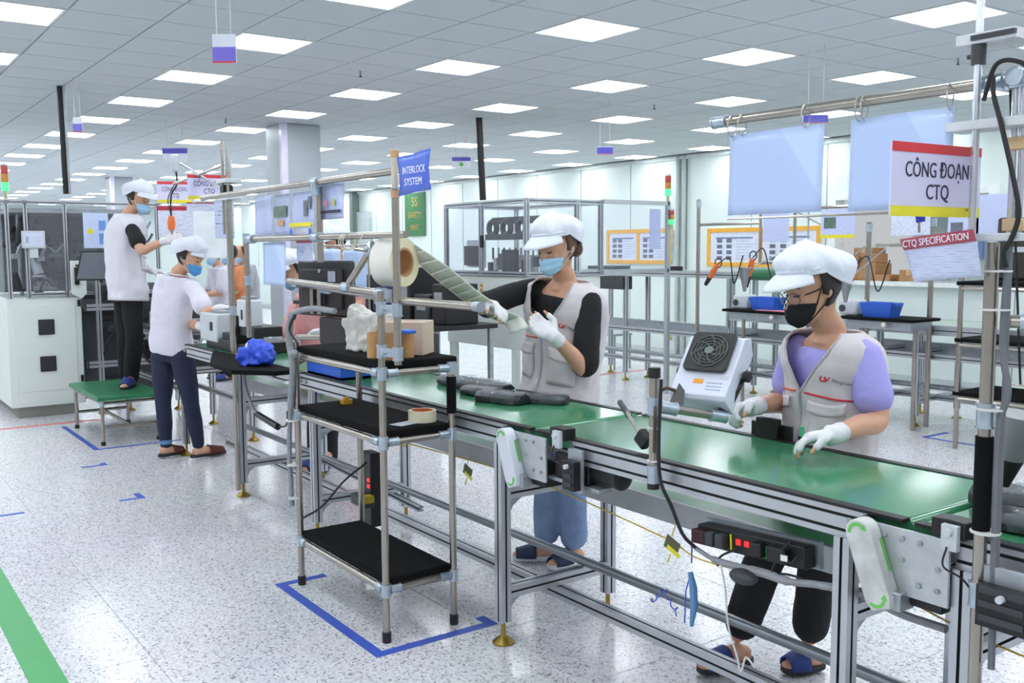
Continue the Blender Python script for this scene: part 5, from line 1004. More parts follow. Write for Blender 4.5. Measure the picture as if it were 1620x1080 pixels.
for i in range(3): mb.box(fc - Sl * (0.058 + 0.012 * i) + W_ * 0.045 + Nn * 0.001, (0.05, 0.003, 0.0008), (W_, Sl, Nn))
mb.out('print', mat('print_grey', '#a7aec0', 0.5), fan)
for s in (-1, 1):
    pv = fc + W_ * (s * (fw_ / 2 + 0.008)) - Nn * 0.055 + Sl * 0.01; ft_ = V(pv.x, pv.y, pe.z + 0.03) + (p0 - pe).normalized() * 0.0
    ft_ = p0 + dd * (0.075 if s < 0 else 0.225) + Z_ * 0.016
    MB().prism([pv + Sl * 0.03, pv - Sl * 0.022 + Nn * 0.0, ft_ - dd * 0.022, ft_ + dd * 0.022], W_ * 0.006 * s).cyl(pv, pv + W_ * (0.02 * s), 0.017, 14).out('bracket_arm', BLACKP, fan, bev=0.002)
MB().tube(curve_pts([fc - Sl * 0.1 - W_ * 0.07 + Nn * 0.006, fc - Sl * 0.105 - W_ * 0.10 + Nn * 0.02, fc - Sl * 0.13 - W_ * 0.13, V(IX + 0.02, 1.985, 1.03), V(IX + 0.02, 1.983, 0.9)]), 0.0055, 8).out('power_lead', mat('brown_cable', '#4a3d38', 0.5), fan)
# flap stick on the belt edge
ps = thing('guide_arm', 'thin chrome guide arm with black knob leaning over the belt', 'guide arm', (-2.233, 2.100, 0.874))
MB().tube([(-2.240, 2.120, 0.897), (-2.473, 2.250, 0.961)], [0.006, 0.007], 10).out('rod', STEEL, ps); MB().tube([(-2.397, 2.210, 0.936), (-2.497, 2.260, 0.966)], 0.0105, 10).out('grip', DGREY, ps); MB().box((-2.199, 2.090, 0.903), (0.05, 0.03, 0.05), ((0.8, 0, -0.6), (0, 1, 0), (0.6, 0, 0.8))).out('block', BLACKP, ps, bev=0.006)
# wrapped parts on the belt
WRAP = glassy('shiny_wrap', '#aeb6be', 0.14, 0.05); PART = mat('part_grey', '#22272b', 0.4, 0, 0.1, 20)
def wrapped(c, L_, w, hh, ang, label):
    t = thing('wrapped_part', label, 'wrapped part', (c[0], c[1], BZ)); u = Vector((math.cos(ang), math.sin(ang), 0)); v = Vector((-u.y, u.x, 0)); c = V(c[0], c[1], BZ + 0.003)
    MB().loft([[c + u * (L_ * a) + v * (w * b * sc) + Z_ * (hh * z) for b, z in ((-.5, 0.02), (-.5, .55), (-.3, .95), (.25, 1.0), (.5, .6), (.5, 0.02))] for a, sc in ((-.5, .7), (-.42, 1), (0, 1.0), (.35, .95), (.5, .6))]).out('part', PART, t, bev=0.004)
    mb = MB(); mb.box(c + Z_ * (hh * 0.5) + u * 0.02, (L_ * 0.7, w * 1.06, hh * 1.0), (u, v, Z_)); remesh_out(mb, 'wrap', WRAP, t, 0.009, 1, (0.014, 38, 1))
wrapped((-3.30, 2.32), 0.24, 0.12, 0.042, 0.25, 'black part in shiny wrap on the belt in front of woman in blue mask'); wrapped((-3.17, 2.45), 0.20, 0.10, 0.035, 0.5, 'small black part on the belt right of the shiny wrapped one')
wrapped((-3.72, 2.46), 0.5, 0.13, 0.04, 0.05, 'long dark part in wrap on the belt behind the cart'); wrapped((-3.52, 2.36), 0.2, 0.10, 0.035, 0.2, 'dark wrapped part on belt just behind the foam-sleeved cart post')
wrapped((-1.12, 2.38), 0.3, 0.14, 0.045, 0.1, 'dark part in shiny wrap on the nearest belt at right edge'); wrapped((-1.02, 2.20), 0.24, 0.12, 0.04, 0.1, 'second dark wrapped part on the nearest belt at right edge')

# ================================================================ big white machine at the left
mc = thing('assembly_machine', 'big white machine cabinet with clear guarded top at the left edge', 'machine', (-10.3, 1.7, 0))
MX = -9.6
MB().bx(-11.4, MX, 1.36, 1.985, 0.10, 1.09).out('cabinet', CREAM, mc, bev=0.008); MB().bx(-11.35, MX - 0.05, 1.42, 1.93, 0.0, 0.10).out('plinth', mat('plinth_dark', '#8d8f88', 0.6), mc)
MB().bx(MX, MX + 0.006, 1.42, 1.93, 0.24, 1.02).out('door_panel', CREAM, mc, bev=0.003); MB().bx(MX, MX + 0.004, 1.42, 1.93, 0.13, 0.22).out('kick_panel', CREAM, mc, bev=0.002)
for z in (0.822, 0.486):
    v = MB().bx(MX + 0.006, MX + 0.02, 1.61, 1.745, z - 0.07, z + 0.07).out('vent', mat('vent_black', '#26282b', 0.5), mc, bev=0.008)
    for k in range(6): MB().bx(MX + 0.02, MX + 0.023, 1.62, 1.735, z - 0.055 + 0.02 * k, z - 0.046 + 0.02 * k).out('vent_slat', DGREY, v)
MB().bx(MX + 0.0, MX + 0.012, 1.95, 1.975, 1.0, 1.06).out('hinge', BLACKP, mc); MB().bx(MX + 0.0, MX + 0.012, 1.95, 1.975, 0.3, 0.36).out('hinge', BLACKP, mc)
ENC = [(-11.4, 1.30), (MX, 1.30), (MX, 1.535), (MX, 1.87), (MX, 2.75), (-11.4, 2.75)]
for (x, y) in ((MX, 1.40), (MX, 1.55), (MX, 1.875), (MX, 2.70), (-10.6, 1.36), (-11.4, 1.36), (-11.4, 2.70)):
    mb = MB(); profile(mb, (x, y, 1.09 if y < 2 else 0.05), (x, y, 1.96), 0.032, 0.032, up=(0, 1, 0)); mb.out('frame_post', ALU, mc)
for (a, b) in (((MX, 1.36, 1.945), (MX, 2.72, 1.945)), ((-11.4, 1.36, 1.945), (MX, 1.36, 1.945)), ((-11.4, 1.36, 1.945), (-11.4, 2.72, 1.945)), ((-11.4, 2.72, 1.945), (MX, 2.72, 1.945)), ((MX, 1.55, 1.12), (MX, 1.875, 1.12)), ((MX, 1.9, 1.12), (MX, 2.7, 1.12))):
    mb = MB(); profile(mb, a, b, 0.032, 0.032); mb.out('frame_rail', ALU, mc)
for (y0, y1) in ((1.575, 1.852), (1.90, 2.68)): MB().bx(MX - 0.004, MX + 0.004, y0, y1, 1.14, 1.92).out('clear_panel', GLASS, mc)
MB().bx(-10.58, MX - 0.03, 1.356, 1.364, 1.10, 1.92).out('clear_panel', GLASS, mc); MB().bx(-11.4, MX, 1.98, 2.75, 0.98, 1.06).out('work_table', mat('dark_deck', '#5c5f63', 0.5, 0.4), mc)
# mechanism seen behind the panels
DKM = mat('mechanism_dark', '#44474b', 0.45, 0.4, 0.2, 20); LKM = mat('mechanism_light', '#a9adb1', 0.4, 0.5, 0.15, 20)
rnd = random.Random(3)
for k in range(34):
    y = rnd.uniform(1.5, 2.65); z = rnd.uniform(1.12, 1.72); x = rnd.uniform(-10.7, -9.85); s = [rnd.uniform(0.03, 0.16) for _ in range(3)]
    mb = MB()
    if k % 3 == 0: mb.cyl((x, y, z), (x + rnd.uniform(-.1, .1), y + rnd.uniform(-.1, .1), z + rnd.uniform(.08, .25)), s[0] * 0.3 + 0.012, 12); mb.cyl((x, y, z - 0.02), (x, y, z), s[0] * 0.4 + 0.02, 12)
    elif k % 3 == 1: mb.box((x, y, z), s); mb.box((x, y, z + s[2] / 2 + 0.02), (s[0] * 0.6, s[1] * 0.6, 0.04))
    else: mb.tube(curve_pts([(x, y, z), (x, y + .06, z + .12), (x, y + .14, z + .06), (x, y + .2, z + .14)]), 0.012, 8); mb.box((x, y, z), (0.07, 0.07, 0.05))
    mb.out('mechanism', DKM if k % 4 else LKM, mc, bev=0.003)
for y in (1.6, 2.0, 2.4): MB().cyl((-10.3, y, 1.06), (-10.3, y, 1.9), 0.02, 12).out('guide_rod', LKM, mc)
MB().bx(-10.35, -10.25, 1.5, 2.65, 1.60, 1.68).out('gantry_beam', DKM, mc)
MB().bx(-10.9, -9.75, 1.45, 2.68, 1.86, 1.9).out('top_tray', LKM, mc)
hm = thing('touch_panel', 'small white touch screen mounted in front of the guarded machine', 'screen', (-9.55, 1.6, 1.45))
MB().bx(MX + 0.03, MX + 0.06, 1.505, 1.695, 1.535, 1.69).out('bezel', GREYP, hm, bev=0.005); MB().bx(MX + 0.0605, MX + 0.062, 1.522, 1.678, 1.553, 1.672).out('screen', mat('screen_on', '#c3cbe0', 0.3, emit='#c3cbe0', es=0.15), hm); MB().bx(MX + 0.062, MX + 0.0626, 1.535, 1.56, 1.58, 1.64).bx(MX + 0.062, MX + 0.0626, 1.58, 1.67, 1.6, 1.603).bx(MX + 0.062, MX + 0.0626, 1.58, 1.67, 1.63, 1.633).out('screen_print', mat('print_grey', '#a7aec0', 0.5), hm); MB().bx(MX + 0.02, MX + 0.05, 1.565, 1.635, 1.45, 1.535).out('bracket', GREYP, hm, bev=0.003)
def tower(x, y, z0, r, label, hh=0.24, pole=0.05):
    t = thing('signal_tower', label, 'signal light', (x, y, z0)); MB().cyl((x, y, z0), (x, y, z0 + pole), r * 0.55, 12).out('stem', mat('stem', '#b9b694', 0.5), t)
    q = (hh - pole) / 3
    for k, (nm, m) in enumerate((('green_lamp', mat('lamp_green', '#46d96a', 0.3, emit='#38f070', es=2.2)), ('amber_lamp', mat('lamp_amber', '#c98a3a', 0.3)), ('red_lamp', mat('lamp_red', '#c04848', 0.3)))):
        MB().lathe((x, y, z0 + pole + q * k), [(r, 0), (r * 1.05, 0.006), (r * 1.05, q - 0.008), (r, q - 0.002)], n=18).out(nm, m, t)
    MB().lathe((x, y, z0 + hh), [(r, 0), (r * 0.9, 0.012), (r * 0.3, 0.018)], n=18).out('cap', GREYP, t)
tower(MX + 0.02, 1.40, 1.97, 0.028, 'red amber green signal tower on the left machine, green lit', 0.29, 0.07)
ps_ = thing('machine_poster', 'pale blue poster with yellow mark on the guarded left machine', 'poster', (MX + 0.01, 2.14, 1.53)); MB().bx(MX + 0.005, MX + 0.008, 2.03, 2.25, 1.535, 1.86).out('sheet', mat('poster_blue', '#c5d3f2', 0.4), ps_); MB().cyl((MX + 0.008, 2.09, 1.69), (MX + 0.0095, 2.09, 1.69), 0.026, 16).out('yellow_mark', YEL, ps_); MB().bx(MX + 0.008, MX + 0.0095, 2.165, 2.225, 1.70, 1.79).bx(MX + 0.008, MX + 0.0095, 2.165, 2.225, 1.57, 1.67).out('blue_print', mat('poster_print', '#6f9be0', 0.5), ps_)
dm = thing('operator_monitor', 'grey flat monitor on an arm between machine and man on stool', 'monitor', (-9.3, 2.2, 1.2)); q0 = V((-9.111, 2.020, 1.379)); fx2 = Vector((0.5, 0.85, 0.0)).normalized(); fy2 = Vector((-0.85, 0.5, 0)); 
MB().box(q0, (0.30, 0.03, 0.27), (fx2, fy2, Vector((0.12, 0.2, 0.97)).normalized())).out('housing', BLACKP, dm, bev=0.004); MB().box(q0 - fy2 * 0.016, (0.27, 0.004, 0.24), (fx2, fy2, Vector((0.12, 0.2, 0.97)).normalized())).out('screen', mat('screen_grey', '#6a727c', 0.3), dm); MB().cyl(q0 + fy2 * 0.03, q0 + fy2 * 0.12 - Z_ * 0.15, 0.014).out('arm', DGREY, dm)
hd_ = thing('handheld_unit', 'black handheld controller in a white holder on the machine side', 'controller', (MX, 1.93, 1.2)); MB().prism([(MX + 0.03, 1.895, 1.12), (MX + 0.03, 1.985, 1.07), (MX + 0.03, 2.03, 1.12), (MX + 0.03, 2.03, 1.42), (MX + 0.03, 1.895, 1.42)], (0.012, 0, 0)).out('holder', CREAM, hd_, bev=0.004); MB().bx(MX + 0.045, MX + 0.075, 1.925, 1.965, 1.2, 1.36).out('handset', BLACKP, hd_, bev=0.008); MB().bx(MX + 0.05, MX + 0.07, 1.94, 2.0, 1.37, 1.385).out('hook', BLACKP, hd_)
# black cable duct from ceiling
solo(MB().tube([(-8.31, 1.64, CEIL), (-8.33, 1.65, 2.4), (-8.36, 1.66, 1.96)], 0.028, 12), 'cable_duct', BLACKP, 'black cable duct dropping from the ceiling at left machine', 'duct')
solo(MB().cyl((-8.27, 1.655, CEIL), (-8.32, 1.675, 1.96), 0.010, 10), 'conduit', GALV, 'thin grey conduit beside the left black cable duct', 'conduit')
# frame behind the man: aluminium conveyor end
fr_ = thing('machine_stand', 'aluminium machine frame with cables standing behind the step stool', 'frame', (-8.9, 2.4, 0))
for (x, y) in ((-8.3, 2.75), (-7.12, 2.15), (-7.35, 2.75), (-9.3, 2.75)): leg_part(fr_, x, y, 0.86)
for y in (2.11, 2.36): leg_part(fr_, -9.5, y, 1.25)
for z in (0.99, 0.46): bar_part('bar', fr_, (-9.5, 2.0, z), (-9.5, 2.75, z), 0.05, 0.06)
for z in (0.99, 0.46): MB().bx(-9.53, -9.47, 1.992, 2.0, z - 0.035, z + 0.035).out('end_cap', BLACKP, fr_)
for k, (y, z) in enumerate(((2.22, 0.78), (2.5, 0.7), (2.24, 0.25), (2.5, 1.1), (2.22, 1.12))): MB().box((-9.62, y, z), (0.12, 0.16, 0.14)).cyl((-9.57, y, z), (-9.5, y, z), 0.035, 12).out('valve_unit', DKM if k % 2 == 0 else LKM, fr_, bev=0.004)
MB().tube(curve_pts([(-9.5, 2.12, 0.5), (-9.45, 2.2, 0.72), (-9.45, 2.35, 0.76), (-9.45, 2.5, 0.7)]), 0.014, 8).out('cable', BLKCABLE, fr_)
MB().bx(-9.75, -9.70, 2.0, 2.75, 0.12, 1.2).out('rear_cover', mat('stand_back', '#4c5054', 0.5), fr_)
for (a, b) in (((-9.4, 2.3, 0.82), (-7.2, 2.3, 0.82)), ((-9.4, 2.3, 0.42), (-7.4, 2.3, 0.42)), ((-9.4, 2.75, 0.82), (-7.2, 2.75, 0.82)), ((-9.3, 2.3, 0.62), (-9.3, 2.75, 0.62)), ((-9.4, 2.75, 0.3), (-7.3, 2.75, 0.3)), ((-7.35, 2.28, 0.6), (-7.35, 2.75, 0.6))): bar_part('bar', fr_, a, b)
MB().bx(-9.4, -7.2, 2.22, 2.74, 0.85, 0.88).out('deck', DGREY, fr_)
for k in range(10): x = -9.2 + 0.19 * k; MB().box((x, 2.45 + 0.1 * math.sin(k * 2), 0.93 + 0.03 * (k % 3)), (0.12, 0.16, 0.10 + 0.05 * (k % 3))).box((x + 0.02, 2.45, 1.02 + 0.02 * (k % 3)), (0.05, 0.07, 0.06)).out('unit', DKM if k % 3 else LKM, fr_, bev=0.004)
for k in range(5): x = -9.1 + 0.35 * k; MB().tube(curve_pts([(x, 2.3, 0.85), (x + 0.05, 2.28, 0.65), (x + 0.2, 2.3, 0.55), (x + 0.25, 2.32, 0.75)]), 0.012, 8).out('cable', BLKCABLE, fr_)
for (x, z) in ((-9.0, 0.62), (-8.5, 0.55), (-7.8, 0.6)): MB().box((x, 2.5, z), (0.18, 0.3, 0.16)).box((x, 2.34, z), (0.1, 0.03, 0.08)).out('drive_box', DKM, fr_, bev=0.005)
# step stool
ss_ = thing('step_stool', 'step stool with green top and steel pipe legs under the man', 'step stool', (-8.33, 1.95, 0))
MB().bx(-8.86, -7.82, 1.70, 2.20, 0.352, 0.386).out('top', mat('stool_green', '#2f7a52', 0.35, 0, 0.05), ss_, bev=0.006)
for x in (-8.80, -7.87):
    for y in (1.74, 2.16):
        lg = MB().cyl((x, y, 0.02), (x, y, 0.352), 0.014, 12).out('leg', STEEL, ss_); MB().cyl((x, y, 0), (x, y, 0.03), 0.018, 12).out('rubber_foot', BLACKP, lg)
        mb = MB(); clampx(mb, (x, y, 0.33), Z_, 0.04); mb.out('joint', CLAMP, ss_)
for (a, b) in (((-8.8, 1.74, 0.33), (-7.87, 1.74, 0.33)), ((-8.8, 2.16, 0.33), (-7.87, 2.16, 0.33)), ((-8.8, 1.74, 0.14), (-8.8, 2.16, 0.14)), ((-7.87, 1.74, 0.14), (-7.87, 2.16, 0.14)), ((-8.8, 1.74, 0.33), (-8.8, 2.16, 0.33)), ((-7.87, 1.74, 0.33), (-7.87, 2.16, 0.33)), ((-8.8, 1.95, 0.14), (-7.87, 1.95, 0.14))): MB().cyl(a, b, 0.013, 10).out('rail', STEEL, ss_)

# ================================================================ station around the left half of the line
def post(x, y, z0, z1_, label, r=PR, name='pipe_post'):
    t = thing(name, label, 'post', (x, y, z0)); MB().cyl((x, y, z0), (x, y, z1_), r, 14).out('pipe', STEEL, t); mb = MB(); clampx(mb, (x, y, z0 + (z1_ - z0) * 0.55), Z_, 0.05, r * 1.35); clampx(mb, (x, y, z1_ - 0.03), Z_, 0.05, r * 1.35); mb.out('clamp', CLAMP, t); return t
post(-5.68, 2.02, 0.05, 2.04, 'tall steel post rising behind the black felt table', 0.016); post(-5.93, 2.10, 0.88, 1.90, 'steel post left of the tallest one by the grey fixtures'); post(-5.42, 2.02, 1.0, 1.60, 'short steel post with flat head right of the tallest post', 0.015)
solo(MB().tube([(-5.63, 2.0, 0.06), (-5.63, 2.0, 0.86)], PR, 14), 'support_pipe', STEEL, 'bare steel support pipe beside the leg under the black felt table', 'pipe')
jt = thing('air_slide', 'slim air slide with clear bracket on the tallest left post', 'slide', (-5.68, 1.98, 1.75)); MB().bx(-5.76, -5.60, 1.97, 2.07, 1.90, 1.925).bx(-5.78, -5.58, 1.98, 2.06, 1.80, 1.82).out('plate', PL, jt, bev=0.003); MB().cut().cyl((-5.72, 2.0, 1.6), (-5.72, 2.0, 2.15), 0.008).cut().cyl((-5.64, 2.0, 1.75), (-5.64, 2.0, 2.1), 0.008).out('rod', STEEL, jt); MB().bx(-5.72, -5.66, 1.98, 2.04, 1.83, 1.89).out('valve', BLACKP, jt, bev=0.004)
solo(MB().tube([(-5.789, 2.020, 1.869), (-7.509, 2.300, 2.168)], 0.010, 8), 'hanger_arm', GALV, 'thin slanted hanger arm above the far CTQ signs', 'arm')
jb = thing('cross_pipe', 'thin pipe reaching left from the tallest post to the tool balancer', 'pipe', (-6.4, 2.05, 2.0)); MB().cyl((-5.68, 2.03, 2.02), (-7.35, 2.2, 2.0), 0.010, 10).out('pipe', STEEL, jb)
tb = thing('tool_balancer', 'orange handled driver hanging on black leads beside the man', 'screwdriver', (-7.475, 2.202, 1.727)); 
o_ = V((-7.471, 2.206, 1.717)); MB().tube([o_ + Z_ * 0.05, o_, o_ - Z_ * 0.055], [0.020, 0.030, 0.024], 14).out('handle', ORG, tb); MB().tube([o_ - Z_ * 0.055, o_ - Z_ * 0.09], [0.016, 0.006], 10).out('bit', STEEL, tb); MB().tube(curve_pts([o_ + Z_ * 0.05, o_ + Z_ * 0.2 + X_ * 0.02, V((-7.468, 2.258, 2.012)), V((-7.486, 2.255, 2.145))]), 0.007, 8).tube(curve_pts([o_ + Z_ * 0.05, o_ + Z_ * 0.18 - X_ * 0.06, V((-7.476, 2.247, 2.012))]), 0.004, 6).out('leads', BLKCABLE, tb); MB().box(V((-7.490, 2.252, 2.164)), (0.07, 0.05, 0.13)).out('balancer', GREYP, tb, bev=0.01)
ctq((-6.571, 2.202, 1.932), (0.25, 0.97, 0), 0.28, 0.165, 'CÔNG ĐOẠN CTQ sign hanging beyond the tallest left post'); ctq((-7.781, 2.331, 1.964), (0.3, 0.95, 0), 0.26, 0.165, 'farthest CÔNG ĐOẠN CTQ sign hanging above the orange driver')
def spec(c, w, h, label, m=None, hdr=True, right=(0.3, 0.95, 0)):
    c = V(c); R_ = V(right).normalized(); n = R_.cross(Z_); t = thing('spec_sheet', label, 'sheet', c - Z_ * h / 2); MB().box(c, (w, 0.003, h), (R_, -n, Z_)).out('sheet', m or paper('white_print', '#dfe4f6', '#a7b0c9', 160, 0.4), t)
    if hdr: MB().box(c + Z_ * (h * 0.42) + n * 0.002, (w, 0.001, h * 0.14), (R_, -n, Z_)).out('red_header', mat('header_red', '#b53346', 0.35), t)
    return t
spec((-7.707, 2.310, 1.734), 0.26, 0.24, 'white spec sheet with red header below the farthest CTQ sign'); spec((-8.012, 2.645, 1.643), 0.34, 0.40, 'bright white blank board below the middle CTQ sign', mat('bright_board', '#e9f1f4', 0.3), False); spec((-6.634, 2.179, 1.803), 0.22, 0.06, 'narrow strip with red header below the middle CTQ sign'); spec((-6.246, 2.186, 1.702), 0.12, 0.24, 'pale sheet with dark photo left of the tallest post', paper('pale_print', '#c9d2ef', '#6f8796', 60, 0.45), False)
# sheets clipped on the overhead pipe
def pipe_sheet(px0, px1, label, m, y=1.77, extras=()):
    (x0, _, zt), (x1, _, zb) = px0, px1; t = hung_sheet(x0, x1, zt, zb, y, label, m, name='hanging_sheet')
    for (u0, u1, v0, v1, mm, nm) in extras: MB().bx(x0 + (x1 - x0) * u0, x0 + (x1 - x0) * u1, y - 0.0105, y - 0.0095, zb + (zt - zb) * v0, zb + (zt - zb) * v1).out(nm, mm, t)
PHOTO = mat('photo_dark', '#5c7468', 0.4, 0, 0.4, 40); PALE = paper('pale_sheet', '#c8d2f4', '#aab4dd', 120, 0.5); PHOTOG = mat('photo_grey', '#6b6f7a', 0.4, 0, 0.4, 60)
pipe_sheet((-4.703, 1.800, 1.770), (-4.471, 1.800, 1.572), 'plain pale sheet on the overhead pipe, left of the photo sheet', PALE, 1.80); pipe_sheet((-4.424, 1.790, 1.763), (-4.234, 1.790, 1.569), 'pale sheet with a dark green photo on the overhead pipe', PALE, 1.79, ((0.1, 0.9, 0.45, 0.72, PHOTO, 'photo'), (0.3, 0.7, 0.25, 0.38, mat('photo_orange', '#cf9a6a', 0.5), 'stamp')))
pipe_sheet((-4.190, 1.780, 1.760), (-3.945, 1.780, 1.605), 'pale sheet with small grey photos beside the joining upright', PALE, 1.78, ((0.62, 0.78, 0.3, 0.75, PHOTOG, 'photo'), (0.82, 0.93, 0.5, 0.85, PHOTOG, 'photo'))); pipe_sheet((-4.152, 1.760, 1.624), (-3.916, 1.760, 1.567), 'white card with yellow top band hanging above the lower pipe', mat('card_white', '#dfe3ef', 0.4), 1.76, ((0, 1, 0.68, 1, YEL, 'yellow_band'), (0.02, 0.12, 0.1, 0.5, BLUE, 'blue_corner'), (0.88, 0.98, 0.1, 0.5, BLUE, 'blue_corner')))
pipe_sheet((-3.870, 1.780, 1.787), (-3.652, 1.780, 1.632), 'pale sheet with red and yellow marks right of the joining upright', PALE, 1.78, ((0.22, 0.35, 0.36, 0.52, mat('mark_pink', '#d27a9c', 0.5), 'mark'), (0.58, 0.7, 0.36, 0.52, mat('mark_olive', '#b8b45c', 0.5), 'mark'), (0.05, 0.92, 0.16, 0.24, INK, 'title_line')))
pipe_sheet((-4.509, 1.760, 1.539), (-4.230, 1.760, 1.339), 'blank pale sheet hanging left of the black monitor', BLANK, 1.76); pipe_sheet((-5.642, 2.580, 1.509), (-5.357, 2.580, 1.268), 'blank pale sheet hanging behind the monitor right half', BLANK, 2.58); pipe_sheet((-5.336, 2.580, 1.512), (-5.026, 2.580, 1.274), 'blank pale sheet hanging behind the reel brace', BLANK, 2.585)
sf = thing('sheet_frame', 'thin steel frame on the far rail carrying two blank sheets', 'frame', (-5.2, 2.588, 0.86)); q0 = V((-5.677, 2.588, 1.517)); q1 = V((-5.015, 2.588, 1.518)); MB().cyl((q0.x, 2.592, 0.86), (q0.x, 2.592, q0.z + 0.015), 0.006, 8).out('upright', STEEL, sf); MB().cyl((q1.x, 2.592, 0.86), (q1.x, 2.592, q0.z + 0.015), 0.006, 8).out('upright', STEEL, sf); MB().cyl((q0.x, 2.592, q0.z + 0.012), (q1.x, 2.592, q0.z + 0.012), 0.006, 8).out('top_bar', STEEL, sf)
spec((-4.219, 1.850, 1.501), 0.16, 0.10, 'white card with red header hanging between pipe and monitor', None, True, (1, 0.05, 0))
# fixtures on the left conveyor
def fixture(c, s, label, m=GREYP):
    t = thing('test_fixture', label, 'fixture', c); c = V(c); MB().box(c + Z_ * (s[2] / 2), s).out('case', m, t, bev=0.01); MB().box(c + Z_ * (s[2] * 0.55) + V(s[0] * 0.2, -s[1] / 2 - 0.002, 0), (s[0] * 0.14, 0.006, s[2] * 0.3)).out('switch', BLACKP, t, bev=0.002); MB().box(c + Z_ * (s[2] + 0.01), (s[0] * 0.7, s[1] * 0.6, 0.02)).out('top_plate', LKM, t, bev=0.003); return t
fixture((-6.42, 2.22, 0.90), (0.34, 0.22, 0.19), 'larger light grey test fixture on the belt by the woman in leggings'); fixture((-5.83, 2.18, 1.0), (0.14, 0.12, 0.20), 'small white control box with blue print beside the posts', mat('box_white', '#dfe3ea', 0.4))
dk = thing('black_jig', 'low black press jig on the belt beneath the posts', 'jig', (-6.15, 2.25, 0.86)); MB().bx(-6.5, -5.75, 2.12, 2.42, BZ, 0.93).out('base', BLACKP, dk, bev=0.006); MB().bx(-5.95, -5.86, 2.1, 2.2, 0.93, 1.1).bx(-5.9, -5.6, 2.12, 2.3, 0.98, 1.04).out('column', BLACKP, dk, bev=0.004); MB().bx(-6.3, -6.05, 2.15, 2.35, 0.93, 0.97).out('tray', DGREY, dk)
ft = thing('felt_table', 'small black felt covered side table with curved edge on left section', 'table', (-5.55, 1.9, 0)); 
MB().prism([(-6.05, 2.02, 0.855), (-5.9, 1.96, 0.855), (-5.35, 1.76, 0.855), (-4.95, 1.74, 0.855), (-4.75, 1.9, 0.855), (-4.75, 2.03, 0.855)], (0, 0, 0.025)).out('top', FOAM, ft, bev=0.006); MB().bx(-5.9, -4.9, 1.94, 1.97, 0.83, 0.855).out('bracket', GALV, ft)
def bag(c, r, label, m):
    t = thing('parts_bag', label, 'bag', c); c = V(c); mb = MB(); mb.box(c + Z_ * r[2], (r[0] * 1.8, r[1] * 1.8, r[2] * 1.9), ((0.9, 0.35, 0.1), (-0.35, 0.9, 0), (-0.1, 0, 1))); mb.box(c + Z_ * r[2] * 1.5 + V(r[0] * 0.4, 0, 0), (r[0] * 1.2, r[1] * 1.3, r[2] * 1.4), ((0.8, 0.3, -0.4), (-0.3, 0.9, 0), (0.4, 0, 0.9))); remesh_out(mb, 'bag_skin', m, t, 0.010, 3, (0.03, 18, 1))
bag((-5.05, 1.92, 0.88), (0.10, 0.07, 0.055), 'bright blue plastic bag on the black felt table', mat('bag_blue', '#3457dd', 0.3, 0, 0.1, 12)); bag((-5.28, 1.98, 0.88), (0.07, 0.06, 0.04), 'clear crumpled bag behind the bright blue bag', mat('bag_clear', '#cfd6e2', 0.3, 0, 0.05, 12))
bn = thing('parts_bin', 'low blue plastic bin behind the cart on the belt', 'bin', (-4.55, 2.15, BZ)); MB().bx(-4.75, -4.35, 2.08, 2.25, BZ, BZ + 0.012).bx(-4.75, -4.35, 2.08, 2.088, BZ, BZ + 0.07).bx(-4.75, -4.35, 2.242, 2.25, BZ, BZ + 0.07).bx(-4.75, -4.742, 2.088, 2.242, BZ, BZ + 0.07).bx(-4.358, -4.35, 2.088, 2.242, BZ, BZ + 0.07).out('tub', BLUE, bn); MB().bx(-4.76, -4.34, 2.075, 2.255, BZ + 0.062, BZ + 0.07).bx(-4.70, -4.4, 2.12, 2.2, BZ + 0.02, BZ + 0.06).out('contents', BLACKP, bn)
# hanging grey cable with black plugs
hc = thing('hanging_plug', 'grey cable with black inline plug hanging beneath the felt table', 'cable', (-5.035, 1.900, 0.599)); MB().tube(curve_pts([(-5.145, 1.880, 0.902), (-5.129, 1.880, 0.764), (-5.024, 1.880, 0.654), (-4.934, 1.880, 0.632)]), 0.010, 8).out('cable', CABLE, hc); MB().tube([(-4.962, 1.880, 0.628), (-4.676, 1.880, 0.601)], 0.017, 10).out('plug', BLACKP, hc); MB().tube(curve_pts([(-4.676, 1.880, 0.601), (-4.567, 1.880, 0.627), (-4.546, 1.880, 0.701)]), 0.005, 6).out('lead', BLKCABLE, hc)
# socket tower behind the cart
so = thing('socket_tower', 'upright black socket box with red switches behind the cart', 'power strip', (-4.2, 2.13, 0.4)); q = V((-4.118, 2.120, 0.356)); MB().box(q, (0.10, 0.06, 0.36)).out('body', BLACKP, so, bev=0.005)
for dz in (0.05, 0.02): MB().box(q + V(0.03, -0.032, dz), (0.022, 0.004, 0.016)).out('switch', RSW, so)
MB().box(q + V(0.0, -0.05, -0.05), (0.14, 0.06, 0.05)).out('adapter', DGREY, so, bev=0.006); MB().box(q + V(0.05, -0.055, -0.035), (0.05, 0.06, 0.035)).out('yellow_plug', mat('plug_yellow', '#c9b12c', 0.5), so, bev=0.003)
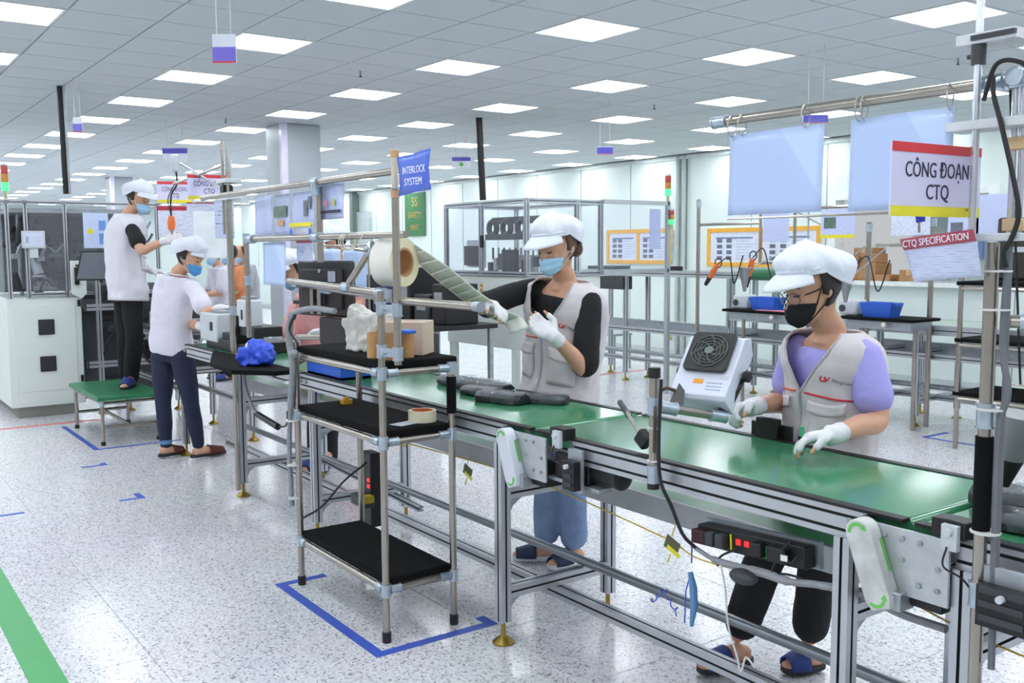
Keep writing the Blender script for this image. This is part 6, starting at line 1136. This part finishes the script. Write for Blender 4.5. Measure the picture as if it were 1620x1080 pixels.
# ================================================================ dark workstation behind the reel
ws = thing('dark_workstation', 'dark equipment bench with black units behind the label reel', 'workstation', (-8.0, 4.6, 0)); wx, wy = -7.9, 4.55
MB().bx(-8.9, -7.1, 4.3, 4.95, 0.80, 0.84).out('bench_top', BLACKP, ws, bev=0.004)
for x in (-8.85, -7.15):
    for y in (4.34, 4.9): MB().bx(x - 0.02, x + 0.02, y - 0.02, y + 0.02, 0, 0.80).out('leg', LKM, ws)
for k, (x, w, h_, m) in enumerate(((-8.75, 0.22, 0.42, DKM), (-8.45, 0.2, 0.3, mat('navy_unit', '#25305e', 0.4)), (-8.2, 0.22, 0.36, mat('navy_unit', '#25305e', 0.4)), (-7.92, 0.24, 0.5, BLACKP), (-7.6, 0.26, 0.26, DKM), (-7.3, 0.22, 0.36, BLACKP))):
    u = MB().bx(x - w / 2, x + w / 2, 4.45, 4.8, 0.84, 0.84 + h_).out('unit', m, ws, bev=0.01); MB().bx(x - w * 0.3, x + w * 0.3, 4.445, 4.45, 0.84 + h_ * 0.45, 0.84 + h_ * 0.8).out('face_plate', LKM, u)
MB().bx(-8.9, -7.1, 4.31, 4.33, 0.25, 0.78).out('skirt', DKM, ws)
# ================================================================ guarded machine in the middle distance
mm = thing('guarded_machine', 'cream machine with clear guarded top behind the woman in blue mask', 'machine', (-7.9, 6.0, 0)); GY = 5.35; GX1 = -7.2; GX0 = -8.6; GY2 = 6.25
MB().bx(GX0, GX1, GY, GY2, 0.55, 1.25).out('cabinet', CREAM, mm, bev=0.008); 
for x in (GX0 + 0.05, GX1 - 0.05):
    for y in (GY + 0.05, GY2 - 0.05): MB().bx(x - 0.035, x + 0.035, y - 0.035, y + 0.035, 0, 0.55).out('leg', CREAM, mm)
MB().bx(GX0, GX1, GY, GY + 0.07, 0.10, 0.18).out('lower_beam', CREAM, mm)
for x, y in ((GX0, GY), ((GX0 + GX1) / 2 - 0.05, GY), (GX1, GY), (GX1, GY + 0.6), (GX1, GY2), (GX0, GY2)): mb = MB(); profile(mb, (x, y, 1.25), (x, y, 1.96), 0.04, 0.04, up=(0, 1, 0)); mb.out('frame_post', ALU, mm)
for a, b in (((GX0, GY, 1.95), (GX1, GY, 1.95)), ((GX1, GY, 1.95), (GX1, GY2, 1.95)), ((GX0, GY2, 1.95), (GX1, GY2, 1.95)), ((GX0, GY, 1.95), (GX0, GY2, 1.95)), ((GX0, GY, 1.27), (GX1, GY, 1.27)), ((GX1, GY, 1.27), (GX1, GY2, 1.27))): mb = MB(); profile(mb, a, b, 0.045, 0.045); mb.out('frame_rail', ALU, mm)
for x0, x1 in ((GX0 + 0.02, (GX0 + GX1) / 2 - 0.07), ((GX0 + GX1) / 2 - 0.03, GX1 - 0.02)): MB().bx(x0, x1, GY - 0.004, GY + 0.004, 1.29, 1.93).out('clear_panel', GLASS, mm)
for y0, y1 in ((GY + 0.02, GY + 0.58), (GY + 0.62, GY2 - 0.02)): MB().bx(GX1 - 0.004, GX1 + 0.004, y0, y1, 1.29, 1.93).out('clear_panel', GLASS, mm)
MB().bx((GX0 + GX1) / 2 - 0.03, (GX0 + GX1) / 2 + 0.0, GY - 0.03, GY - 0.005, 1.52, 1.64).out('handle', BLACKP, mm)
for k, x in enumerate((-8.33, -8.08, -7.82)): MB().ringtorus((x, 5.75, 1.72), (0, 1, 0), 0.07, 0.03, 24, 8).out('feed_wheel', DKM, mm)
MB().bx(-8.4, -7.3, 5.7, 5.9, 1.60, 1.66).bx(-8.35, -7.25, 5.75, 5.85, 1.76, 1.83).out('feed_track', DKM, mm); MB().bx(-8.5, -8.2, 5.5, 5.55, 1.34, 1.54).out('panel_screen', DGREY, mm); MB().bx(-8.52, -8.18, 5.55, 5.56, 1.32, 1.60).out('panel_back', GREYP, mm)
MB().cyl((-7.95, 5.7, 1.25), (-7.95, 5.7, 1.5), 0.09, 20).out('hopper', DKM, mm); MB().bx(-7.6, -7.45, 5.6, 5.75, 1.55, 1.68).out('sensor_box', GREYP, mm); MB().cyl((-7.53, 5.59, 1.62), (-7.53, 5.6, 1.62), 0.03, 16).out('yellow_disc', mat('disc_yellow', '#d0b83a', 0.5), mm)
for k in range(12): MB().box((-8.4 + 0.1 * k, 5.8, 1.32 + 0.03 * (k % 3)), (0.06, 0.1, 0.1 + 0.03 * (k % 4))).cyl((-8.4 + 0.1 * k, 5.8, 1.4), (-8.4 + 0.1 * k, 5.8, 1.52), 0.012, 8).out('mechanism', LKM if k % 2 else DKM, mm, bev=0.003)
for z in (1.15, 1.10): MB().cyl((-7.95 + 0.0, GY - 0.012, z), (-7.95, GY, z), 0.018, 14).out('button', mat('button_tan', '#c89a4a', 0.4), mm)
solo(MB().cyl((-8.02, 5.38, CEIL), (-8.02, 5.42, 1.99), 0.033, 14), 'cable_duct', BLACKP, 'black cable duct dropping from ceiling onto the middle machine', 'duct')
wc_ = thing('guard_panel', 'open clear guard panel with lilac poster right of the middle machine', 'panel', (-7.15, 6.7, 1.28)); 
MB().bx(-7.165, -7.155, 6.26, 7.1, 1.30, 1.94).out('clear_panel', GLASS, wc_)
for z in (1.28, 1.96): MB().bx(-7.18, -7.135, 6.24, 7.12, z - 0.02, z + 0.02).out('frame_rail', ALU, wc_)
MB().bx(-7.18, -7.135, 7.1, 7.14, 0.0, 1.98).out('frame_post', ALU, wc_); MB().bx(-7.145, -7.14, 6.85, 7.0, 1.5, 1.9).out('poster', mat('poster_lilac', '#bcc6ee', 0.4), wc_)
tower(-7.16, 7.12, 1.98, 0.03, 'signal tower on the clear guard panel, green lamp lit', 0.26, 0.06); tower(-7.11, 7.13, 1.70, 0.022, 'smaller signal tower fixed below the one on the guard panel', 0.19, 0.05)
# ================================================================ rear production line
rl_ = thing('rear_conveyor', 'rear aluminium conveyor line with white belt along the back wall', 'conveyor', (-5.5, 7.75, 0)); RB = 0.86
for x in (-4.9, -4.55, -6.55, -3.3):
    for y in (7.45, 8.1): leg_part(rl_, x, y, RB - 0.06)
    for z in (0.22, 0.62): bar_part('cross_bar', rl_, (x, 7.47, z), (x, 8.08, z))
for y in (7.45, 8.1): bar_part('side_rail', rl_, (-6.6, y, RB - 0.04), (-2.5, y, RB - 0.04), 0.04, 0.08)
MB().bx(-6.6, -2.5, 7.48, 8.07, RB - 0.03, RB).out('belt', mat('pale_belt', '#b9c9bd', 0.3), rl_)
for y, z in ((7.45, 0.60), (7.75, 0.22)): bar_part('long_rail', rl_, (-9.0, y, z), (-2.5, y, z), 0.04, 0.05)
MB().cyl((-9.0, 7.6, 0.33), (-2.5, 7.6, 0.33), 0.022, 10).out('long_tube', GALV, rl_)
lp2 = thing('lower_return', 'pale lower return trough under the rear conveyor', 'trough', (-5.5, 7.9, 0.5)); MB().bx(-8.9, -2.5, 7.8, 8.05, 0.56, 0.66).out('trough', mat('trough_pale', '#c8d0cf', 0.4), lp2); MB().bx(-8.9, -2.5, 7.79, 7.8, 0.55, 0.68).out('lip', GALV, lp2)
rv = thing('raised_conveyor', 'raised narrow aluminium conveyor on tall legs left of the rear line', 'conveyor', (-8.0, 7.7, 0)); RV = 1.26
for x in (-8.85, -8.2, -6.62):
    for y in (7.5, 7.85): leg_part(rv, x, y, RV - 0.05)
for y in (7.5, 7.85): bar_part('side_rail', rv, (-8.95, y, RV - 0.03), (-6.5, y, RV - 0.03), 0.04, 0.07)
MB().bx(-8.95, -6.5, 7.52, 7.83, RV - 0.02, RV).out('belt', mat('pale_belt', '#b9c9bd', 0.3), rv); MB().bx(-8.6, -8.2, 7.45, 7.6, RV - 0.22, RV - 0.07).out('motor', DKM, rv, bev=0.006); MB().bx(-8.9, -8.4, 7.52, 7.75, RV, RV + 0.045).out('tray', mat('dark_green_tray', '#29403c', 0.5), rv, bev=0.006); MB().bx(-7.6, -7.5, 7.6, 7.7, RV, RV + 0.05).out('small_part', BLACKP, rv, bev=0.006)
MB().bx(-10.86, -10.84, 1.3, 2.75, 1.1, 1.9).out('shade_plate', mat('interior_shade', '#7b8086', 0.5), mc)  # grey plate added inside the left machine to darken its interior, standing in for shade
MB().cyl((-6.5, 7.66, RV - 0.02), (-6.05, 7.66, RV - 0.02), 0.06, 18).out('end_roller', mat('roller_green', '#3c7a58', 0.4), rv); MB().cut().cyl((-6.2, 7.66, RV - 0.08), (-6.2, 7.66, 0.95), 0.04, 12).cut().cyl((-6.62, 7.44, 0.7), (-6.62, 7.44, RV - 0.06), 0.018, 8).out('roller_post', GALV, rv)
stl = thing('low_stool', 'low grey metal stool beneath the raised conveyor', 'stool', (-9.2, 8.1, 0)); MB().bx(-9.35, -8.95, 8.0, 8.3, 0.42, 0.45).out('seat', GALV, stl, bev=0.004)
for x in (-9.33, -8.97):
    for y in (8.02, 8.28): MB().cyl((x, y, 0), (x, y, 0.42), 0.013, 8).out('leg', GALV, stl)
def rear_bench(x0, x1, label, bl):
    t = thing('rear_bench', label, 'bench', ((x0 + x1) / 2, 7.3, 0)); MB().bx(x0, x1, 7.05, 7.45, 0.90, 0.925).out('top', FOAM, t, bev=0.006); MB().bx(x0 + 0.05, x1 - 0.05, 7.1, 7.4, 0.83, 0.895).out('under_frame', GALV, t)
    for x in (x0 + 0.1, x1 - 0.1): MB().cyl((x, 7.25, 0), (x, 7.25, 0.83), 0.018, 10).out('leg', STEEL, t)
    MB().ball((x0 + (x1 - x0) * 0.62, 7.06, 0.87), 0.022, 10, 8).out('knob', mat('cream_knob', '#dcd6c8', 0.4), t)
    b_ = thing('blue_bin', bl, 'bin', ((x0 + x1) / 2, 7.2, 0.925)); xm = x0 + (x1 - x0) * 0.45
    MB().loft([[(xm - w, 7.2 - w * 0.6, z), (xm + w, 7.2 - w * 0.6, z), (xm + w, 7.2 + w * 0.6, z), (xm - w, 7.2 + w * 0.6, z)] for w, z in ((0.12, 0.925), (0.15, 1.045), (0.14, 1.045), (0.11, 0.94))]).out('tub', BLUE, b_); MB().bx(xm + 0.13, xm + 0.17, 7.15, 7.25, 1.02, 1.045).out('lip', BLUE, b_)
    d = thing('tape_dispenser', 'small white device beside ' + ('left' if x0 < -6 else 'right') + ' blue bin on rear bench', 'device', (xm - 0.3, 7.22, 0.925)); MB().bx(xm - 0.38, xm - 0.2, 7.15, 7.3, 0.925, 1.06).out('case', GREYP, d, bev=0.02); MB().cyl((xm - 0.34, 7.14, 0.985), (xm - 0.34, 7.15, 0.985), 0.03, 14).out('dial', DGREY, d)
rear_bench(-6.35, -5.4, 'rear bench with black top holding the left blue bin', 'left blue plastic bin on the rear bench behind the ionizing fan'); rear_bench(-5.05, -4.35, 'rear bench with black top right of the woman in glasses', 'right blue plastic bin on the rear bench behind woman in glasses')
solo(MB().bx(-5.95, -5.45, 7.06, 7.2, 0.926, 0.932), 'pink_sheet', mat('pink_mat', '#e08a94', 0.6), 'pink mat lying on the left rear bench', 'mat')
def rpost(x, y, z0, z1_, label, r=0.022):
    t = thing('rear_post', label, 'post', (x, y, z0)); MB().cyl((x, y, z0), (x, y, z1_), r, 12).out('pipe', STEEL, t); mb = MB(); clampx(mb, (x, y, z1_ - 0.05), Z_, 0.06, r * 1.35); mb.out('clamp', CLAMP, t); return t
rpost(-5.02, 7.42, 0.02, 1.72, 'steel post rising at the right rear bench left end'); rpost(-4.42, 7.4, 0.02, 1.75, 'steel post between right rear bench and rear shelf'); rpost(-8.95, 7.42, 0.02, 1.24, 'thick steel post holding the raised conveyor at left', 0.03)
gt = thing('rear_gantry', 'thin aluminium gantry of posts and rails above the rear benches', 'gantry', (-5.5, 7.35, 0.9))
for x in (-6.15, -5.75): MB().cyl((x, 7.35, 1.36), (x, 7.35, 1.86), 0.014, 8).out('upright', STEEL, gt)
for x0, x1, z in ((-6.3, -4.2, 1.86), (-6.15, -5.75, 1.36), (-6.95, -6.15, 1.74), (-4.9, -4.1, 1.52)): MB().cyl((x0, 7.35, z), (x1, 7.35, z), 0.014, 8).out('rail', STEEL, gt)
for x0, z0, x1, z1_ in ((-5.75, 1.84, -5.45, 1.70), (-5.6, 1.84, -5.6, 1.55), (-5.0, 1.52, -5.1, 1.44)): MB().cyl((x0, 7.35, z0), (x1, 7.35, z1_), 0.008, 6).out('strut', GALV, gt)
for (x, y, z0, zt, label) in ((-6.95, 7.35, 0.02, 2.0, 'tall slim steel post at the left of the rear gantry'),): rpost(x, y, z0, zt, label, 0.02)
def rsheet(x0, x1, z0, z1_, label, m=PALE, ex=()):
    t = thing('rear_sheet', label, 'sheet', ((x0 + x1) / 2, 7.33, z0)); MB().bx(x0, x1, 7.328, 7.331, z0, z1_).out('sheet', m, t)
    for (a, b, c, d, mm_, nm) in ex: MB().bx(x0 + (x1 - x0) * a, x0 + (x1 - x0) * b, 7.326, 7.328, z0 + (z1_ - z0) * c, z0 + (z1_ - z0) * d).out(nm, mm_, t)
    return t
rsheet(-6.1, -5.8, 1.56, 1.84, 'pale printed sheet inside the rear gantry frame'); rsheet(-5.45, -5.1, 1.60, 1.84, 'rear sheet with a photo and a yellow lower band', PALE, ((0.1, 0.45, 0.3, 0.7, PHOTO, 'photo'), (0, 1, -0.06, 0.06, YEL, 'yellow_band'))); rsheet(-4.75, -4.4, 1.60, 1.83, 'sleeved white sheet on the rear gantry behind right blank sheet', SLEEVE if False else paper('white_print', '#dfe4f6', '#a7b0c9', 160, 0.4)); rsheet(-4.25, -4.0, 1.45, 1.8, 'rear blue sheet beside the blue clip', PALE, ((0.1, 0.5, 0.4, 0.7, PHOTOG, 'photo'),))
rsheet(-4.05, -3.7, 1.55, 1.9, 'rear pale sheet half hidden by the jig rods', PALE)
def odriver(c, d, label):
    c = V(c); d = V(d).normalized(); t = thing('electric_screwdriver', label, 'screwdriver', c - Z_ * 0.1); MB().tube([c - d * 0.09, c, c + d * 0.07], [0.022, 0.028, 0.02], 12).out('handle', ORG, t); MB().tube([c + d * 0.07, c + d * 0.17], [0.024, 0.018], 12).out('nose', BLACKP, t); MB().ringtorus(c - d * 0.12, (0, 1, 0), 0.04, 0.006, 18, 6).out('hang_loop', DGREY, t); MB().tube(curve_pts([c - d * 0.1, c - d * 0.18 + X_ * 0.1, c + X_ * 0.25 - Z_ * 0.1, c + X_ * 0.35 + Z_ * 0.15]), 0.006, 6).out('cord', BLKCABLE, t)
odriver((-6.090, 6.638, 1.288), (-0.7, 0.2, -0.7), 'orange electric screwdriver resting on the raised conveyor roller'); odriver((-5.760, 6.758, 1.319), (-0.25, 0, -0.95), 'orange electric screwdriver hanging in the left rear holster'); odriver((-4.805, 6.871, 1.252), (-0.3, 0, -0.95), 'orange electric screwdriver hanging beside the white cap')
for c, lab in (((-5.783, 6.712, 1.235), 'grey tapered holster hanging below the left rear gantry'), ((-4.823, 6.833, 1.175), 'grey tapered holster hanging behind the woman in glasses')):
    c = V(c); t = thing('tool_funnel', lab, 'holster', c - Z_ * 0.12); MB().tube([c + Z_ * 0.09, c - Z_ * 0.12], [0.055, 0.012], 16).out('cone', mat('holster_grey', '#8d8f93', 0.4, 0.4), t); MB().ringtorus(c + Z_ * 0.09, Z_, 0.055, 0.005, 20, 6).out('rim', STEEL, t); MB().tube([c + Z_ * 0.09 + X_ * 0.05, V(c.x + 0.05, 7.35, 1.52)], 0.005, 6).out('hanger', GALV, t)
# shelf rack at right of the rear line
rk = thing('rear_shelf', 'two-tier black shelf rack behind the right foreground post', 'shelf rack', (-3.9, 7.2, 0))
for x in (-3.85, -2.8):
    for y in (6.85, 7.35): MB().cyl((x, y, 0), (x, y, 1.32), 0.018, 10).out('post', STEEL, rk)
for z in (0.40, 0.80, 1.22): MB().bx(-3.88, -2.77, 6.83, 7.37, z, z + 0.03).out('shelf_pad', FOAM, rk, bev=0.006)
for z in (0.38, 0.78, 1.20):
    for y in (6.85, 7.35): MB().cyl((-3.85, y, z), (-2.8, y, z), 0.016, 8).out('rail', STEEL, rk)
bm2 = thing('rear_monitor', 'black monitor back hanging behind the right foreground post', 'monitor', (-3.6, 7.3, 1.35)); MB().bx(-3.84, -3.1, 7.3, 7.36, 1.25, 1.72).out('housing', mat('monitor_back', '#35302f', 0.5), bm2, bev=0.02); MB().bx(-3.75, -3.6, 7.295, 7.3, 1.46, 1.5).out('sticker', GREYP, bm2)
# ================================================================ back wall details
def board(x0, x1, z0, z1_, label):
    t = thing('notice_board', label, 'notice board', ((x0 + x1) / 2, WALL_Y - 0.03, z0)); y = WALL_Y - 0.03; OF = mat('board_orange', '#f0b23c', 0.5); w = 0.055
    MB().bx(x0, x1, y, WALL_Y, z0, z1_).out('backing', mat('board_white', '#e7ecf4', 0.4), t)
    xm = (x0 + x1) / 2
    for (a, b, c, d) in ((x0, x1, z0, z0 + w), (x0, x1, z1_ - w, z1_), (x0, x0 + w, z0 + w, z1_ - w), (x1 - w, x1, z0 + w, z1_ - w), (xm - w / 2, xm + w / 2, z0 + w, z1_ - w)): MB().bx(a, b, y - 0.012, y, c, d).out('frame_strip', OF, t)
    for (p0, p1) in ((x0 + w, xm - w / 2), (xm + w / 2, x1 - w)):
        W2 = p1 - p0; MB().bx(p0 + W2 * 0.05, p1 - W2 * 0.05, y - 0.003, y, z0 + w * 1.4, z1_ - w * 1.4).out('notice', mat('notice_paper', '#dbe2f4', 0.5), t)
        for i in range(2):
            for j in range(4): cx = p0 + W2 * (0.2 + 0.2 * i); cz = z0 + (z1_ - z0) * (0.22 + 0.15 * j); MB().bx(cx - 0.045, cx + 0.045, y - 0.005, y - 0.003, cz - 0.025, cz + 0.025).out('photo', PHOTOG, t)
        MB().bx(p0 + W2 * 0.12, p0 + W2 * 0.88, y - 0.005, y - 0.003, z1_ - w * 2.6, z1_ - w * 2.2).out('title_line', mat('title_ink', '#7d86a8', 0.5), t)
        mb = MB()
        for j in range(7): mb.bx(p0 + W2 * 0.55, p0 + W2 * (0.8 + 0.08 * (j % 3)), y - 0.0045, y - 0.003, z0 + (z1_ - z0) * (0.2 + 0.075 * j), z0 + (z1_ - z0) * (0.2 + 0.075 * j) + 0.006)
        mb.out('print', mat('print_grey', '#a7aec0', 0.5), t)
board(-11.24, -9.85, 1.28, 1.79, 'orange framed double notice board on the back wall right of blue mask woman'); board(-9.18, -7.35, 1.26, 1.77, 'orange framed double notice board on the back wall beside white cap of glasses woman')
gb = thing('green_banner', 'green hanging banner with gold lettering on the back wall', 'banner', (-17.1, WALL_Y - 0.03, 1.8)); MB().bx(-17.5, -16.7, WALL_Y - 0.03, WALL_Y - 0.02, 1.78, 2.65).out('cloth', mat('banner_green', '#3f7a4c', 0.6, 0, 0.1, 8), gb); BG_ = mat('banner_gold', '#c9974e', 0.5)
lettering('5S', 0.26, (-17.1, WALL_Y - 0.032, 2.46), X_, Z_, BG_, gb); lettering('SAFETY', 0.17, (-17.1, WALL_Y - 0.032, 2.2), X_, Z_, BG_, gb); lettering('FIRST', 0.15, (-17.1, WALL_Y - 0.032, 1.95), X_, Z_, BG_, gb)
ot = thing('wall_outlet', 'small green and yellow sticker outlet low on the back wall', 'outlet', (-9.93, WALL_Y - 0.03, 0.2)); MB().bx(-10.0, -9.86, WALL_Y - 0.02, WALL_Y, 0.2, 0.31).out('plate', mat('outlet_yellow', '#c9cf6a', 0.5), ot, bev=0.003); MB().bx(-9.985, -9.875, WALL_Y - 0.024, WALL_Y - 0.02, 0.21, 0.245).out('green_stripe', GREEN, ot)
# cartons in the serving window
def carton(x0, x1, z0, z1_, y0, y1, label, tape=True):
    t = thing('carton', label, 'box', ((x0 + x1) / 2, (y0 + y1) / 2, z0)); MB().bx(x0, x1, y0, y1, z0, z1_).out('box_body', mat('carton_brown', '#a97f58', 0.8, 0, 0.06, 10), t, bev=0.006)
    if tape: MB().bx((x0 + x1) / 2 - 0.025, (x0 + x1) / 2 + 0.025, y0 - 0.002, y1, z1_ - 0.06, z1_ + 0.002).out('tape', mat('carton_tape', '#c7a777', 0.4), t)
carton(-7.12, -6.86, 1.12, 1.40, 9.95, 10.3, 'big brown carton at the left of the window sill'); carton(-6.85, -6.62, 1.12, 1.32, 9.93, 10.25, 'middle brown carton on the window sill'); carton(-6.95, -6.70, 1.40 if False else 1.401, 1.50, 9.98, 10.25, 'brown carton stacked on top of the big carton'); carton(-6.30, -6.08, 1.12, 1.25, 9.9, 10.15, 'small single brown carton at the right of the window sill'); carton(-6.6, -6.42, 1.12, 1.19, 9.9, 10.2, 'flat open brown tray on the window sill', False); carton(-6.84, -6.64, 1.321, 1.43, 9.96, 10.2, 'brown carton on top of the middle carton')
solo(MB().bx(-6.25, -6.02, 11.44, 11.5, 1.35, 1.62).bx(-6.24, -6.17, 11.42, 11.44, 1.37, 1.6), 'far_notice', mat('far_notice', '#8fa6d8', 0.5), 'blue notice on the wall of the room beyond the window', 'notice')
# ================================================================ signs hanging from the ceiling
def hang_sign(c, w, h, right, label, style):
    c = V(c); R_ = V(right).normalized(); n = R_.cross(Z_); t = thing('hanging_sign', label, 'sign', c - Z_ * h / 2)
    MB().box(c, (w, 0.01, h), (R_, -n, Z_)).out('panel', mat('panel_white', '#e3e8f2', 0.4), t, bev=0.002)
    IN = mat('sign_indigo', '#5a55c4', 0.4)
    if style == 'side': MB().box(c - Z_ * (h * 0.2) + n * 0.006, (w, 0.002, h * 0.5), (R_, -n, Z_)).out('purple_band', mat('band_violet', '#7b70d8', 0.4), t); MB().box(c - Z_ * (h * 0.47) + n * 0.007, (w, 0.002, h * 0.06), (R_, -n, Z_)).out('red_edge', RED, t)
    elif style == 'arrow':
        MB().box(c + Z_ * (h * 0.32) + n * 0.006, (w, 0.002, h * 0.36), (R_, -n, Z_)).out('title_band', IN, t); a = c - Z_ * (h * 0.18) + n * 0.008
        MB().prism([a - R_ * (w * 0.16) + Z_ * h * 0.04, a - R_ * (w * 0.06) + Z_ * h * 0.04, a - R_ * (w * 0.06) + Z_ * h * 0.2, a + R_ * (w * 0.06) + Z_ * h * 0.2, a + R_ * (w * 0.06) + Z_ * h * 0.04, a + R_ * (w * 0.16) + Z_ * h * 0.04, a - Z_ * h * 0.22], n * 0.001).out('green_arrow', GREEN, t)
    else: MB().box(c + n * 0.006, (w, 0.002, h * 0.8), (R_, -n, Z_)).out('title_band', IN, t); MB().box(c - Z_ * (h * 0.47) + n * 0.007, (w, 0.002, h * 0.07), (R_, -n, Z_)).out('red_edge', RED, t)
    for s in (-0.3, 0.3): MB().cyl(c + R_ * (w * s) + Z_ * h / 2, V((c + R_ * (w * s)).x, (c + R_ * (w * s)).y, CEIL), 0.003, 6).out('cord', WHITECABLE, t)
hang_sign((-4.119, 1.466, 2.355), 0.10, 0.12, (0.6, 0.8, 0), 'white and violet hanging sign nearest the camera at upper left', 'side'); hang_sign((-7.830, 1.653, 2.445), 0.07, 0.11, (0.6, 0.8, 0), 'small violet hanging sign beside the left cable duct', 'side')
hang_sign((-9.749, 2.940, 2.439), 0.25, 0.14, (0.585, 0.81, 0), 'hanging sign with green arrow left of the big column', 'arrow'); hang_sign((-9.378, 6.046, 2.490), 0.21, 0.12, (0.585, 0.81, 0), 'hanging sign with green arrow left of the middle cable duct', 'arrow')
hang_sign((-6.517, 5.703, 2.363), 0.14, 0.07, (0.585, 0.81, 0), 'small indigo hanging sign above the middle machine', 'bar'); hang_sign((-3.979, 5.269, 2.324), 0.16, 0.055, (0.585, 0.81, 0), 'small indigo hanging sign below the sheet pipe at right', 'bar')
for k, (p, lab) in enumerate((((-6.418, 3.279, 2.790), 'small sprinkler head in the ceiling left of the centre'), ((-6.416, 6.199, 2.790), 'small sprinkler head in the ceiling right of the centre'), ((-3.711, 6.451, 2.790), 'small sprinkler head in the ceiling near the jig top'), ((-9.406, 3.337, 2.790), 'small sprinkler head in the ceiling beside the column'))):
    x, y, _ = p; t = thing('sprinkler', lab, 'sprinkler', (x, y, CEIL - 0.05)); MB().cyl((x, y, CEIL - 0.03), (x, y, CEIL), 0.008, 8).out('stem', GALV, t); MB().lathe((x, y, CEIL - 0.045), [(0.013, 0), (0.013, 0.003), (0.005, 0.006), (0.005, 0.016)], n=12).out('rosette', DGREY, t)
bpy.context.view_layer.update()
